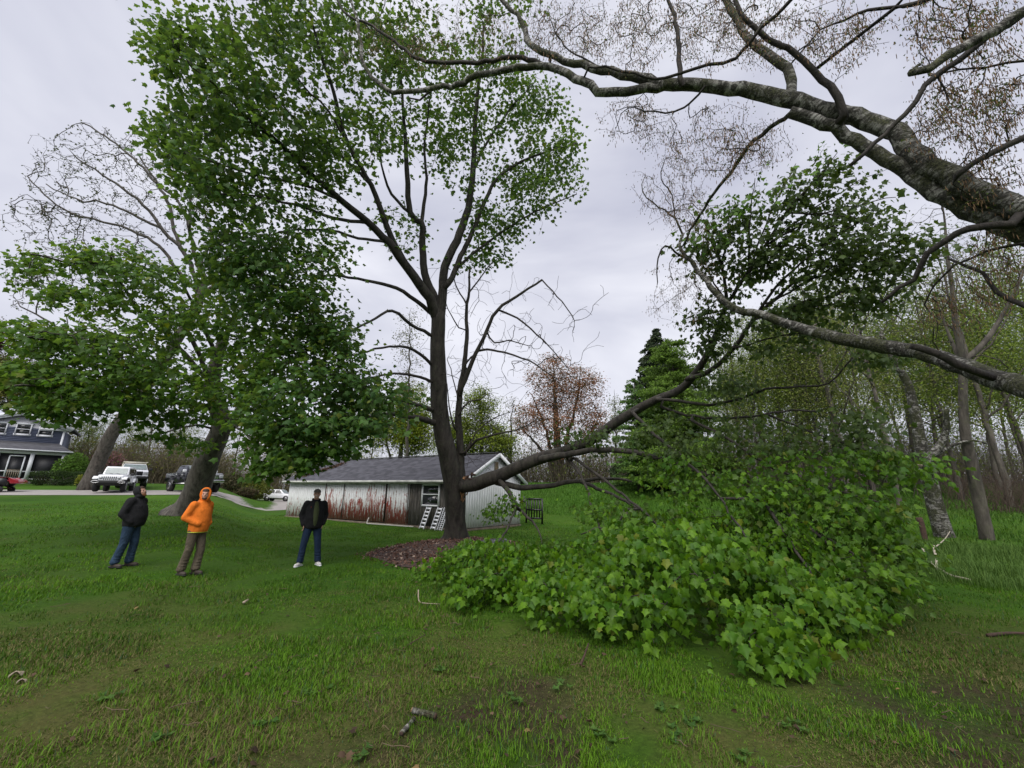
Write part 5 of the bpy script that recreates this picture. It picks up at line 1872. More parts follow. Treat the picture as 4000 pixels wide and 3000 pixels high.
# red wedge coupe on stands
rp = P(-105, 1922, 29.5)
car = car_root('coupe', 'low red coupe with a wheel missing, raised on a dolly beside the house', 'car', rp[0], rp[1], (.83, .50))
b = MB()
b.prism([(-2.2, .62), (.9, .58), (1.05, .98), (1.75, .98), (1.9, .60), (2.25, .62), (2.32, .72), (2.2, .92), (1.0, 1.08), (.75, 1.12), (-2.1, 1.14)], [.88] * 5 + [.82, .78, .80, .88, .9, .88])
b.build('body', M_CARR, car, bevel=.05)
b = MB()
b.prism([(-1.6, 1.12), (.95, 1.09), (.1, 1.45), (-.7, 1.48)], [.85, .85, .62, .62])
b.build('cabin', M_CARR, car, bevel=.05)
q = MB()
q.add([[-.8, .88, 1.13], [.8, .88, 1.13], [.6, .14, 1.44], [-.6, .14, 1.44]], [[0, 1, 2, 3]])
q.build('windscreen', M_GLASS, car, loc=(0, .02, .012))
for sx in (-1, 1):
    q = MB()
    q.add([[sx * .868, -.7, 1.15], [sx * .868, .7, 1.13], [sx * .645, .08, 1.42], [sx * .645, -.6, 1.44]], [[0, 1, 2, 3]])
    q.build('side_window', M_GLASS, car)
    h = MB()
    h.tube([[sx * .55, 1.4, .72], [sx * .86, 1.4, .72]], .36, 18)
    h.build('wheel_well', M_BLACK, car)
MB().box((0, -.3, .55), (1.3, 3.6, .16)).build('underbody', M_BLACK, car)
for x in (.78, -.78):
    wheel(car, x, -1.35, .33, .22, bpy.data.materials['grey_rim'], 5)
dl = thing('dolly', 'rusty low wheeled dolly frame under the nose of the red coupe', 'dolly', car.location, rz=car.rotation_euler.z)
f = MB()
f.box((0, 1.5, .26), (1.9, .1, .08))
f.box((0, 1.1, .26), (.1, 1.4, .08))
for sx in (-.55, .55):
    f.beam([sx, 1.5, .28], [sx, 1.2, .6], .1, .1, upv=(1, 0, 0))
f.build('frame', M_ROT, dl)
for x in (-.95, .95):
    wheel(dl, x, 1.5, .2, .14, M_ROT, 0)


# ------------------------------------------------------------------ people (built facing +Y, x to their right hand)
def mat_cloth(name, col, scale=60, wr=0.5, var=.25):
    m, t, b, o = nodes(name)
    v = objc(t)
    n1 = noise(t, v, 9, 4, .6, .8, (1, 1, .6))
    n2 = noise(t, v, scale, 3, .6)
    t.links.new(ramp(t, mth(t, 'ADD', mth(t, 'MULTIPLY', n1, .6), mth(t, 'MULTIPLY', n2, .4)), [(.35, tuple(c * (1 - var) for c in col)), (.65, tuple(min(1, c * (1 + var)) for c in col))]), b.inputs['Base Color'])
    b.inputs['Roughness'].default_value = .9
    b.inputs['Specular IOR Level'].default_value = .15
    bump(t, b, n1, wr, .05)
    return m


M_SKIN = mat_basic('skin', (.40, .225, .165), .55, var=.12, scale=18)
M_HAIR = mat_basic('brown_hair', (.05, .025, .014), .8, var=.4, scale=60)
M_GHAIR = mat_basic('grey_hair', (.42, .40, .38), .8, var=.3, scale=60)
M_DENIM = mat_cloth('blue_denim', (.013, .024, .05), 90, .8)
M_DENIM2 = mat_cloth('faded_denim', (.028, .05, .085), 60, .9, .45)
M_TROUS = mat_cloth('olive_brown_canvas', (.095, .078, .056), 60, .9, .35)
M_HOODB = mat_cloth('black_fleece', (.017, .017, .019), 60, .6)
M_JACK = mat_cloth('black_jacket', (.011, .011, .012), 60, .6)
M_ORANGE = mat_cloth('orange_fleece', (.66, .165, .022), 60, .6, .12)
M_OLIVE = mat_cloth('olive_shirt', (.045, .055, .025), 60, .4)
M_BOOT = mat_basic('brown_boot', (.04, .028, .02), .7, var=.4, scale=14)
M_SNEAK = mat_basic('pale_sneaker', (.56, .54, .52), .6, var=.2, scale=30)


def capsule(mb, a, ra, b, rb, k=14):
    a, b = np.asarray(a, float), np.asarray(b, float)
    d = b - a
    L = np.linalg.norm(d)
    ang = np.linspace(-pi / 2, 0, 5)[:-1]
    zs = np.concatenate([ra * np.sin(np.maximum(ang, -1.5)), np.linspace(0, L, 5), L + rb * np.sin(-ang[::-1].clip(-1.5))])
    rs = np.concatenate([ra * np.cos(np.maximum(ang, -1.5)), np.linspace(ra, rb, 5), rb * np.cos(ang[::-1].clip(-1.5))])
    mb.tube(a + (d / max(L, 1e-6)) * zs[:, None], rs, k)


def soft(mb, name, mat, par, vox=.016, it=6, **kw):
    o = mb.build(name, mat, par, smooth=True, **kw)
    r = o.modifiers.new('remesh', 'REMESH')
    r.mode = 'VOXEL'
    r.voxel_size = vox
    r.use_smooth_shade = True
    s = o.modifiers.new('smooth', 'SMOOTH')
    s.factor = .5
    s.iterations = it
    return o


def rotz(a):
    return np.array([[cos(a), -sin(a), 0], [sin(a), cos(a), 0], [0, 0, 1]])


def rotx(a):
    return np.array([[1, 0, 0], [0, cos(a), -sin(a)], [0, sin(a), cos(a)]])


def hand(mb, w, d, side, s=1.0):
    """Palm and five bent fingers from wrist w along direction d (pointing to the finger tips)."""
    d = norm(np.asarray(d, float))
    ac = norm(np.cross(d, [side, 0, 0.0])) if abs(d[0]) < .9 else np.array([0, 1., 0])
    nr = np.cross(d, ac)
    pc = w + d * .045 * s
    mb.ellipsoid(pc, (.042 * s, .018 * s, .052 * s), M=np.stack([ac, nr, d], 1), k=10, rings=6)
    for k, (o_, l) in enumerate(((-.030, .062), (-.010, .074), (.011, .070), (.030, .054))):
        r0 = pc + d * .04 * s + ac * o_ * s
        m_ = r0 + d * l * .55 * s - nr * .012 * side * s
        e = m_ + d * l * .38 * s - nr * .03 * side * s
        capsule(mb, r0, .0095 * s, m_, .009 * s, 8)
        capsule(mb, m_, .009 * s, e, .0078 * s, 8)
    t0_ = pc - d * .02 * s - ac * .035 * s
    t1_ = t0_ + d * .035 * s - ac * .025 * s
    capsule(mb, t0_, .012 * s, t1_, .010 * s, 8)
    capsule(mb, t1_, .010 * s, t1_ + d * .028 * s, .009 * s, 8)


def person(label, pixel, hd, H, J, belly=0.0, bulk=1.0, head_yaw=0.0, head_pitch=0.0):
    """Body with face, arms, hands and legs as one surface; returns the root and the head transform."""
    loc, _ = hit(*pixel)
    root = thing('person', label, 'person', loc, rz=math.atan2(hd[1], hd[0]) - pi / 2)
    s = H / 1.78
    root.scale = (s, s, s)
    hc = np.array(J['head'])
    HMx = rotz(head_yaw) @ rotx(head_pitch)
    T = lambda x, y, z: hc + HMx @ np.array([x, y, z])
    b = MB()
    b.ellipsoid((0, 0, .97), (.165 * bulk, .125 * bulk, .14), k=16, rings=10)
    b.ellipsoid((0, .02 + belly * .4, 1.13), (.165 * bulk, .125 * bulk + belly * .5, .17), k=16, rings=10)
    b.ellipsoid((0, .0, 1.33), (.18 * bulk, .12 * bulk, .19), k=16, rings=10)
    capsule(b, (-.15, -.01, 1.445), .065, (.15, -.01, 1.445), .065)
    capsule(b, (0, -.02, 1.43), .062, hc + np.array([0, -.02, -.06]), .056)
    for sd in (-1, 1):
        sh, el, wr = (np.array(J[k][0 if sd < 0 else 1]) for k in ('shoulder', 'elbow', 'wrist'))
        capsule(b, sh, .055, el, .042)
        capsule(b, el, .043, wr, .030)
        hand(b, wr, J['hand'][0 if sd < 0 else 1], sd)
        hp_, kn, an = (np.array(J[k][0 if sd < 0 else 1]) for k in ('hip', 'knee', 'ankle'))
        capsule(b, hp_, .085, kn, .058)
        capsule(b, kn, .058, an, .040)
        ft = an + np.array(J['toe'][0 if sd < 0 else 1])
        capsule(b, an + [0, 0, -.03], .038, ft, .03)
    b.ellipsoid(T(0, -.012, .035), (.076, .094, .092), M=HMx, k=16, rings=10)
    b.ellipsoid(T(0, .022, -.035), (.062, .068, .080), M=HMx, k=16, rings=10)
    b.ellipsoid(T(0, .066, -.085), (.030, .024, .024), M=HMx, k=10, rings=6)
    capsule(b, T(0, .084, .012), .010, T(0, .104, -.022), .015, 8)
    capsule(b, T(-.034, .077, .026), .011, T(.034, .077, .026), .011, 8)
    capsule(b, T(-.018, .080, -.054), .010, T(.018, .080, -.054), .010, 8)
    for sd in (-1, 1):
        b.ellipsoid(T(sd * .077, -.01, .0), (.012, .022, .033), M=HMx, k=8, rings=6)
        b.ellipsoid(T(sd * .040, .060, -.022), (.024, .020, .020), M=HMx, k=8, rings=6)
    body = soft(b, 'body', M_SKIN, root, .0125, 4)
    ey = MB()
    for sd in (-1, 1):
        ey.ellipsoid(T(sd * .031, .079, .008), (.013, .007, .007), M=HMx, k=10, rings=6)
    ey.build('eyes', M_BLACK, body, smooth=True)
    return root, body, T, HMx, s


def trousers(par, J, mat, r=(.098, .078, .072, .078), bulk=1.0, crease=.011):
    b = MB()
    b.ellipsoid((0, 0, .96), (.178 * bulk, .142 * bulk, .13), k=16, rings=10)
    for i in (0, 1):
        hp_, kn, an = (np.array(J[k][i]) for k in ('hip', 'knee', 'ankle'))
        capsule(b, hp_ + [0, 0, .0], r[0] * bulk, kn, r[1])
        capsule(b, kn, r[1], an + [0, 0, .03], r[2])
        for f, rr in ((.45, .006), (.62, .009), (.78, .012), (.9, .014), (1.0, .016)):
            c = kn + (an + [0, 0, .03] - kn) * f
            b.ellipsoid(c + [0, .006, -.01], (r[2] + rr, r[2] + rr + .006, .024), k=12, rings=6)
    return soft(b, 'trousers', mat, par, .015, 3)


def shoe(par, an, toe, mat, sole):
    an = np.array(an)
    d = norm(np.array([toe[0], toe[1], 0]))
    x = np.array([d[1], -d[0], 0])
    M = np.stack([x, d, [0, 0, 1]], 1)
    b = MB()
    b.ellipsoid(np.array([an[0], an[1], .055]) + d * .0, (.045, .075, .06), M=M)
    b.ellipsoid(np.array([an[0], an[1], .042]) + d * .11, (.05, .10, .045), M=M)
    b.ellipsoid(np.array([an[0], an[1], .09]) + d * .01, (.05, .06, .06), M=M)
    so = MB()
    for k, w in ((-.05, .042), (.04, .045), (.14, .05)):
        so.ellipsoid(np.array([an[0], an[1], .016]) + d * k, (w, .085, .022), M=M)
    o = soft(b, 'shoe', mat, par, .012, 3)
    soft(so, 'sole', sole, o, .012, 2)


def top(par, J, mat, name, belly, bulk, hem, r=(.082, .068, .055), neck=1.47):
    b = MB()
    R5 = [(hem - .01, .17, .128, 0), (hem, .188, .148, .2), (hem + .05, .196, .156, .34), (1.02, .203, .160, .44), (1.12, .205, .160, .5), (1.24, .208, .158, .36), (1.34, .208, .152, .2), (1.42, .185, .13, .06), (1.475, .13, .105, 0), (1.52, .088, .088, 0), (1.54, .06, .06, 0)]
    k = 24
    an_ = np.arange(k) * 2 * pi / k
    rows = []
    for z, rx, ry, bf in R5:
        f_ = np.maximum(np.sin(an_), 0) * belly * bf * 2
        rows.append(np.stack([rx * bulk * np.cos(an_), ry * bulk * np.sin(an_) + f_ - (.01 if z > 1.4 else 0), 0 * an_ + z], 1))
    q = [[i * k + j, i * k + (j + 1) % k, (i + 1) * k + (j + 1) % k, (i + 1) * k + j] for i in range(len(R5) - 1) for j in range(k)]
    b.add(np.concatenate(rows), np.array(q))
    b.f += [np.array([np.arange(k)[::-1]]), np.array([np.arange(k)]) + (len(R5) - 1) * k]
    b.m += [np.zeros(1, int)] * 2
    capsule(b, (-.15, -.01, 1.42), .088, (.15, -.01, 1.42), .088)
    for i in (0, 1):
        sh, el, wr = (np.array(J[k][i]) for k in ('shoulder', 'elbow', 'wrist'))
        capsule(b, sh, r[0] * bulk, el, r[1])
        capsule(b, el, r[1], wr, r[2])
        for f in (.12, .3, .5, .75, .95):
            b.ellipsoid(el + (wr - el) * f, (r[2] + .010,) * 2 + (.03,), k=10, rings=6)
    return soft(b, name, mat, par, .015, 7)


JS = dict(head=(0, .01, 1.66), shoulder=((-.19, -.01, 1.43), (.19, -.01, 1.43)), hip=((-.09, 0, .93), (.09, 0, .93)))
# older man in a cap
J = dict(JS, elbow=((-.265, -.10, 1.17), (.27, -.10, 1.17)), wrist=((-.21, .02, .97), (.22, .02, .95)), hand=((.12, .15, -1), (-.12, .12, -1)),
         knee=((-.15, .03, .50), (.16, .03, .50)), ankle=((-.20, -.01, .09), (.19, .0, .09)), toe=((-.03, .12, -.05), (.07, .10, -.05)))
R, B_, T, HMx, s_ = person('older person in grey cap, open black jacket and pale sneakers standing before the shed', (1203, 2211), (.50, -.87), 1.72, J, belly=.07, bulk=1.03, head_yaw=-.15, head_pitch=.05)
trousers(R, J, M_DENIM, bulk=1.1)
jk = top(R, J, M_JACK, 'jacket', .07, 1.02, .86, (.088, .076, .062))
shb = MB()
shb.ellipsoid((-.01, .13, 1.15), (.085, .125, .30), k=14, rings=10)
shb.ellipsoid((-.01, .075, 1.40), (.06, .10, .10), k=12, rings=8)
soft(shb, 'shirt', M_OLIVE, R, .015, 3)
cl = MB()
a_ = np.linspace(.5, 2 * pi - .5, 12) + pi / 2
cl.tube(np.stack([.085 * np.cos(a_), .085 * np.sin(a_) - .01, 1.535 + 0 * a_ - .02 * np.sin(a_)], 1), .022, 8)
cl.build('collar', M_JACK, jk, smooth=True)
MB().box((.11, .168, 1.36), (.022, .012, .012)).build('emblem', M_CARR, jk)
for i in (0, 1):
    shoe(R, J['ankle'][i], J['toe'][i], M_SNEAK, M_WHITE)
cp = MB()
th_ = np.linspace(0, pi * .52, 7)
ph_ = np.arange(18) * 2 * pi / 18
V = np.stack([np.outer(np.sin(th_), np.cos(ph_)) * .088, np.outer(np.sin(th_), np.sin(ph_)) * .107, np.outer(np.cos(th_), np.ones(18)) * .085], -1).reshape(-1, 3)
cp.add(np.array([T(*(v + np.array([0, -.012, .052]))) for v in V]), np.array([[i * 18 + j, i * 18 + (j + 1) % 18, (i + 1) * 18 + (j + 1) % 18, (i + 1) * 18 + j] for i in range(6) for j in range(18)]))
bx = np.linspace(-1, 1, 9)
br = [T(.082 * x, .075 + .0 * x, .056) for x in bx] + [T(.078 * x, .095 + .075 * (1 - x * x) ** .5, .046 - .012 * x * x) for x in bx]
br2 = [q + HMx @ np.array([0, 0, .008]) for q in br]
q_ = [[i, i + 1, i + 10, i + 9] for i in range(8)]
cp.add(np.array(br + br2), np.array(q_ + [[a + 18 for a in r[::-1]] for r in q_] + [[9 + i, 10 + i, 28 + i, 27 + i] for i in range(8)]))
cp.build('cap', mat_cloth('worn_cap', (.10, .088, .075), 40, .3, .5), R, smooth=True)
ms = MB()
capsule(ms, T(-.030, .088, -.042), .010, T(0, .097, -.036), .013, 8)
capsule(ms, T(.030, .088, -.042), .010, T(0, .097, -.036), .013, 8)
soft(ms, 'moustache', M_GHAIR, R, .006, 2)
hr = MB()
hr.ellipsoid(T(0, -.03, .015), (.081, .083, .065), M=HMx)
soft(hr, 'hair', M_GHAIR, R, .012, 2)
# man in the black hooded top, looking up
J = dict(JS, head=(0, .03, 1.655), elbow=((-.27, -.06, 1.16), (.265, -.08, 1.16)), wrist=((-.18, .08, 1.0), (.18, .08, .98)), hand=((.6, .15, -.5), (-.6, .15, -.5)),
         knee=((-.11, .06, .50), (.10, -.02, .50)), ankle=((-.12, .02, .09), (.11, -.12, .09)), toe=((-.02, .13, -.05), (.03, .12, -.05)))


def hood(T, HMx, mat, par, name='hood'):
    b = MB()
    b.ellipsoid(T(0, -.045, .02), (.112, .108, .135), M=HMx, k=16, rings=10)
    b.ellipsoid(T(0, -.03, -.10), (.10, .105, .075), M=HMx, k=16, rings=10)
    b.ellipsoid(T(0, -.09, -.15), (.12, .08, .08), M=HMx, k=16, rings=8)
    a = np.linspace(0, 2 * pi, 19)
    b.tube(np.array([T(.093 * cos(q), .030 - .012 * sin(q), .005 + .122 * sin(q)) for q in a]), .017, 8)
    soft(b, name, mat, par, .011, 3)


R, B_, T, HMx, s_ = person('person in black hooded top and faded jeans looking up, leftmost of the three', (478, 2216), (.93, .12), 1.68, J, belly=.06, bulk=1.05, head_yaw=-.1, head_pitch=.33)
trousers(R, J, M_DENIM2, r=(.105, .085, .078, .08), bulk=1.12)
tp = top(R, J, M_HOODB, 'hooded_top', .09, 1.1, .88, (.095, .082, .068))
hood(T, HMx, M_HOODB, R)
bd = MB()
bd.ellipsoid(T(0, .050, -.085), (.058, .052, .042), M=HMx)
bd.ellipsoid(T(0, .075, -.105), (.035, .03, .035), M=HMx)
soft(bd, 'beard', mat_basic('ginger_beard', (.14, .055, .02), .85, var=.4, scale=60), R, .01, 2)
ca = MB()
ca.ellipsoid(T(0, -.006, .076), (.078, .094, .052), M=HMx)
soft(ca, 'hair', M_HAIR, R, .012, 2)
for i in (0, 1):
    shoe(R, J['ankle'][i], J['toe'][i], M_BOOT, M_RUBBER)
# man in orange
J = dict(JS, head=(0, .03, 1.66), elbow=((-.265, -.07, 1.17), (.265, -.10, 1.17)), wrist=((-.12, .14, 1.05), (.14, .14, 1.04)), hand=((1, .05, -.1), (-1, .05, -.1)),
         knee=((-.09, .08, .50), (.12, .00, .50)), ankle=((-.06, .06, .09), (.13, -.10, .09)), toe=((.0, .13, -.05), (.03, .12, -.05)))
R, B_, T, HMx, s_ = person('person in bright orange hooded sweatshirt, hands in its front pocket', (738, 2246), (.98, -.20), 1.68, J, belly=.05, bulk=1.0, head_yaw=-.85, head_pitch=.0)
trousers(R, J, M_TROUS, r=(.10, .08, .078, .082), bulk=1.05)
tp = top(R, J, M_ORANGE, 'sweatshirt', .06, 1.0, .86, (.088, .075, .062))
pk = MB()
pk.ellipsoid((0, .13, 1.03), (.16, .085, .11), k=14, rings=8)
soft(pk, 'front_pocket', M_ORANGE, tp, .013, 3)
hm = MB()
hm.ellipsoid((0, .015, .865), (.212, .168, .022), k=18, rings=6)
hm.build('shirt_hem', mat_basic('yellow_green_hem', (.45, .5, .05), .8), R, smooth=True)
hood(T, HMx, M_ORANGE, R)
bd = MB()
bd.ellipsoid(T(0, .046, -.088), (.054, .046, .036), M=HMx)
soft(bd, 'beard', M_HAIR, R, .01, 2)
ca = MB()
ca.ellipsoid(T(0, -.004, .078), (.076, .096, .05), M=HMx)
soft(ca, 'hair', M_HAIR, R, .012, 2)
for i in (0, 1):
    shoe(R, J['ankle'][i], J['toe'][i], M_BOOT, M_RUBBER)

# ------------------------------------------------------------------ mulch, sticks, logs
mp_ = np.array([hit(x, y)[0][:2] for x, y in [(1425, 2168), (1500, 2142), (1600, 2124), (1720, 2108), (1850, 2100), (2000, 2118), (2080, 2150), (1990, 2200), (1850, 2245), (1700, 2232), (1560, 2215)]])
ctr = mp_.mean(0)
mb_ = MB()
rg = []
for f in (1.0, .85, .6, .3, .02):
    q = ctr + (mp_ - ctr) * f
    rg.append(np.column_stack([q, ground_z(q[:, 0], q[:, 1]) + .012 + .13 * (1 - f ** 2) ** .8]))
k_ = len(mp_)
mb_.add(np.concatenate(rg), np.array([[i * k_ + j, i * k_ + (j + 1) % k_, (i + 1) * k_ + (j + 1) % k_, (i + 1) * k_ + j] for i in range(4) for j in range(k_)])[:, ::-1])
mb_.build('mulch_bed', mat_basic('mulch_soil', (.055, .032, .024), .95, var=.6, scale=9, bmp=.8), smooth=True, kind='structure', label='bed of bark mulch round the maple foot')
n = 9000
c = mp_.min(0) - .3 + rng.random((n, 2)) * (mp_.max(0) - mp_.min(0) + .6)
f = in_poly(c, mp_) | ((edge_dist(c, mp_) < .25) & (rng.random(n) < .3))
c = c[f]
ins = in_poly(c, mp_)
e = edge_dist(c, mp_) * ins
z = ground_z(c[:, 0], c[:, 1]) + .025 + .12 * (1 - np.exp(-e / .6))
mc = MB()
k = rng.random((len(c), 1))
tint = np.array([.055, .03, .022]) * (1 - k) + np.array([.17, .095, .07]) * k
pale = rng.random(len(c)) < .08
tint[pale] = (.32, .24, .19)
add_leaves(mc, np.column_stack([c, z]), twist(len(c), rng) * [1, 1, .35], np.array([0, 0, 1]) + rng.normal(0, .5, (len(c), 3)), rng.uniform(.04, .11, len(c)), tint, LEAF_LO)
mc.build('mulch', M_DRY, kind='stuff', label='red brown bark chips and dead leaves around the trunk')


def stick(name, label, pts, r, mat, cat='stick', lift=.0, group=None):
    q = []
    for x, y, h in pts:
        p_, _ = hit(x, y)
        q.append(p_ + [0, 0, h + r * .8])
    b = MB()
    q = spline(np.array(q), .06)
    b.tube(q, np.linspace(r, r * .6, len(q)), 7, wob=.08)
    kw = dict(label=label, category=cat)
    if group:
        kw['group'] = group
    return b.build(name, mat, smooth=True, **kw)


stick('stick', 'pale forked stick on the grass left of the leaf heap', [(1632, 2338, .12), (1636, 2356, .02), (1660, 2362, .01), (1720, 2366, .01)], .011, M_STICK, group='loose sticks on the lawn')
stick('stick', 'short dark twig lying alone in the middle of the lawn', [(1575, 2535, .0), (1620, 2515, .02), (1660, 2500, .05)], .008, M_ROT, group='loose sticks on the lawn')
stick('stick', 'small pale chip of wood in the lawn below the man in jeans', [(950, 2362, .01), (968, 2354, .02)], .02, M_STICK, group='loose sticks on the lawn')
stick('stick', 'dark stick flat on the ground at the right edge', [(3860, 2492, .01), (3940, 2488, .02), (4040, 2490, .02)], .022, M_ROT, group='loose sticks on the lawn')
stick('stick', 'upright stub of broken wood in front of the leaf heap', [(2268, 2600, .0), (2285, 2580, .04), (2300, 2562, .1)], .014, M_ROT, group='loose sticks on the lawn')
for lab, (xa, ya), (xb, yb), r in [('birch log lying crosswise with a dark cut end, front of the lawn', (1612, 2790), (1700, 2812), .022), ('slim birch log pointing at the camera beside the other birch log', (1618, 2818), (1566, 2882), .016)]:
    a, _ = hit(xa, ya)
    b2, _ = hit(xb, yb)
    lg = thing('birch_log', lab, 'log', (a + b2) / 2, group='two cut birch pieces')
    m_ = (a + b2) / 2
    b = MB()
    b.tube(spline(np.array([a - m_ + [0, 0, r], (b2 - a) * .0 + [0, 0, r * 1.1], b2 - m_ + [0, 0, r]]), .03), r, 12, cap=True, wob=.08)
    b.build('bark', M_BIRCH, lg, smooth=True)
    d = norm(b2 - a)
    for sd, q in ((-1, a), (1, b2)):
        e_ = MB()
        e_.tube([q - m_ + [0, 0, r] - d * sd * .01, q - m_ + [0, 0, r] + d * sd * .006], r * .92, 12)
        e_.build('cut_end', M_ROT if sd > 0 else M_RAW, lg)
for lab, (x, y), sx in (('larger pale crumpled bark piece at the left edge of the lawn', (60, 2646), .045), ('smaller pale bark piece just below the larger one at the left edge', (82, 2672), .03)):
    p_, _ = hit(x, y)
    b = MB()
    v_ = np.linspace(-1, 1, 6)
    gx_, gy_ = np.meshgrid(v_, v_)
    gz_2 = .35 * np.cos(gx_ * 2.2) + .18 * np.sin(gy_ * 5 + gx_ * 3) + rng.normal(0, .06, gx_.shape)
    V = np.stack([gx_ * sx, gy_ * sx * .6, gz_2 * sx + .02], -1).reshape(-1, 3)
    ii_ = (np.arange(5)[:, None] * 6 + np.arange(5)).ravel()
    b.add(np.concatenate([V, V - [0, 0, .006]]), np.concatenate([np.stack([ii_, ii_ + 1, ii_ + 7, ii_ + 6], 1), 36 + np.stack([ii_, ii_ + 6, ii_ + 7, ii_ + 1], 1)]))
    b.build('bark_piece', M_STICK, loc=Vector(p_), rz=.6, label=lab, category='bark piece')
dr_ = thing('dead_branch', 'bleached forked branch lying in the long grass at right', 'branch', hit(3690, 2255)[0])
for pts, r in (([(3655, 2172, .25), (3662, 2205, .12), (3664, 2232, .05), (3690, 2246, .05), (3720, 2262, .04), (3795, 2276, .02)], .035), ([(3612, 2188, .3), (3635, 2215, .16), (3668, 2244, .05)], .022), ([(3665, 2170, .22), (3700, 2148, .3), (3722, 2120, .35)], .018)):
    q = spline(np.array([hit(x, y)[0] + [0, 0, h + .03] for x, y, h in pts]), .08)
    MB().tube(q, np.linspace(r, r * .6, len(q)), 7, wob=.08).build('limb', mat_basic('bleached_wood', (.34, .30, .23), .8, var=.25) if r == .035 else bpy.data.materials['bleached_wood'], dr_, smooth=True, world=True)
po, pt_ = hit(3615, 2112)
post = MB()
hh = P(3603, 2022, pt_)[2] - po[2]
post.tube(spline(np.array([[0, 0, -.1], [-.01, 0, hh * .5], [-.03, .02, hh]]), .2), [.095, .09, .085, .088][:len(spline(np.array([[0, 0, -.1], [-.01, 0, hh * .5], [-.03, .02, hh]]), .2))] if False else .09, 9, wob=.12)
o = post.build('old_post', M_ROT, smooth=True, label='short rotten brown post standing in the grass near the leaning birch', category='post')
o.location = Vector(po)

# ------------------------------------------------------------------ shrubs by the house
def shrub(label, x, y, rx, ry, t, n, size, ta, tb, name='shrub', cat='shrub', box=False, stems=14, lift=0.0):
    c = P(x, y, t)
    gz = float(ground_z(c[0], c[1]))
    W, Hh = rx * t / FPX * 1.15, max(.25, c[2] + ry * t / FPX - gz)
    r = thing(name, label, cat, (c[0], c[1], gz))
    v = norm(rng.normal(0, 1, (n, 3))) * rng.random((n, 1)) ** .3
    if box:
        v = np.sign(v) * np.abs(v) ** .45
        v /= np.maximum(1, np.abs(v).max(1, keepdims=True))
    q = v * np.array([W, W * .7, Hh / 2]) * (.85 + .3 * vnoise(v[:, 0] * 2.5 + x, v[:, 2] * 2.5 + y, 2)[:, None]) + [0, 0, Hh / 2 + .06]
    q[:, 2] = np.maximum(q[:, 2], .05)
    b = MB()
    add_leaves(b, q, norm(v + rng.normal(0, .6, v.shape)), v + rng.normal(0, .7, v.shape) + [0, 0, .5], size * rng.uniform(.6, 1.3, n), leaf_tint(n, rng, ta, tb, 0), LEAF_LO)
    st_ = MB()
    e = q[rng.integers(0, n, stems)]
    u = np.linspace(0, 1, 5)[None, :, None]
    b0 = np.column_stack([rng.normal(0, W * .15, stems), rng.normal(0, W * .15, stems), np.zeros(stems)])
    st_.tubes(b0[:, None] * (1 - u) + e[:, None] * u + np.array([0, 0, .1]) * (u * (1 - u)), np.linspace(.03, .006, 5)[None].repeat(stems, 0), 4)
    st_.build('stem', M_TWIG, r)
    b.build('foliage', M_BUD, r)
    return r


shrub('clipped dark green box hedge in front of the porch corner', 233, 1868, 72, 24, 40, 5200, .10, (.018, .036, .012), (.035, .06, .02), 'hedge', 'hedge', box=True)
shrub('light green rounded bush beside the blue house', 285, 1815, 52, 38, 42.5, 2600, .2, (.06, .13, .02), (.12, .22, .035))
shrub('low ragged shrub at the foot of the porch steps', 160, 1878, 24, 14, 39.5, 700, .1, (.03, .04, .02), (.07, .06, .03))
shrub('small yellow green clump between hedge and bare tree', 312, 1872, 12, 12, 38.5, 420, .12, (.16, .17, .02), (.25, .26, .03))
shrub('yellow green shrub beside the road, left of the white SUV', 985, 1905, 62, 34, 58, 2200, .28, (.08, .1, .02), (.16, .17, .03))
shrub('rusty brown low shrub under the yellow green one', 960, 1925, 40, 20, 55, 900, .25, (.06, .045, .03), (.11, .085, .05))
shrub('dark bush at the wood edge right of the black pickup', 905, 1880, 36, 34, 52, 900, .25, (.05, .045, .03), (.09, .08, .04))

# ------------------------------------------------------------------ trees behind
def back_tree(label, base, t, trunk_w, stems, blobs, nleaf, size, ta, tb, name='tree', mat=None, seed=1, tip=.012, leaf_back=3, thick=.04, group=None, jit=.08):
    """Tree placed by the pixel of its foot; stems are drawn from the foot to pixels; blobs hold the twig targets."""
    tr_ = Tree(seed)
    b0 = P(*base, t)
    b0[2] = float(ground_z(b0[0], b0[1])) - .1
    sx = proj(b0)
    for k, s in enumerate(stems):
        pts = [(sx[0], sx[1])] + list(s)
        tr_.plimb(pts, trunk_w * (1 if k == 0 else .5), trunk_w * .05, t, t + (k % 3 - 1) * .8, seg=.7, jit=jit, join=k > 0)
    tg = np.concatenate([blob(x, y, rx, ry, t, rx * t / FPX * .8, n, tr_.rng) for x, y, rx, ry, n in blobs])
    tg[:, 2] = np.maximum(tg[:, 2], b0[2] + 1)
    tr_.grow(tg, seg=.8, tip_r=tip, lift=.05, wig=.1)
    root = thing(name, label, 'tree', b0, group=group)
    p, tp_, nr_, sz = sprays(tr_, nleaf * 2, .5, size * 1.15, tr_.rng, flat=.6, back=leaf_back)
    b = MB()
    add_leaves(b, p, tp_, nr_, sz, leaf_tint(len(p), tr_.rng, ta, tb, 0), LEAF_LO)
    finish_tree(root, tr_, mat or M_WOODS, M_TWIG, b, M_BUD, thick=thick)
    return root


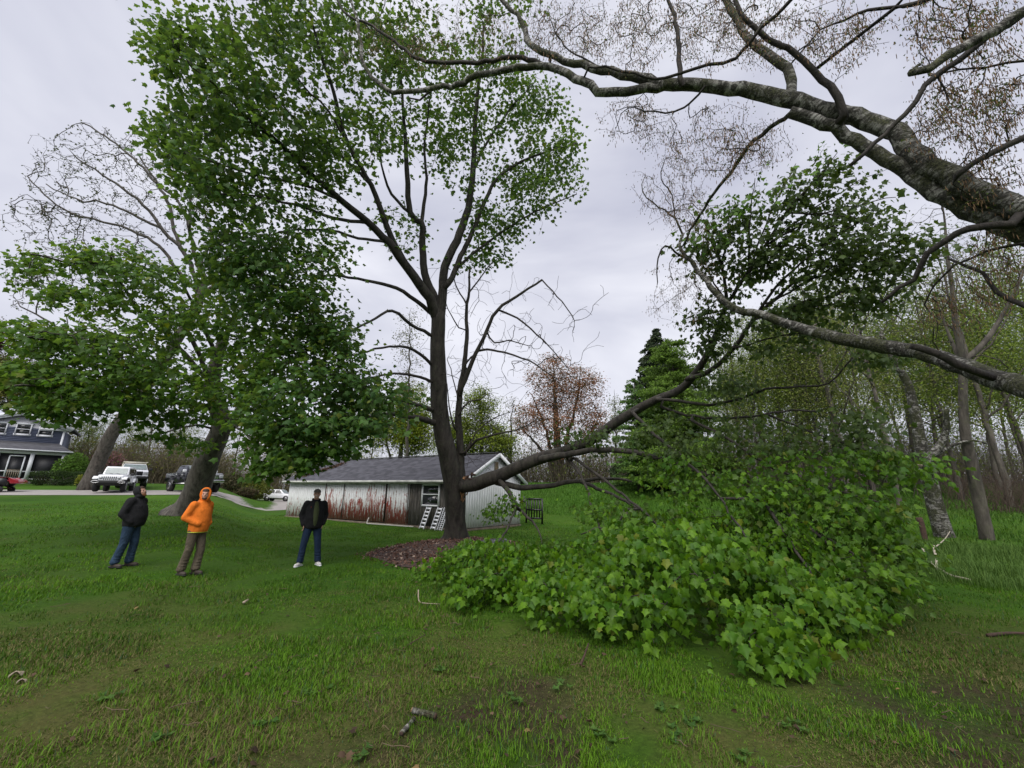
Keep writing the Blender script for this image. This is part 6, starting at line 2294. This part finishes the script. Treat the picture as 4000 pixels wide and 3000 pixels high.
back_tree('red budded maple standing in the gap to the right of the shed', (2180, 1900), 62, 44, [[(2178, 1750), (2170, 1600), (2160, 1420)], [(2210, 1740), (2250, 1580), (2270, 1440)], [(2150, 1740), (2110, 1620), (2070, 1530)], [(2230, 1780), (2310, 1680), (2350, 1600)], [(2140, 1790), (2070, 1710), (2020, 1650)]],
          [(2150, 1490, 100, 120, 300), (2270, 1520, 90, 100, 260), (2190, 1640, 180, 100, 330), (2070, 1640, 80, 80, 110), (2320, 1660, 80, 80, 110), (2180, 1760, 150, 60, 60)], 11, .20, (.20, .085, .045), (.34, .16, .085), seed=31)
back_tree('yellow green willow-like tree behind the shed roof', (1560, 1860), 48, 30, [[(1570, 1700), (1560, 1560)], [(1500, 1680), (1440, 1600)], [(1620, 1700), (1660, 1620)]],
          [(1470, 1650, 120, 110, 170), (1620, 1690, 110, 90, 220), (1600, 1580, 100, 90, 130)], 26, .18, (.13, .18, .015), (.26, .31, .03), seed=32)
back_tree('pale green young tree seen between the two trunks of the broken maple', (1880, 1860), 52, 26, [[(1880, 1700), (1875, 1540)], [(1830, 1700), (1790, 1620)], [(1930, 1700), (1970, 1620)]],
          [(1870, 1600, 80, 110, 140), (1880, 1720, 130, 80, 220), (1790, 1700, 70, 80, 100), (1960, 1720, 60, 70, 60)], 26, .18, (.12, .17, .02), (.24, .30, .04), seed=33)
back_tree('thin bare tree with pale buds behind the right end of the shed', (2000, 1880), 58, 18, [[(1995, 1720), (2005, 1560)], [(1975, 1720), (1960, 1620)]], [(2000, 1640, 50, 110, 70), (1975, 1740, 60, 60, 40)], 7, .16, (.13, .13, .06), (.2, .2, .09), seed=34)
back_tree('small pale feathery tree left of the two conifers', (2405, 1890), 72, 14, [[(2405, 1700), (2400, 1520)]], [(2402, 1640, 42, 110, 90)], 10, .22, (.16, .18, .11), (.24, .26, .15), seed=35)
back_tree('tall slim tree with sparse leaves behind the maple fork', (1590, 1850), 44, 18, [[(1596, 1600), (1600, 1380), (1602, 1200)]], [(1600, 1320, 70, 130, 70), (1600, 1500, 80, 90, 50)], 6, .15, (.12, .12, .05), (.18, .18, .07), seed=36, mat=M_WOODS)
pk_r = back_tree('pink flowering redbud between the drive and the shed', (1075, 1890), 84, 22, [[(1090, 1780), (1080, 1690)], [(1060, 1770), (1000, 1700)], [(1120, 1770), (1180, 1710)]],
                 [(1050, 1730, 110, 80, 140), (1180, 1730, 90, 80, 110), (1100, 1680, 110, 50, 70)], 22, .15, (.20, .07, .085), (.40, .22, .27), seed=37)
back_tree('small pink blossoming tree behind the bare tree and white car', (440, 1880), 50, 12, [[(440, 1820), (430, 1780)]], [(430, 1795, 50, 34, 60)], 22, .14, (.20, .07, .09), (.36, .18, .22), seed=38)
back_tree('olive green tree rising over the blue house roof', (20, 1760), 58, 34, [[(30, 1600), (40, 1420)], [(90, 1600), (150, 1480)]], [(60, 1480, 140, 130, 200), (180, 1560, 110, 90, 110), (-80, 1450, 100, 120, 80)], 26, .26, (.08, .085, .02), (.16, .15, .04), seed=39)
back_tree('dark red leaved tree at the far left edge', (-40, 1700), 52, 30, [[(-30, 1500), (-20, 1300)]], [(-30, 1310, 50, 90, 90)], 26, .2, (.05, .012, .014), (.09, .02, .02), seed=40)


def conifer(label, base, topy, halfw, t, ta, tb, seed, droop, n_lev, name='conifer', dens=60, tufts=.2, shape=.7):
    r_ = np.random.default_rng(seed)
    b0 = P(*base, t)
    b0[2] = float(ground_z(b0[0], b0[1])) - .1
    Hh = P(base[0], topy, t)[2] - b0[2]
    W = halfw * t / FPX
    root = thing(name, label, 'tree', b0)
    tk = MB()
    tk.tube([[0, 0, 0], [.05, 0, Hh * .5], [0, 0, Hh * .98]], [.28, .16, .02], 8)
    br_P, br_r, lp, lt_, ln_ = [], [], [], [], []
    for i in range(n_lev):
        f = (i + .5) / n_lev
        z = Hh * (.06 + .93 * f)
        L0 = W * (1 - f) ** shape * (.8 + .3 * r_.random()) + .15
        for k in range(7 if f < .8 else 5):
            a = r_.random() * 2 * pi
            L = L0 * r_.uniform(.6, 1.12)
            u = np.linspace(0, 1, 6)
            hz_ = L * u
            zz_ = z + L * (.15 * u - droop * u ** 2 + .2 * droop * u ** 3)
            q = np.stack([cos(a) * hz_, sin(a) * hz_, zz_], 1)
            br_P.append(q)
            br_r.append(np.linspace(.035, .006, 6))
            m = max(6, int(dens * L / 2.2))
            uu = r_.uniform(.15, 1.03, m)
            c = np.stack([np.interp(uu, u, q[:, j]) for j in range(3)], 1)
            side = r_.normal(0, .22, m) * L * (1.1 - uu * .6)
            c += np.stack([-sin(a) * side, cos(a) * side, -np.abs(r_.normal(0, .10 + droop * .25, m))], 1)
            lp.append(c)
            lt_.append(np.column_stack([np.full(m, cos(a)) * .5, np.full(m, sin(a)) * .5, np.full(m, -.25 - droop)]) + r_.normal(0, .35, (m, 3)))
    tk.tubes(np.array(br_P), np.array(br_r), 3)
    tk.build('trunk', M_WOODS, root, smooth=True)
    c, d = np.concatenate(lp), np.concatenate(lt_)
    b = MB()
    add_leaves(b, c, d, r_.normal(0, 1, c.shape) + [0, 0, .8], tufts * r_.uniform(.6, 1.4, len(c)), leaf_tint(len(c), r_, ta, tb, 0), LEAF_LO)
    b.build('crown', M_BUD, root)
    return root


conifer('tall dark spruce with drooping sprays behind the bright green conifer', (2610, 1890), 1205, 210, 44, (.012, .022, .012), (.035, .05, .028), 41, .55, 32, dens=210, tufts=.24, shape=.6)
conifer('bright green feathery larch in front of the dark spruce', (2665, 1890), 1265, 235, 38, (.08, .15, .02), (.17, .28, .045), 42, .12, 34, dens=210, tufts=.17, shape=.42)
conifer('smaller pale green larch at the left foot of the spruce', (2500, 1890), 1440, 110, 41, (.08, .16, .04), (.16, .28, .08), 43, .1, 20, dens=150, tufts=.17, shape=.45)

# named trunks at the edge of the woods on the right
lb, lbt = hit(3690, 2098)
tr_ = Tree(51)
tr_.plimb([(3700, 2112), (3682, 2075), (3660, 2000), (3640, 1920), (3625, 1850), (3600, 1760), (3580, 1640), (3545, 1500), (3500, 1420), (3440, 1300)], 64, 14, lbt, lbt + 1.0, join=False, seg=.3)
tr_.plimb([(3625, 1850), (3619, 1811), (3640, 1775), (3666, 1749), (3690, 1700), (3698, 1650), (3696, 1600)], 34, 18, lbt - .05, lbt - .5, seg=.2)
tr_.plimb([(3640, 1790), (3720, 1740), (3800, 1720), (3860, 1735)], 16, 6, lbt - .1, lbt - 1, seg=.3)
tg = np.concatenate([blob(x, y, rx, ry, lbt + .5, 1.5, n, tr_.rng) for x, y, rx, ry, n in [(3480, 1350, 160, 120, 50), (3620, 1500, 150, 150, 50), (3740, 1640, 130, 90, 30)]])
tr_.grow(tg, seg=.5, tip_r=.006)
r = thing('leaning_birch', 'leaning pale birch with a crooked broken side stem at the wood edge', 'tree', lb)
p, tp_, nr_, sz = sprays(tr_, 6, .3, .09, rng)
b = MB()
add_leaves(b, p, tp_, nr_, sz, leaf_tint(len(p), rng, (.08, .1, .02), (.15, .16, .04), 0), LEAF_LO)
finish_tree(r, tr_, M_BIRCH, M_TWIG, b, M_BUD)
sb = MB()
a_ = P(3592, 1815, lbt - .25)
sb.tube([a_ + [.12, .12, 0], a_], [.09, .085], 12)
sb.build('cut_stub', M_STICK, r, world=True, label='pale round saw cut on the stem')
db, dbt = hit(3856, 2108)
tr_ = Tree(52)
tr_.plimb([(3862, 2120), (3852, 2085), (3831, 1984), (3799, 1827), (3768, 1670), (3760, 1435), (3760, 1400), (3730, 1250), (3722, 1140), (3700, 1000), (3690, 860), (3670, 740)], 46, 3, dbt, dbt + 1, join=False, seg=.3)
tr_.plimb([(3758, 1420), (3784, 1396), (3862, 1318), (3932, 1200), (3990, 1080), (4040, 960)], 24, 4, dbt + .5, dbt + .2, seg=.3)
tr_.plimb([(3762, 1440), (3700, 1290), (3660, 1180)], 16, 5, dbt + .5, dbt + 1.5, seg=.3)
tg = np.concatenate([blob(x, y, rx, ry, dbt + .8, 2, n, tr_.rng) for x, y, rx, ry, n in [(3700, 960, 200, 220, 170), (3930, 1120, 130, 160, 60), (3640, 1250, 140, 130, 50), (3860, 1500, 150, 120, 30)]])
tr_.grow(tg, seg=.5, tip_r=.006, wig=.12)
r = thing('forked_tree', 'dark leafless tree forking high up, near the right edge', 'tree', db)
p, tp_, nr_, sz = sprays(tr_, 4, .3, .07, rng)
b = MB()
add_leaves(b, p, tp_, nr_, sz, leaf_tint(len(p), rng, (.09, .09, .03), (.15, .15, .05), 0), LEAF_LO)
finish_tree(r, tr_, M_WOODS, M_TWIG, b, M_BUD)


# woods: three kinds built once, then copied
def proto(kind, seed):
    r_ = np.random.default_rng(seed)
    tr_ = Tree(seed)
    Hh = 17.0
    lean = r_.normal(0, .6, 2)
    rad = {'bare': .19, 'leafy': .17, 'birch': .13}[kind]
    tr_.limb([[0, 0, -.2, rad * 1.35], [lean[0] * .1, lean[1] * .1, 1, rad], [lean[0] * .4, lean[1] * .4, Hh * .35, rad * .8], [lean[0], lean[1], Hh * .65, rad * .5], [lean[0] * 1.2, lean[1] * 1.3, Hh * .95, .03]], join=False, seg=.6, jit=.04)
    for k in range(7):
        z = Hh * r_.uniform(.28, .75)
        a = r_.random() * 2 * pi
        L = r_.uniform(2.2, 4.2)
        b_ = np.array([lean[0] * z / Hh, lean[1] * z / Hh, z])
        d = np.array([cos(a), sin(a), 0])
        tr_.limb([[*b_, rad * .4], [*(b_ + d * L * .4 + [0, 0, L * .35]), rad * .28], [*(b_ + d * L * .8 + [0, 0, L * 1.0]), .03]], seg=.6, jit=.06)
    n = {'bare': 300, 'leafy': 280, 'birch': 230}[kind]
    v = norm(r_.normal(0, 1, (n, 3))) * r_.random((n, 1)) ** .4
    tg = v * [3.6, 3.6, Hh * .40] + [lean[0] * .7, lean[1] * .7, Hh * .62]
    tr_.grow(tg, seg=.8, tip_r=.007, lift=.06, wig=.12)
    nm, lab = {'bare': ('bare_woodland_tree', 'slim grey woodland tree, almost leafless, in the wood on the right'), 'leafy': ('woodland_tree', 'slim woodland tree hazed with yellow green new leaves, in the wood on the right'), 'birch': ('woodland_birch', 'thin white stemmed birch in the wood on the right')}[kind]
    root = thing(nm, lab, 'tree', (0, 0, 0), group={'bare': 'bare trees of the right wood', 'leafy': 'leafing trees of the right wood', 'birch': 'thin birches of the right wood'}[kind])
    p, tp_, nr_, sz = sprays(tr_, {'bare': 12, 'leafy': 44, 'birch': 30}[kind], .6, {'bare': .12, 'leafy': .17, 'birch': .14}[kind], r_, flat=.6)
    b = MB()
    ta, tb = {'bare': ((.12, .13, .04), (.20, .20, .07)), 'leafy': ((.10, .155, .02), (.21, .28, .045)), 'birch': ((.12, .16, .03), (.22, .26, .06))}[kind]
    add_leaves(b, p, tp_, nr_, sz, leaf_tint(len(p), r_, ta, tb, 0), LEAF_LO)
    finish_tree(root, tr_, M_BIRCH if kind == 'birch' else M_WOODS, M_TWIG, b, M_BUD, thick=.03)
    return root


spots = [('bare', 3338, 1970, 27, 1.0), ('bare', 3528, 2008, 22, .72), ('birch', 3243, 1880, 30, .9), ('birch', 3302, 1872, 30, .95), ('leafy', 3130, 1900, 31, .9), ('leafy', 3420, 1930, 33, 1.0), ('bare', 3600, 1925, 36, 1.0), ('leafy', 3750, 1930, 31, .95),
         ('bare', 3950, 1965, 27, 1.0), ('bare', 3905, 1905, 38, 1.05), ('leafy', 3680, 1893, 42, 1.1), ('leafy', 2985, 1890, 38, .95), ('bare', 2900, 1885, 42, .95), ('bare', 3060, 1882, 36, .9), ('birch', 2950, 1890, 34, .85), ('leafy', 3200, 1890, 44, 1.1), ('bare', 3480, 1890, 48, 1.1), ('leafy', 4080, 1970, 30, 1.0), ('leafy', 4180, 1950, 36, 1.1), ('bare', 4040, 1920, 44, 1.1), ('leafy', 3830, 1890, 50, 1.15), ('bare', 3100, 1880, 52, 1.0), ('birch', 3400, 1900, 40, 1.0), ('bare', 3000, 1880, 56, 1.0), ('leafy', 2860, 1880, 58, 1.0), ('bare', 3740, 1890, 58, 1.1), ('leafy', 3560, 1880, 60, 1.15), ('bare', 3290, 1880, 60, 1.1), ('leafy', 3960, 1880, 60, 1.15), ('leafy', 4250, 1940, 50, 1.1), ('bare', 2780, 1882, 64, .9), ('leafy', 2930, 1880, 68, 1.0), ('bare', 3420, 1880, 70, 1.1), ('leafy', 3150, 1878, 72, 1.1)]
prot, made = {}, {}
rw = np.random.default_rng(77)
named = {0: 'dark thick bare tree just right of the leaf heap, at the wood edge', 1: 'short stout bare tree left of the leaning birch', 2: 'left one of two white birch stems rising behind the leaf heap', 3: 'right one of two white birch stems rising behind the leaf heap', 4: 'greening tree between the larch and the two white birch stems', 7: 'greening tree between the leaning birch and the dark forked tree', 8: 'bare tree right of the dark forked tree, near the right edge', 14: 'thin birch close behind the big torn limb, right of the larch', 17: 'greening tree cut by the right edge of the picture'}
for i_, (k, x, y, t, s) in enumerate(spots):
    q = P(x, y, t)
    z = float(ground_z(q[0], q[1]))
    a = rw.random() * 6.28
    if k not in prot:
        prot[k] = proto(k, {'bare': 61, 'leafy': 62, 'birch': 63}[k])
        o = prot[k]
        o.location = (q[0], q[1], z)
        o.rotation_euler.z = a
        o.scale = (s, s, s)
    else:
        o = dup(prot[k], (q[0], q[1], z), a, s * rw.uniform(.92, 1.06), sz=s * rw.uniform(.95, 1.2) * (1.12 if x > 3350 else 1))
    if i_ in named:
        made[i_] = o
plain = {k: prot[k]['label'] for k in prot}
for i_, o in made.items():
    o['label'] = named[i_]
# row of bare and leafing trees behind the drive on the left
pl = {}
for k, x, y, t, s in [('bare', 560, 1885, 56, .75), ('bare', 640, 1885, 60, .8), ('leafy', 700, 1885, 64, .7), ('bare', 820, 1890, 60, .75), ('bare', 900, 1892, 66, .8), ('leafy', 480, 1880, 66, .75), ('bare', 980, 1895, 72, .85), ('leafy', 330, 1870, 62, .75), ('bare', 240, 1860, 66, .8), ('leafy', 1230, 1890, 74, .8), ('bare', 1150, 1892, 78, .85), ('leafy', 1340, 1890, 70, .7), ('bare', 1430, 1890, 74, .8), ('leafy', 1720, 1890, 70, .7), ('bare', 2080, 1890, 82, .7), ('bare', 2290, 1890, 86, .65)]:
    q = P(x, y, t)
    o = dup(prot[k], (q[0], q[1], float(ground_z(q[0], q[1]))), rw.random() * 6.28, s, label={'bare': 'grey leafless tree in the row behind the drive and the shed', 'leafy': 'tree with yellow green new leaves in the row behind the drive and the shed'}[k])
    o['group'] = {'bare': 'bare trees behind the drive', 'leafy': 'leafing trees behind the drive'}[k]


# undergrowth and far wood: nobody could count these
def brush(name, label, pts, hmin, hmax, spread, n, ta, tb, rad=.012, nleaf=0, lsize=.15, la=(.09, .1, .03), lb_=(.16, .16, .05), seed=5, vert=1.0):
    r_ = np.random.default_rng(seed)
    pts = np.asarray(pts, float)
    i = r_.integers(0, len(pts), n)
    base = pts[i][:, :2] + r_.normal(0, 1, (n, 2)) * pts[i][:, 2:3]
    h = r_.uniform(hmin, hmax, n)
    a = r_.random(n) * 2 * pi
    o = r_.random(n) ** .7 * spread
    u = np.linspace(0, 1, 5)
    Q = np.zeros((n, 5, 3))
    w = r_.normal(0, .05, (n, 5, 2)) * h[:, None, None]
    w[:, 0] = 0
    Q[..., 0] = base[:, :1] + (np.cos(a) * o * h)[:, None] * u ** 1.5 + w[..., 0]
    Q[..., 1] = base[:, 1:] + (np.sin(a) * o * h)[:, None] * u ** 1.5 + w[..., 1]
    Q[..., 2] = ground_z(base[:, 0], base[:, 1])[:, None] - .05 + h[:, None] * (u - .12 * u ** 2) * vert
    R_ = (rad * (.5 + h / hmax))[:, None] * np.array([1, .8, .6, .4, .15])
    b = MB()
    k = r_.random((n, 1))
    b.tubes(Q, R_, 3, col=np.array(ta) * (1 - k) + np.array(tb) * k)
    # side twigs
    m = n * 3
    j = r_.integers(0, n, m)
    f = r_.uniform(.3, .95, m)
    s0 = Q[j, 0] * 0
    idx = np.minimum((f * 4).astype(int), 3)
    fr = f * 4 - idx
    s0 = Q[j, idx] * (1 - fr[:, None]) + Q[j, idx + 1] * fr[:, None]
    d = norm(r_.normal(0, 1, (m, 3)) + [0, 0, .7]) * (h[j] * r_.uniform(.1, .3, m))[:, None]
    u3 = np.array([0, .5, 1])
    T3 = s0[:, None] + d[:, None] * u3[None, :, None] + r_.normal(0, .04, (m, 3, 3)) * h[j][:, None, None] * .4 * u3[None, :, None]
    b.tubes(T3, np.repeat((rad * .4 * (.5 + h[j] / hmax))[:, None], 3, 1) * np.array([1, .7, .3]), 3, col=(np.array(ta) * .5 + np.array(tb) * .5)[None].repeat(m, 0))
    b.build(name, M_DRY, kind='stuff', label=label)
    if nleaf:
        j = r_.integers(0, m, nleaf)
        p = T3[j, 2] + r_.normal(0, .18, (nleaf, 3))
        l = MB()
        add_leaves(l, p, twist(nleaf, r_), twist(nleaf, r_), lsize * r_.uniform(.6, 1.3, nleaf), leaf_tint(nleaf, r_, la, lb_, 0), LEAF_LO)
        l.build(name + '_leaves', M_BUD, kind='stuff', label='new leaves of the ' + label)


W_ = lambda x, y, t, s: (*P(x, y, t)[:2], s)
brush('hedgerow', 'tangled brown hedgerow behind the drive', [W_(x, 1880, t, 1.6) for x, t in zip(range(300, 1260, 55), [52, 54, 50, 53, 56, 52, 55, 57, 54, 56, 58, 60, 80, 82, 80, 82, 84, 84])], 2, 6.5, .35, 2600, (.075, .065, .04), (.15, .125, .08), .03, 5200, .26, (.10, .11, .025), (.19, .18, .05), seed=71)
brush('hedgerow', 'brown and green hedgerow at the top of the grass bank', [W_(x, 1890, t, 2.2) for x, t in zip(range(1900, 2900, 60), [66, 62, 64, 60, 62, 64, 62, 60, 58, 60, 58, 56, 56, 54, 54, 52, 52])], 1.5, 5.5, .35, 2200, (.06, .05, .035), (.12, .10, .07), .03, 5200, .26, (.08, .11, .02), (.17, .19, .04), seed=72)
brush('undergrowth', 'red brown bramble thicket in the wood at the right edge', [W_(x, y, t, 1.3) for x, y, t in [(3880, 1930, 24), (3960, 1940, 23), (4050, 1950, 23), (3830, 1910, 30), (3950, 1910, 30), (4080, 1920, 28), (4160, 1940, 24), (3760, 1905, 34)]], 1.0, 3.0, .7, 600, (.05, .036, .028), (.11, .08, .06), .011, 0, seed=73)
brush('undergrowth', 'thin saplings and brush under the trees of the right wood', [W_(x, 1900, t, 2.5) for x, t in [(2900, 40), (3000, 36), (3100, 34), (3200, 38), (3300, 40), (3400, 44), (3500, 42), (3600, 46), (3700, 44), (3120, 48), (3320, 52), (3520, 54), (3700, 56), (3850, 50), (3950, 46)]], 2, 7.5, .25, 2600, (.07, .06, .05), (.15, .13, .10), .02, 18000, .17, (.10, .14, .02), (.21, .25, .05), seed=74)
brush('far_wood', 'grey brown mass of far woodland along the skyline', [(x, y, 4.5) for x in range(-150, 190, 9) for y in (100, 112)], 6, 14, .22, 4200, (.13, .12, .105), (.20, .18, .16), .05, 15000, .5, (.15, .17, .07), (.24, .25, .11), seed=75)
brush('far_wood', 'far woodland closing the view behind the blue house', [(x, y, 4.5) for x, y in [(-90, 50), (-84, 60), (-78, 68), (-70, 74), (-98, 40), (-104, 30), (-60, 80), (-88, 75), (-110, 45)]], 6, 13, .22, 1300, (.09, .075, .06), (.16, .13, .10), .05, 6000, .42, (.10, .10, .03), (.18, .16, .06), seed=76)

# ------------------------------------------------------------------ grass
rg_ = np.random.default_rng(99)


def blades(n, r0, r1, hh, ww, two, seed):
    r_ = np.random.default_rng(seed)
    r = r0 * (r1 / r0) ** r_.random(n)
    a = (r_.random(n) - .5) * radians(134)
    x, y = r * np.sin(a), r * np.cos(a)
    soil = soil_mask(x, y)
    th = thatch_mask(x, y)
    keep = (r_.random(n) > soil * .8) & off_paving(x, y) & ~(in_poly(np.column_stack([x, y]), mp_) & (r_.random(n) < .97))
    q = np.column_stack([x, y, np.zeros(n)]) - SH_C
    u, v = q @ SA, q @ SB
    keep &= ~((u > -.05) & (u < SL + .05) & (v > -.05) & (v < SW + .05))
    x, y, r, th, soil = x[keep], y[keep], r[keep], th[keep], soil[keep]
    clump = vnoise(x * 2.2, y * 2.2, 6) * .6 + vnoise(x * 7, y * 7, 5) * .4
    m = len(x)
    h = hh * (.28 + 1.35 * sm(.2, .75, clump)) * r_.uniform(.5, 1.4, m)
    w = ww * (1 + .16 * r) * r_.uniform(.7, 1.3, m)
    az = r_.random(m) * 2 * pi
    dry = r_.random(m) < .10 + .62 * th
    lean = h * r_.uniform(.1, 1.1, m) * np.where(dry, 1.5, 1)
    h = np.where(dry, h * .55, h)
    z = ground_z(x, y) - .012
    b0 = np.column_stack([x, y, z])
    sd = np.column_stack([np.cos(az), np.sin(az), 0 * az]) * w[:, None] / 2
    ld = np.column_stack([-np.sin(az), np.cos(az), 0 * az]) * lean[:, None]
    tone = vnoise(x * .35, y * .35, 0) * .6 + vnoise(x * 1.6, y * 1.6, 3) * .4
    k = np.clip(tone * 1.5 - .25 + r_.normal(0, .22, m), 0, 1)[:, None]
    c = np.array([.036, .090, .004]) * (1 - k) + np.array([.098, .215, .006]) * k
    bl_ = r_.random(m) < .06
    c[bl_] = (.035, .09, .035)
    kk = r_.random((m, 1))
    c[dry] = (np.array([.08, .078, .022]) * (1 - kk) + np.array([.17, .15, .058]) * kk)[dry]
    c *= r_.uniform(.75, 1.2, (m, 1))
    b = MB()
    if two:
        mid = b0 + ld * .35 + np.column_stack([0 * h, 0 * h, h * .62])
        tip = b0 + ld + np.column_stack([0 * h, 0 * h, h * .95])
        V = np.stack([b0 - sd, b0 + sd, mid + sd * .7, mid - sd * .7, tip], 1).reshape(-1, 3)
        i = np.arange(m)[:, None] * 5
        b.add(V, i + np.array([[0, 1, 2, 3]]), col=np.repeat(c, 5, 0))
        b.f.append(i + np.array([[3, 2, 4]]))
        b.m.append(np.zeros(m, int))
    else:
        tip = b0 + ld * .8 + np.column_stack([0 * h, 0 * h, h])
        V = np.stack([b0 - sd, b0 + sd, tip], 1).reshape(-1, 3)
        b.add(V, np.arange(m * 3).reshape(-1, 3), col=np.repeat(c, 3, 0))
    return b


blades(330000, 1.7, 6, .037, .0036, True, 1).build('grass', M_BLADE, kind='stuff', label='short mown grass with dry thatch in the foreground')
blades(430000, 6, 34, .042, .0046, False, 2).build('grass', M_BLADE, kind='stuff', label='green lawn grass around the people, shed and fallen limb')


def tall(name, label, polypx, n, hh, ww, c0, c1, seed, world_poly=None):
    r_ = np.random.default_rng(seed)
    pl_ = np.array([hit(x, y)[0][:2] for x, y in polypx]) if world_poly is None else np.array(world_poly, float)
    c = pl_.min(0) + r_.random((n, 2)) * (pl_.max(0) - pl_.min(0))
    c = c[in_poly(c, pl_)]
    e = edge_dist(c, pl_)
    c = c[(r_.random(len(c)) < .3 + e * 1.5)]
    m = len(c)
    h = hh * r_.uniform(.4, 1.3, m) * (.6 + .8 * vnoise(c[:, 0] * 1.3, c[:, 1] * 1.3, 4))
    az = r_.random(m) * 2 * pi
    sd = np.column_stack([np.cos(az), np.sin(az), 0 * az]) * (ww * r_.uniform(.6, 1.3, m))[:, None] / 2
    ld = np.column_stack([-np.sin(az), np.cos(az), 0 * az]) * (h * r_.uniform(.2, .9, m))[:, None]
    b0 = np.column_stack([c, ground_z(c[:, 0], c[:, 1]) - .01])
    mid = b0 + ld * .3 + np.column_stack([0 * h, 0 * h, h * .65])
    tip = b0 + ld + np.column_stack([0 * h, 0 * h, h * .9])
    V = np.stack([b0 - sd, b0 + sd, mid + sd * .7, mid - sd * .7, tip], 1).reshape(-1, 3)
    i = np.arange(m)[:, None] * 5
    k = r_.random((m, 1))
    b = MB()
    b.add(V, i + np.array([[0, 1, 2, 3]]), col=np.repeat(np.array(c0) * (1 - k) + np.array(c1) * k, 5, 0))
    b.f.append(i + np.array([[3, 2, 4]]))
    b.m.append(np.zeros(m, int))
    b.build(name, M_BLADE, kind='stuff', label=label)


tall('tall_grass', 'long bluish grass strip at the wood edge on the right', [(3470, 2150), (3620, 2120), (3800, 2130), (4100, 2150), (4150, 2330), (3900, 2310), (3650, 2270), (3500, 2220)], 26000, .26, .010, (.045, .10, .016), (.10, .175, .03), 3)
tall('meadow_grass', 'rough longer grass on the bank behind the shed', None, 110000, .24, .028, (.035, .10, .009), (.08, .18, .016), 4, world_poly=[(-3, 30), (30, 28), (44, 34), (44, 54), (-6, 58), (-8, 40)])
tall('woodland_grass', 'thin green ground cover under the trees of the right wood', None, 40000, .14, .03, (.035, .095, .010), (.075, .15, .015), 6, world_poly=[(9, 13), (14, 11.5), (30, 11), (40, 20), (44, 34), (14, 32)])
# dead leaves and small weeds scattered on the near lawn
n = 900
r = 1.9 * (9 / 1.9) ** rg_.random(n)
a = (rg_.random(n) - .42) * radians(110)
x, y = r * np.sin(a), r * np.cos(a)
ok = rg_.random(n) < .25 + soil_mask(x, y)
x, y = x[ok], y[ok]
b = MB()
m = len(x)
add_leaves(b, np.column_stack([x, y, ground_z(x, y) + rg_.uniform(.012, .04, m)]), twist(m, rg_) * [1, 1, .3], np.array([0, 0, 1]) + rg_.normal(0, .4, (m, 3)), rg_.uniform(.018, .058, m), leaf_tint(m, rg_, (.03, .019, .013), (.11, .07, .042), .05, (.3, .2, .08)), LEAF_HI)
b.build('fallen_leaves', M_DRY, kind='stuff', label='brown dead leaves scattered in the worn foreground grass')
b = MB()
cs = [(2640, 2880), (2700, 2835), (2580, 2780), (1040, 2830), (2350, 2880), (1720, 2620), (2200, 2690), (2900, 2975), (600, 2900), (1400, 2960), (420, 2740), (1250, 2700), (3100, 2850), (2000, 2740)]
for x, y in cs:
    c, _ = hit(x, y)
    for k in range(5):
        m = 5
        pp = c + np.append(rg_.normal(0, .05, 2), 0)
        aa = rg_.random(m) * 6.28
        tip = np.column_stack([np.cos(aa), np.sin(aa), np.full(m, .55)])
        add_leaves(b, np.repeat(pp[None], m, 0) + [0, 0, .02], tip, np.array([0, 0, 1]) + rg_.normal(0, .2, (m, 3)), rg_.uniform(.03, .06, m), leaf_tint(m, rg_, (.045, .11, .02), (.09, .17, .03), 0), LEAF_LO)
b.build('weeds', M_LEAF2, kind='stuff', label='small broad leaved weeds in the foreground grass')

m = 420
r = 1.9 * (14 / 1.9) ** rg_.random(m)
a = (rg_.random(m) - .45) * radians(115)
x, y = r * np.sin(a), r * np.cos(a)
az = rg_.random(m) * 6.28
ln = rg_.uniform(.03, .22, m)
u = np.linspace(-.5, .5, 4)
Q = np.stack([x[:, None] + np.cos(az)[:, None] * u * ln[:, None], y[:, None] + np.sin(az)[:, None] * u * ln[:, None], ground_z(x, y)[:, None] + .02 + rg_.uniform(0, .02, (m, 4))], -1) + rg_.normal(0, .006, (m, 4, 3))
b = MB()
kk = rg_.random((m, 1))
b.tubes(Q, np.repeat(rg_.uniform(.0012, .0035, (m, 1)), 4, 1), 4, col=np.array([.03, .022, .017]) * (1 - kk) + np.array([.16, .12, .08]) * kk)
b.build('twig_litter', M_DRY, kind='stuff', label='small broken twigs scattered through the lawn')
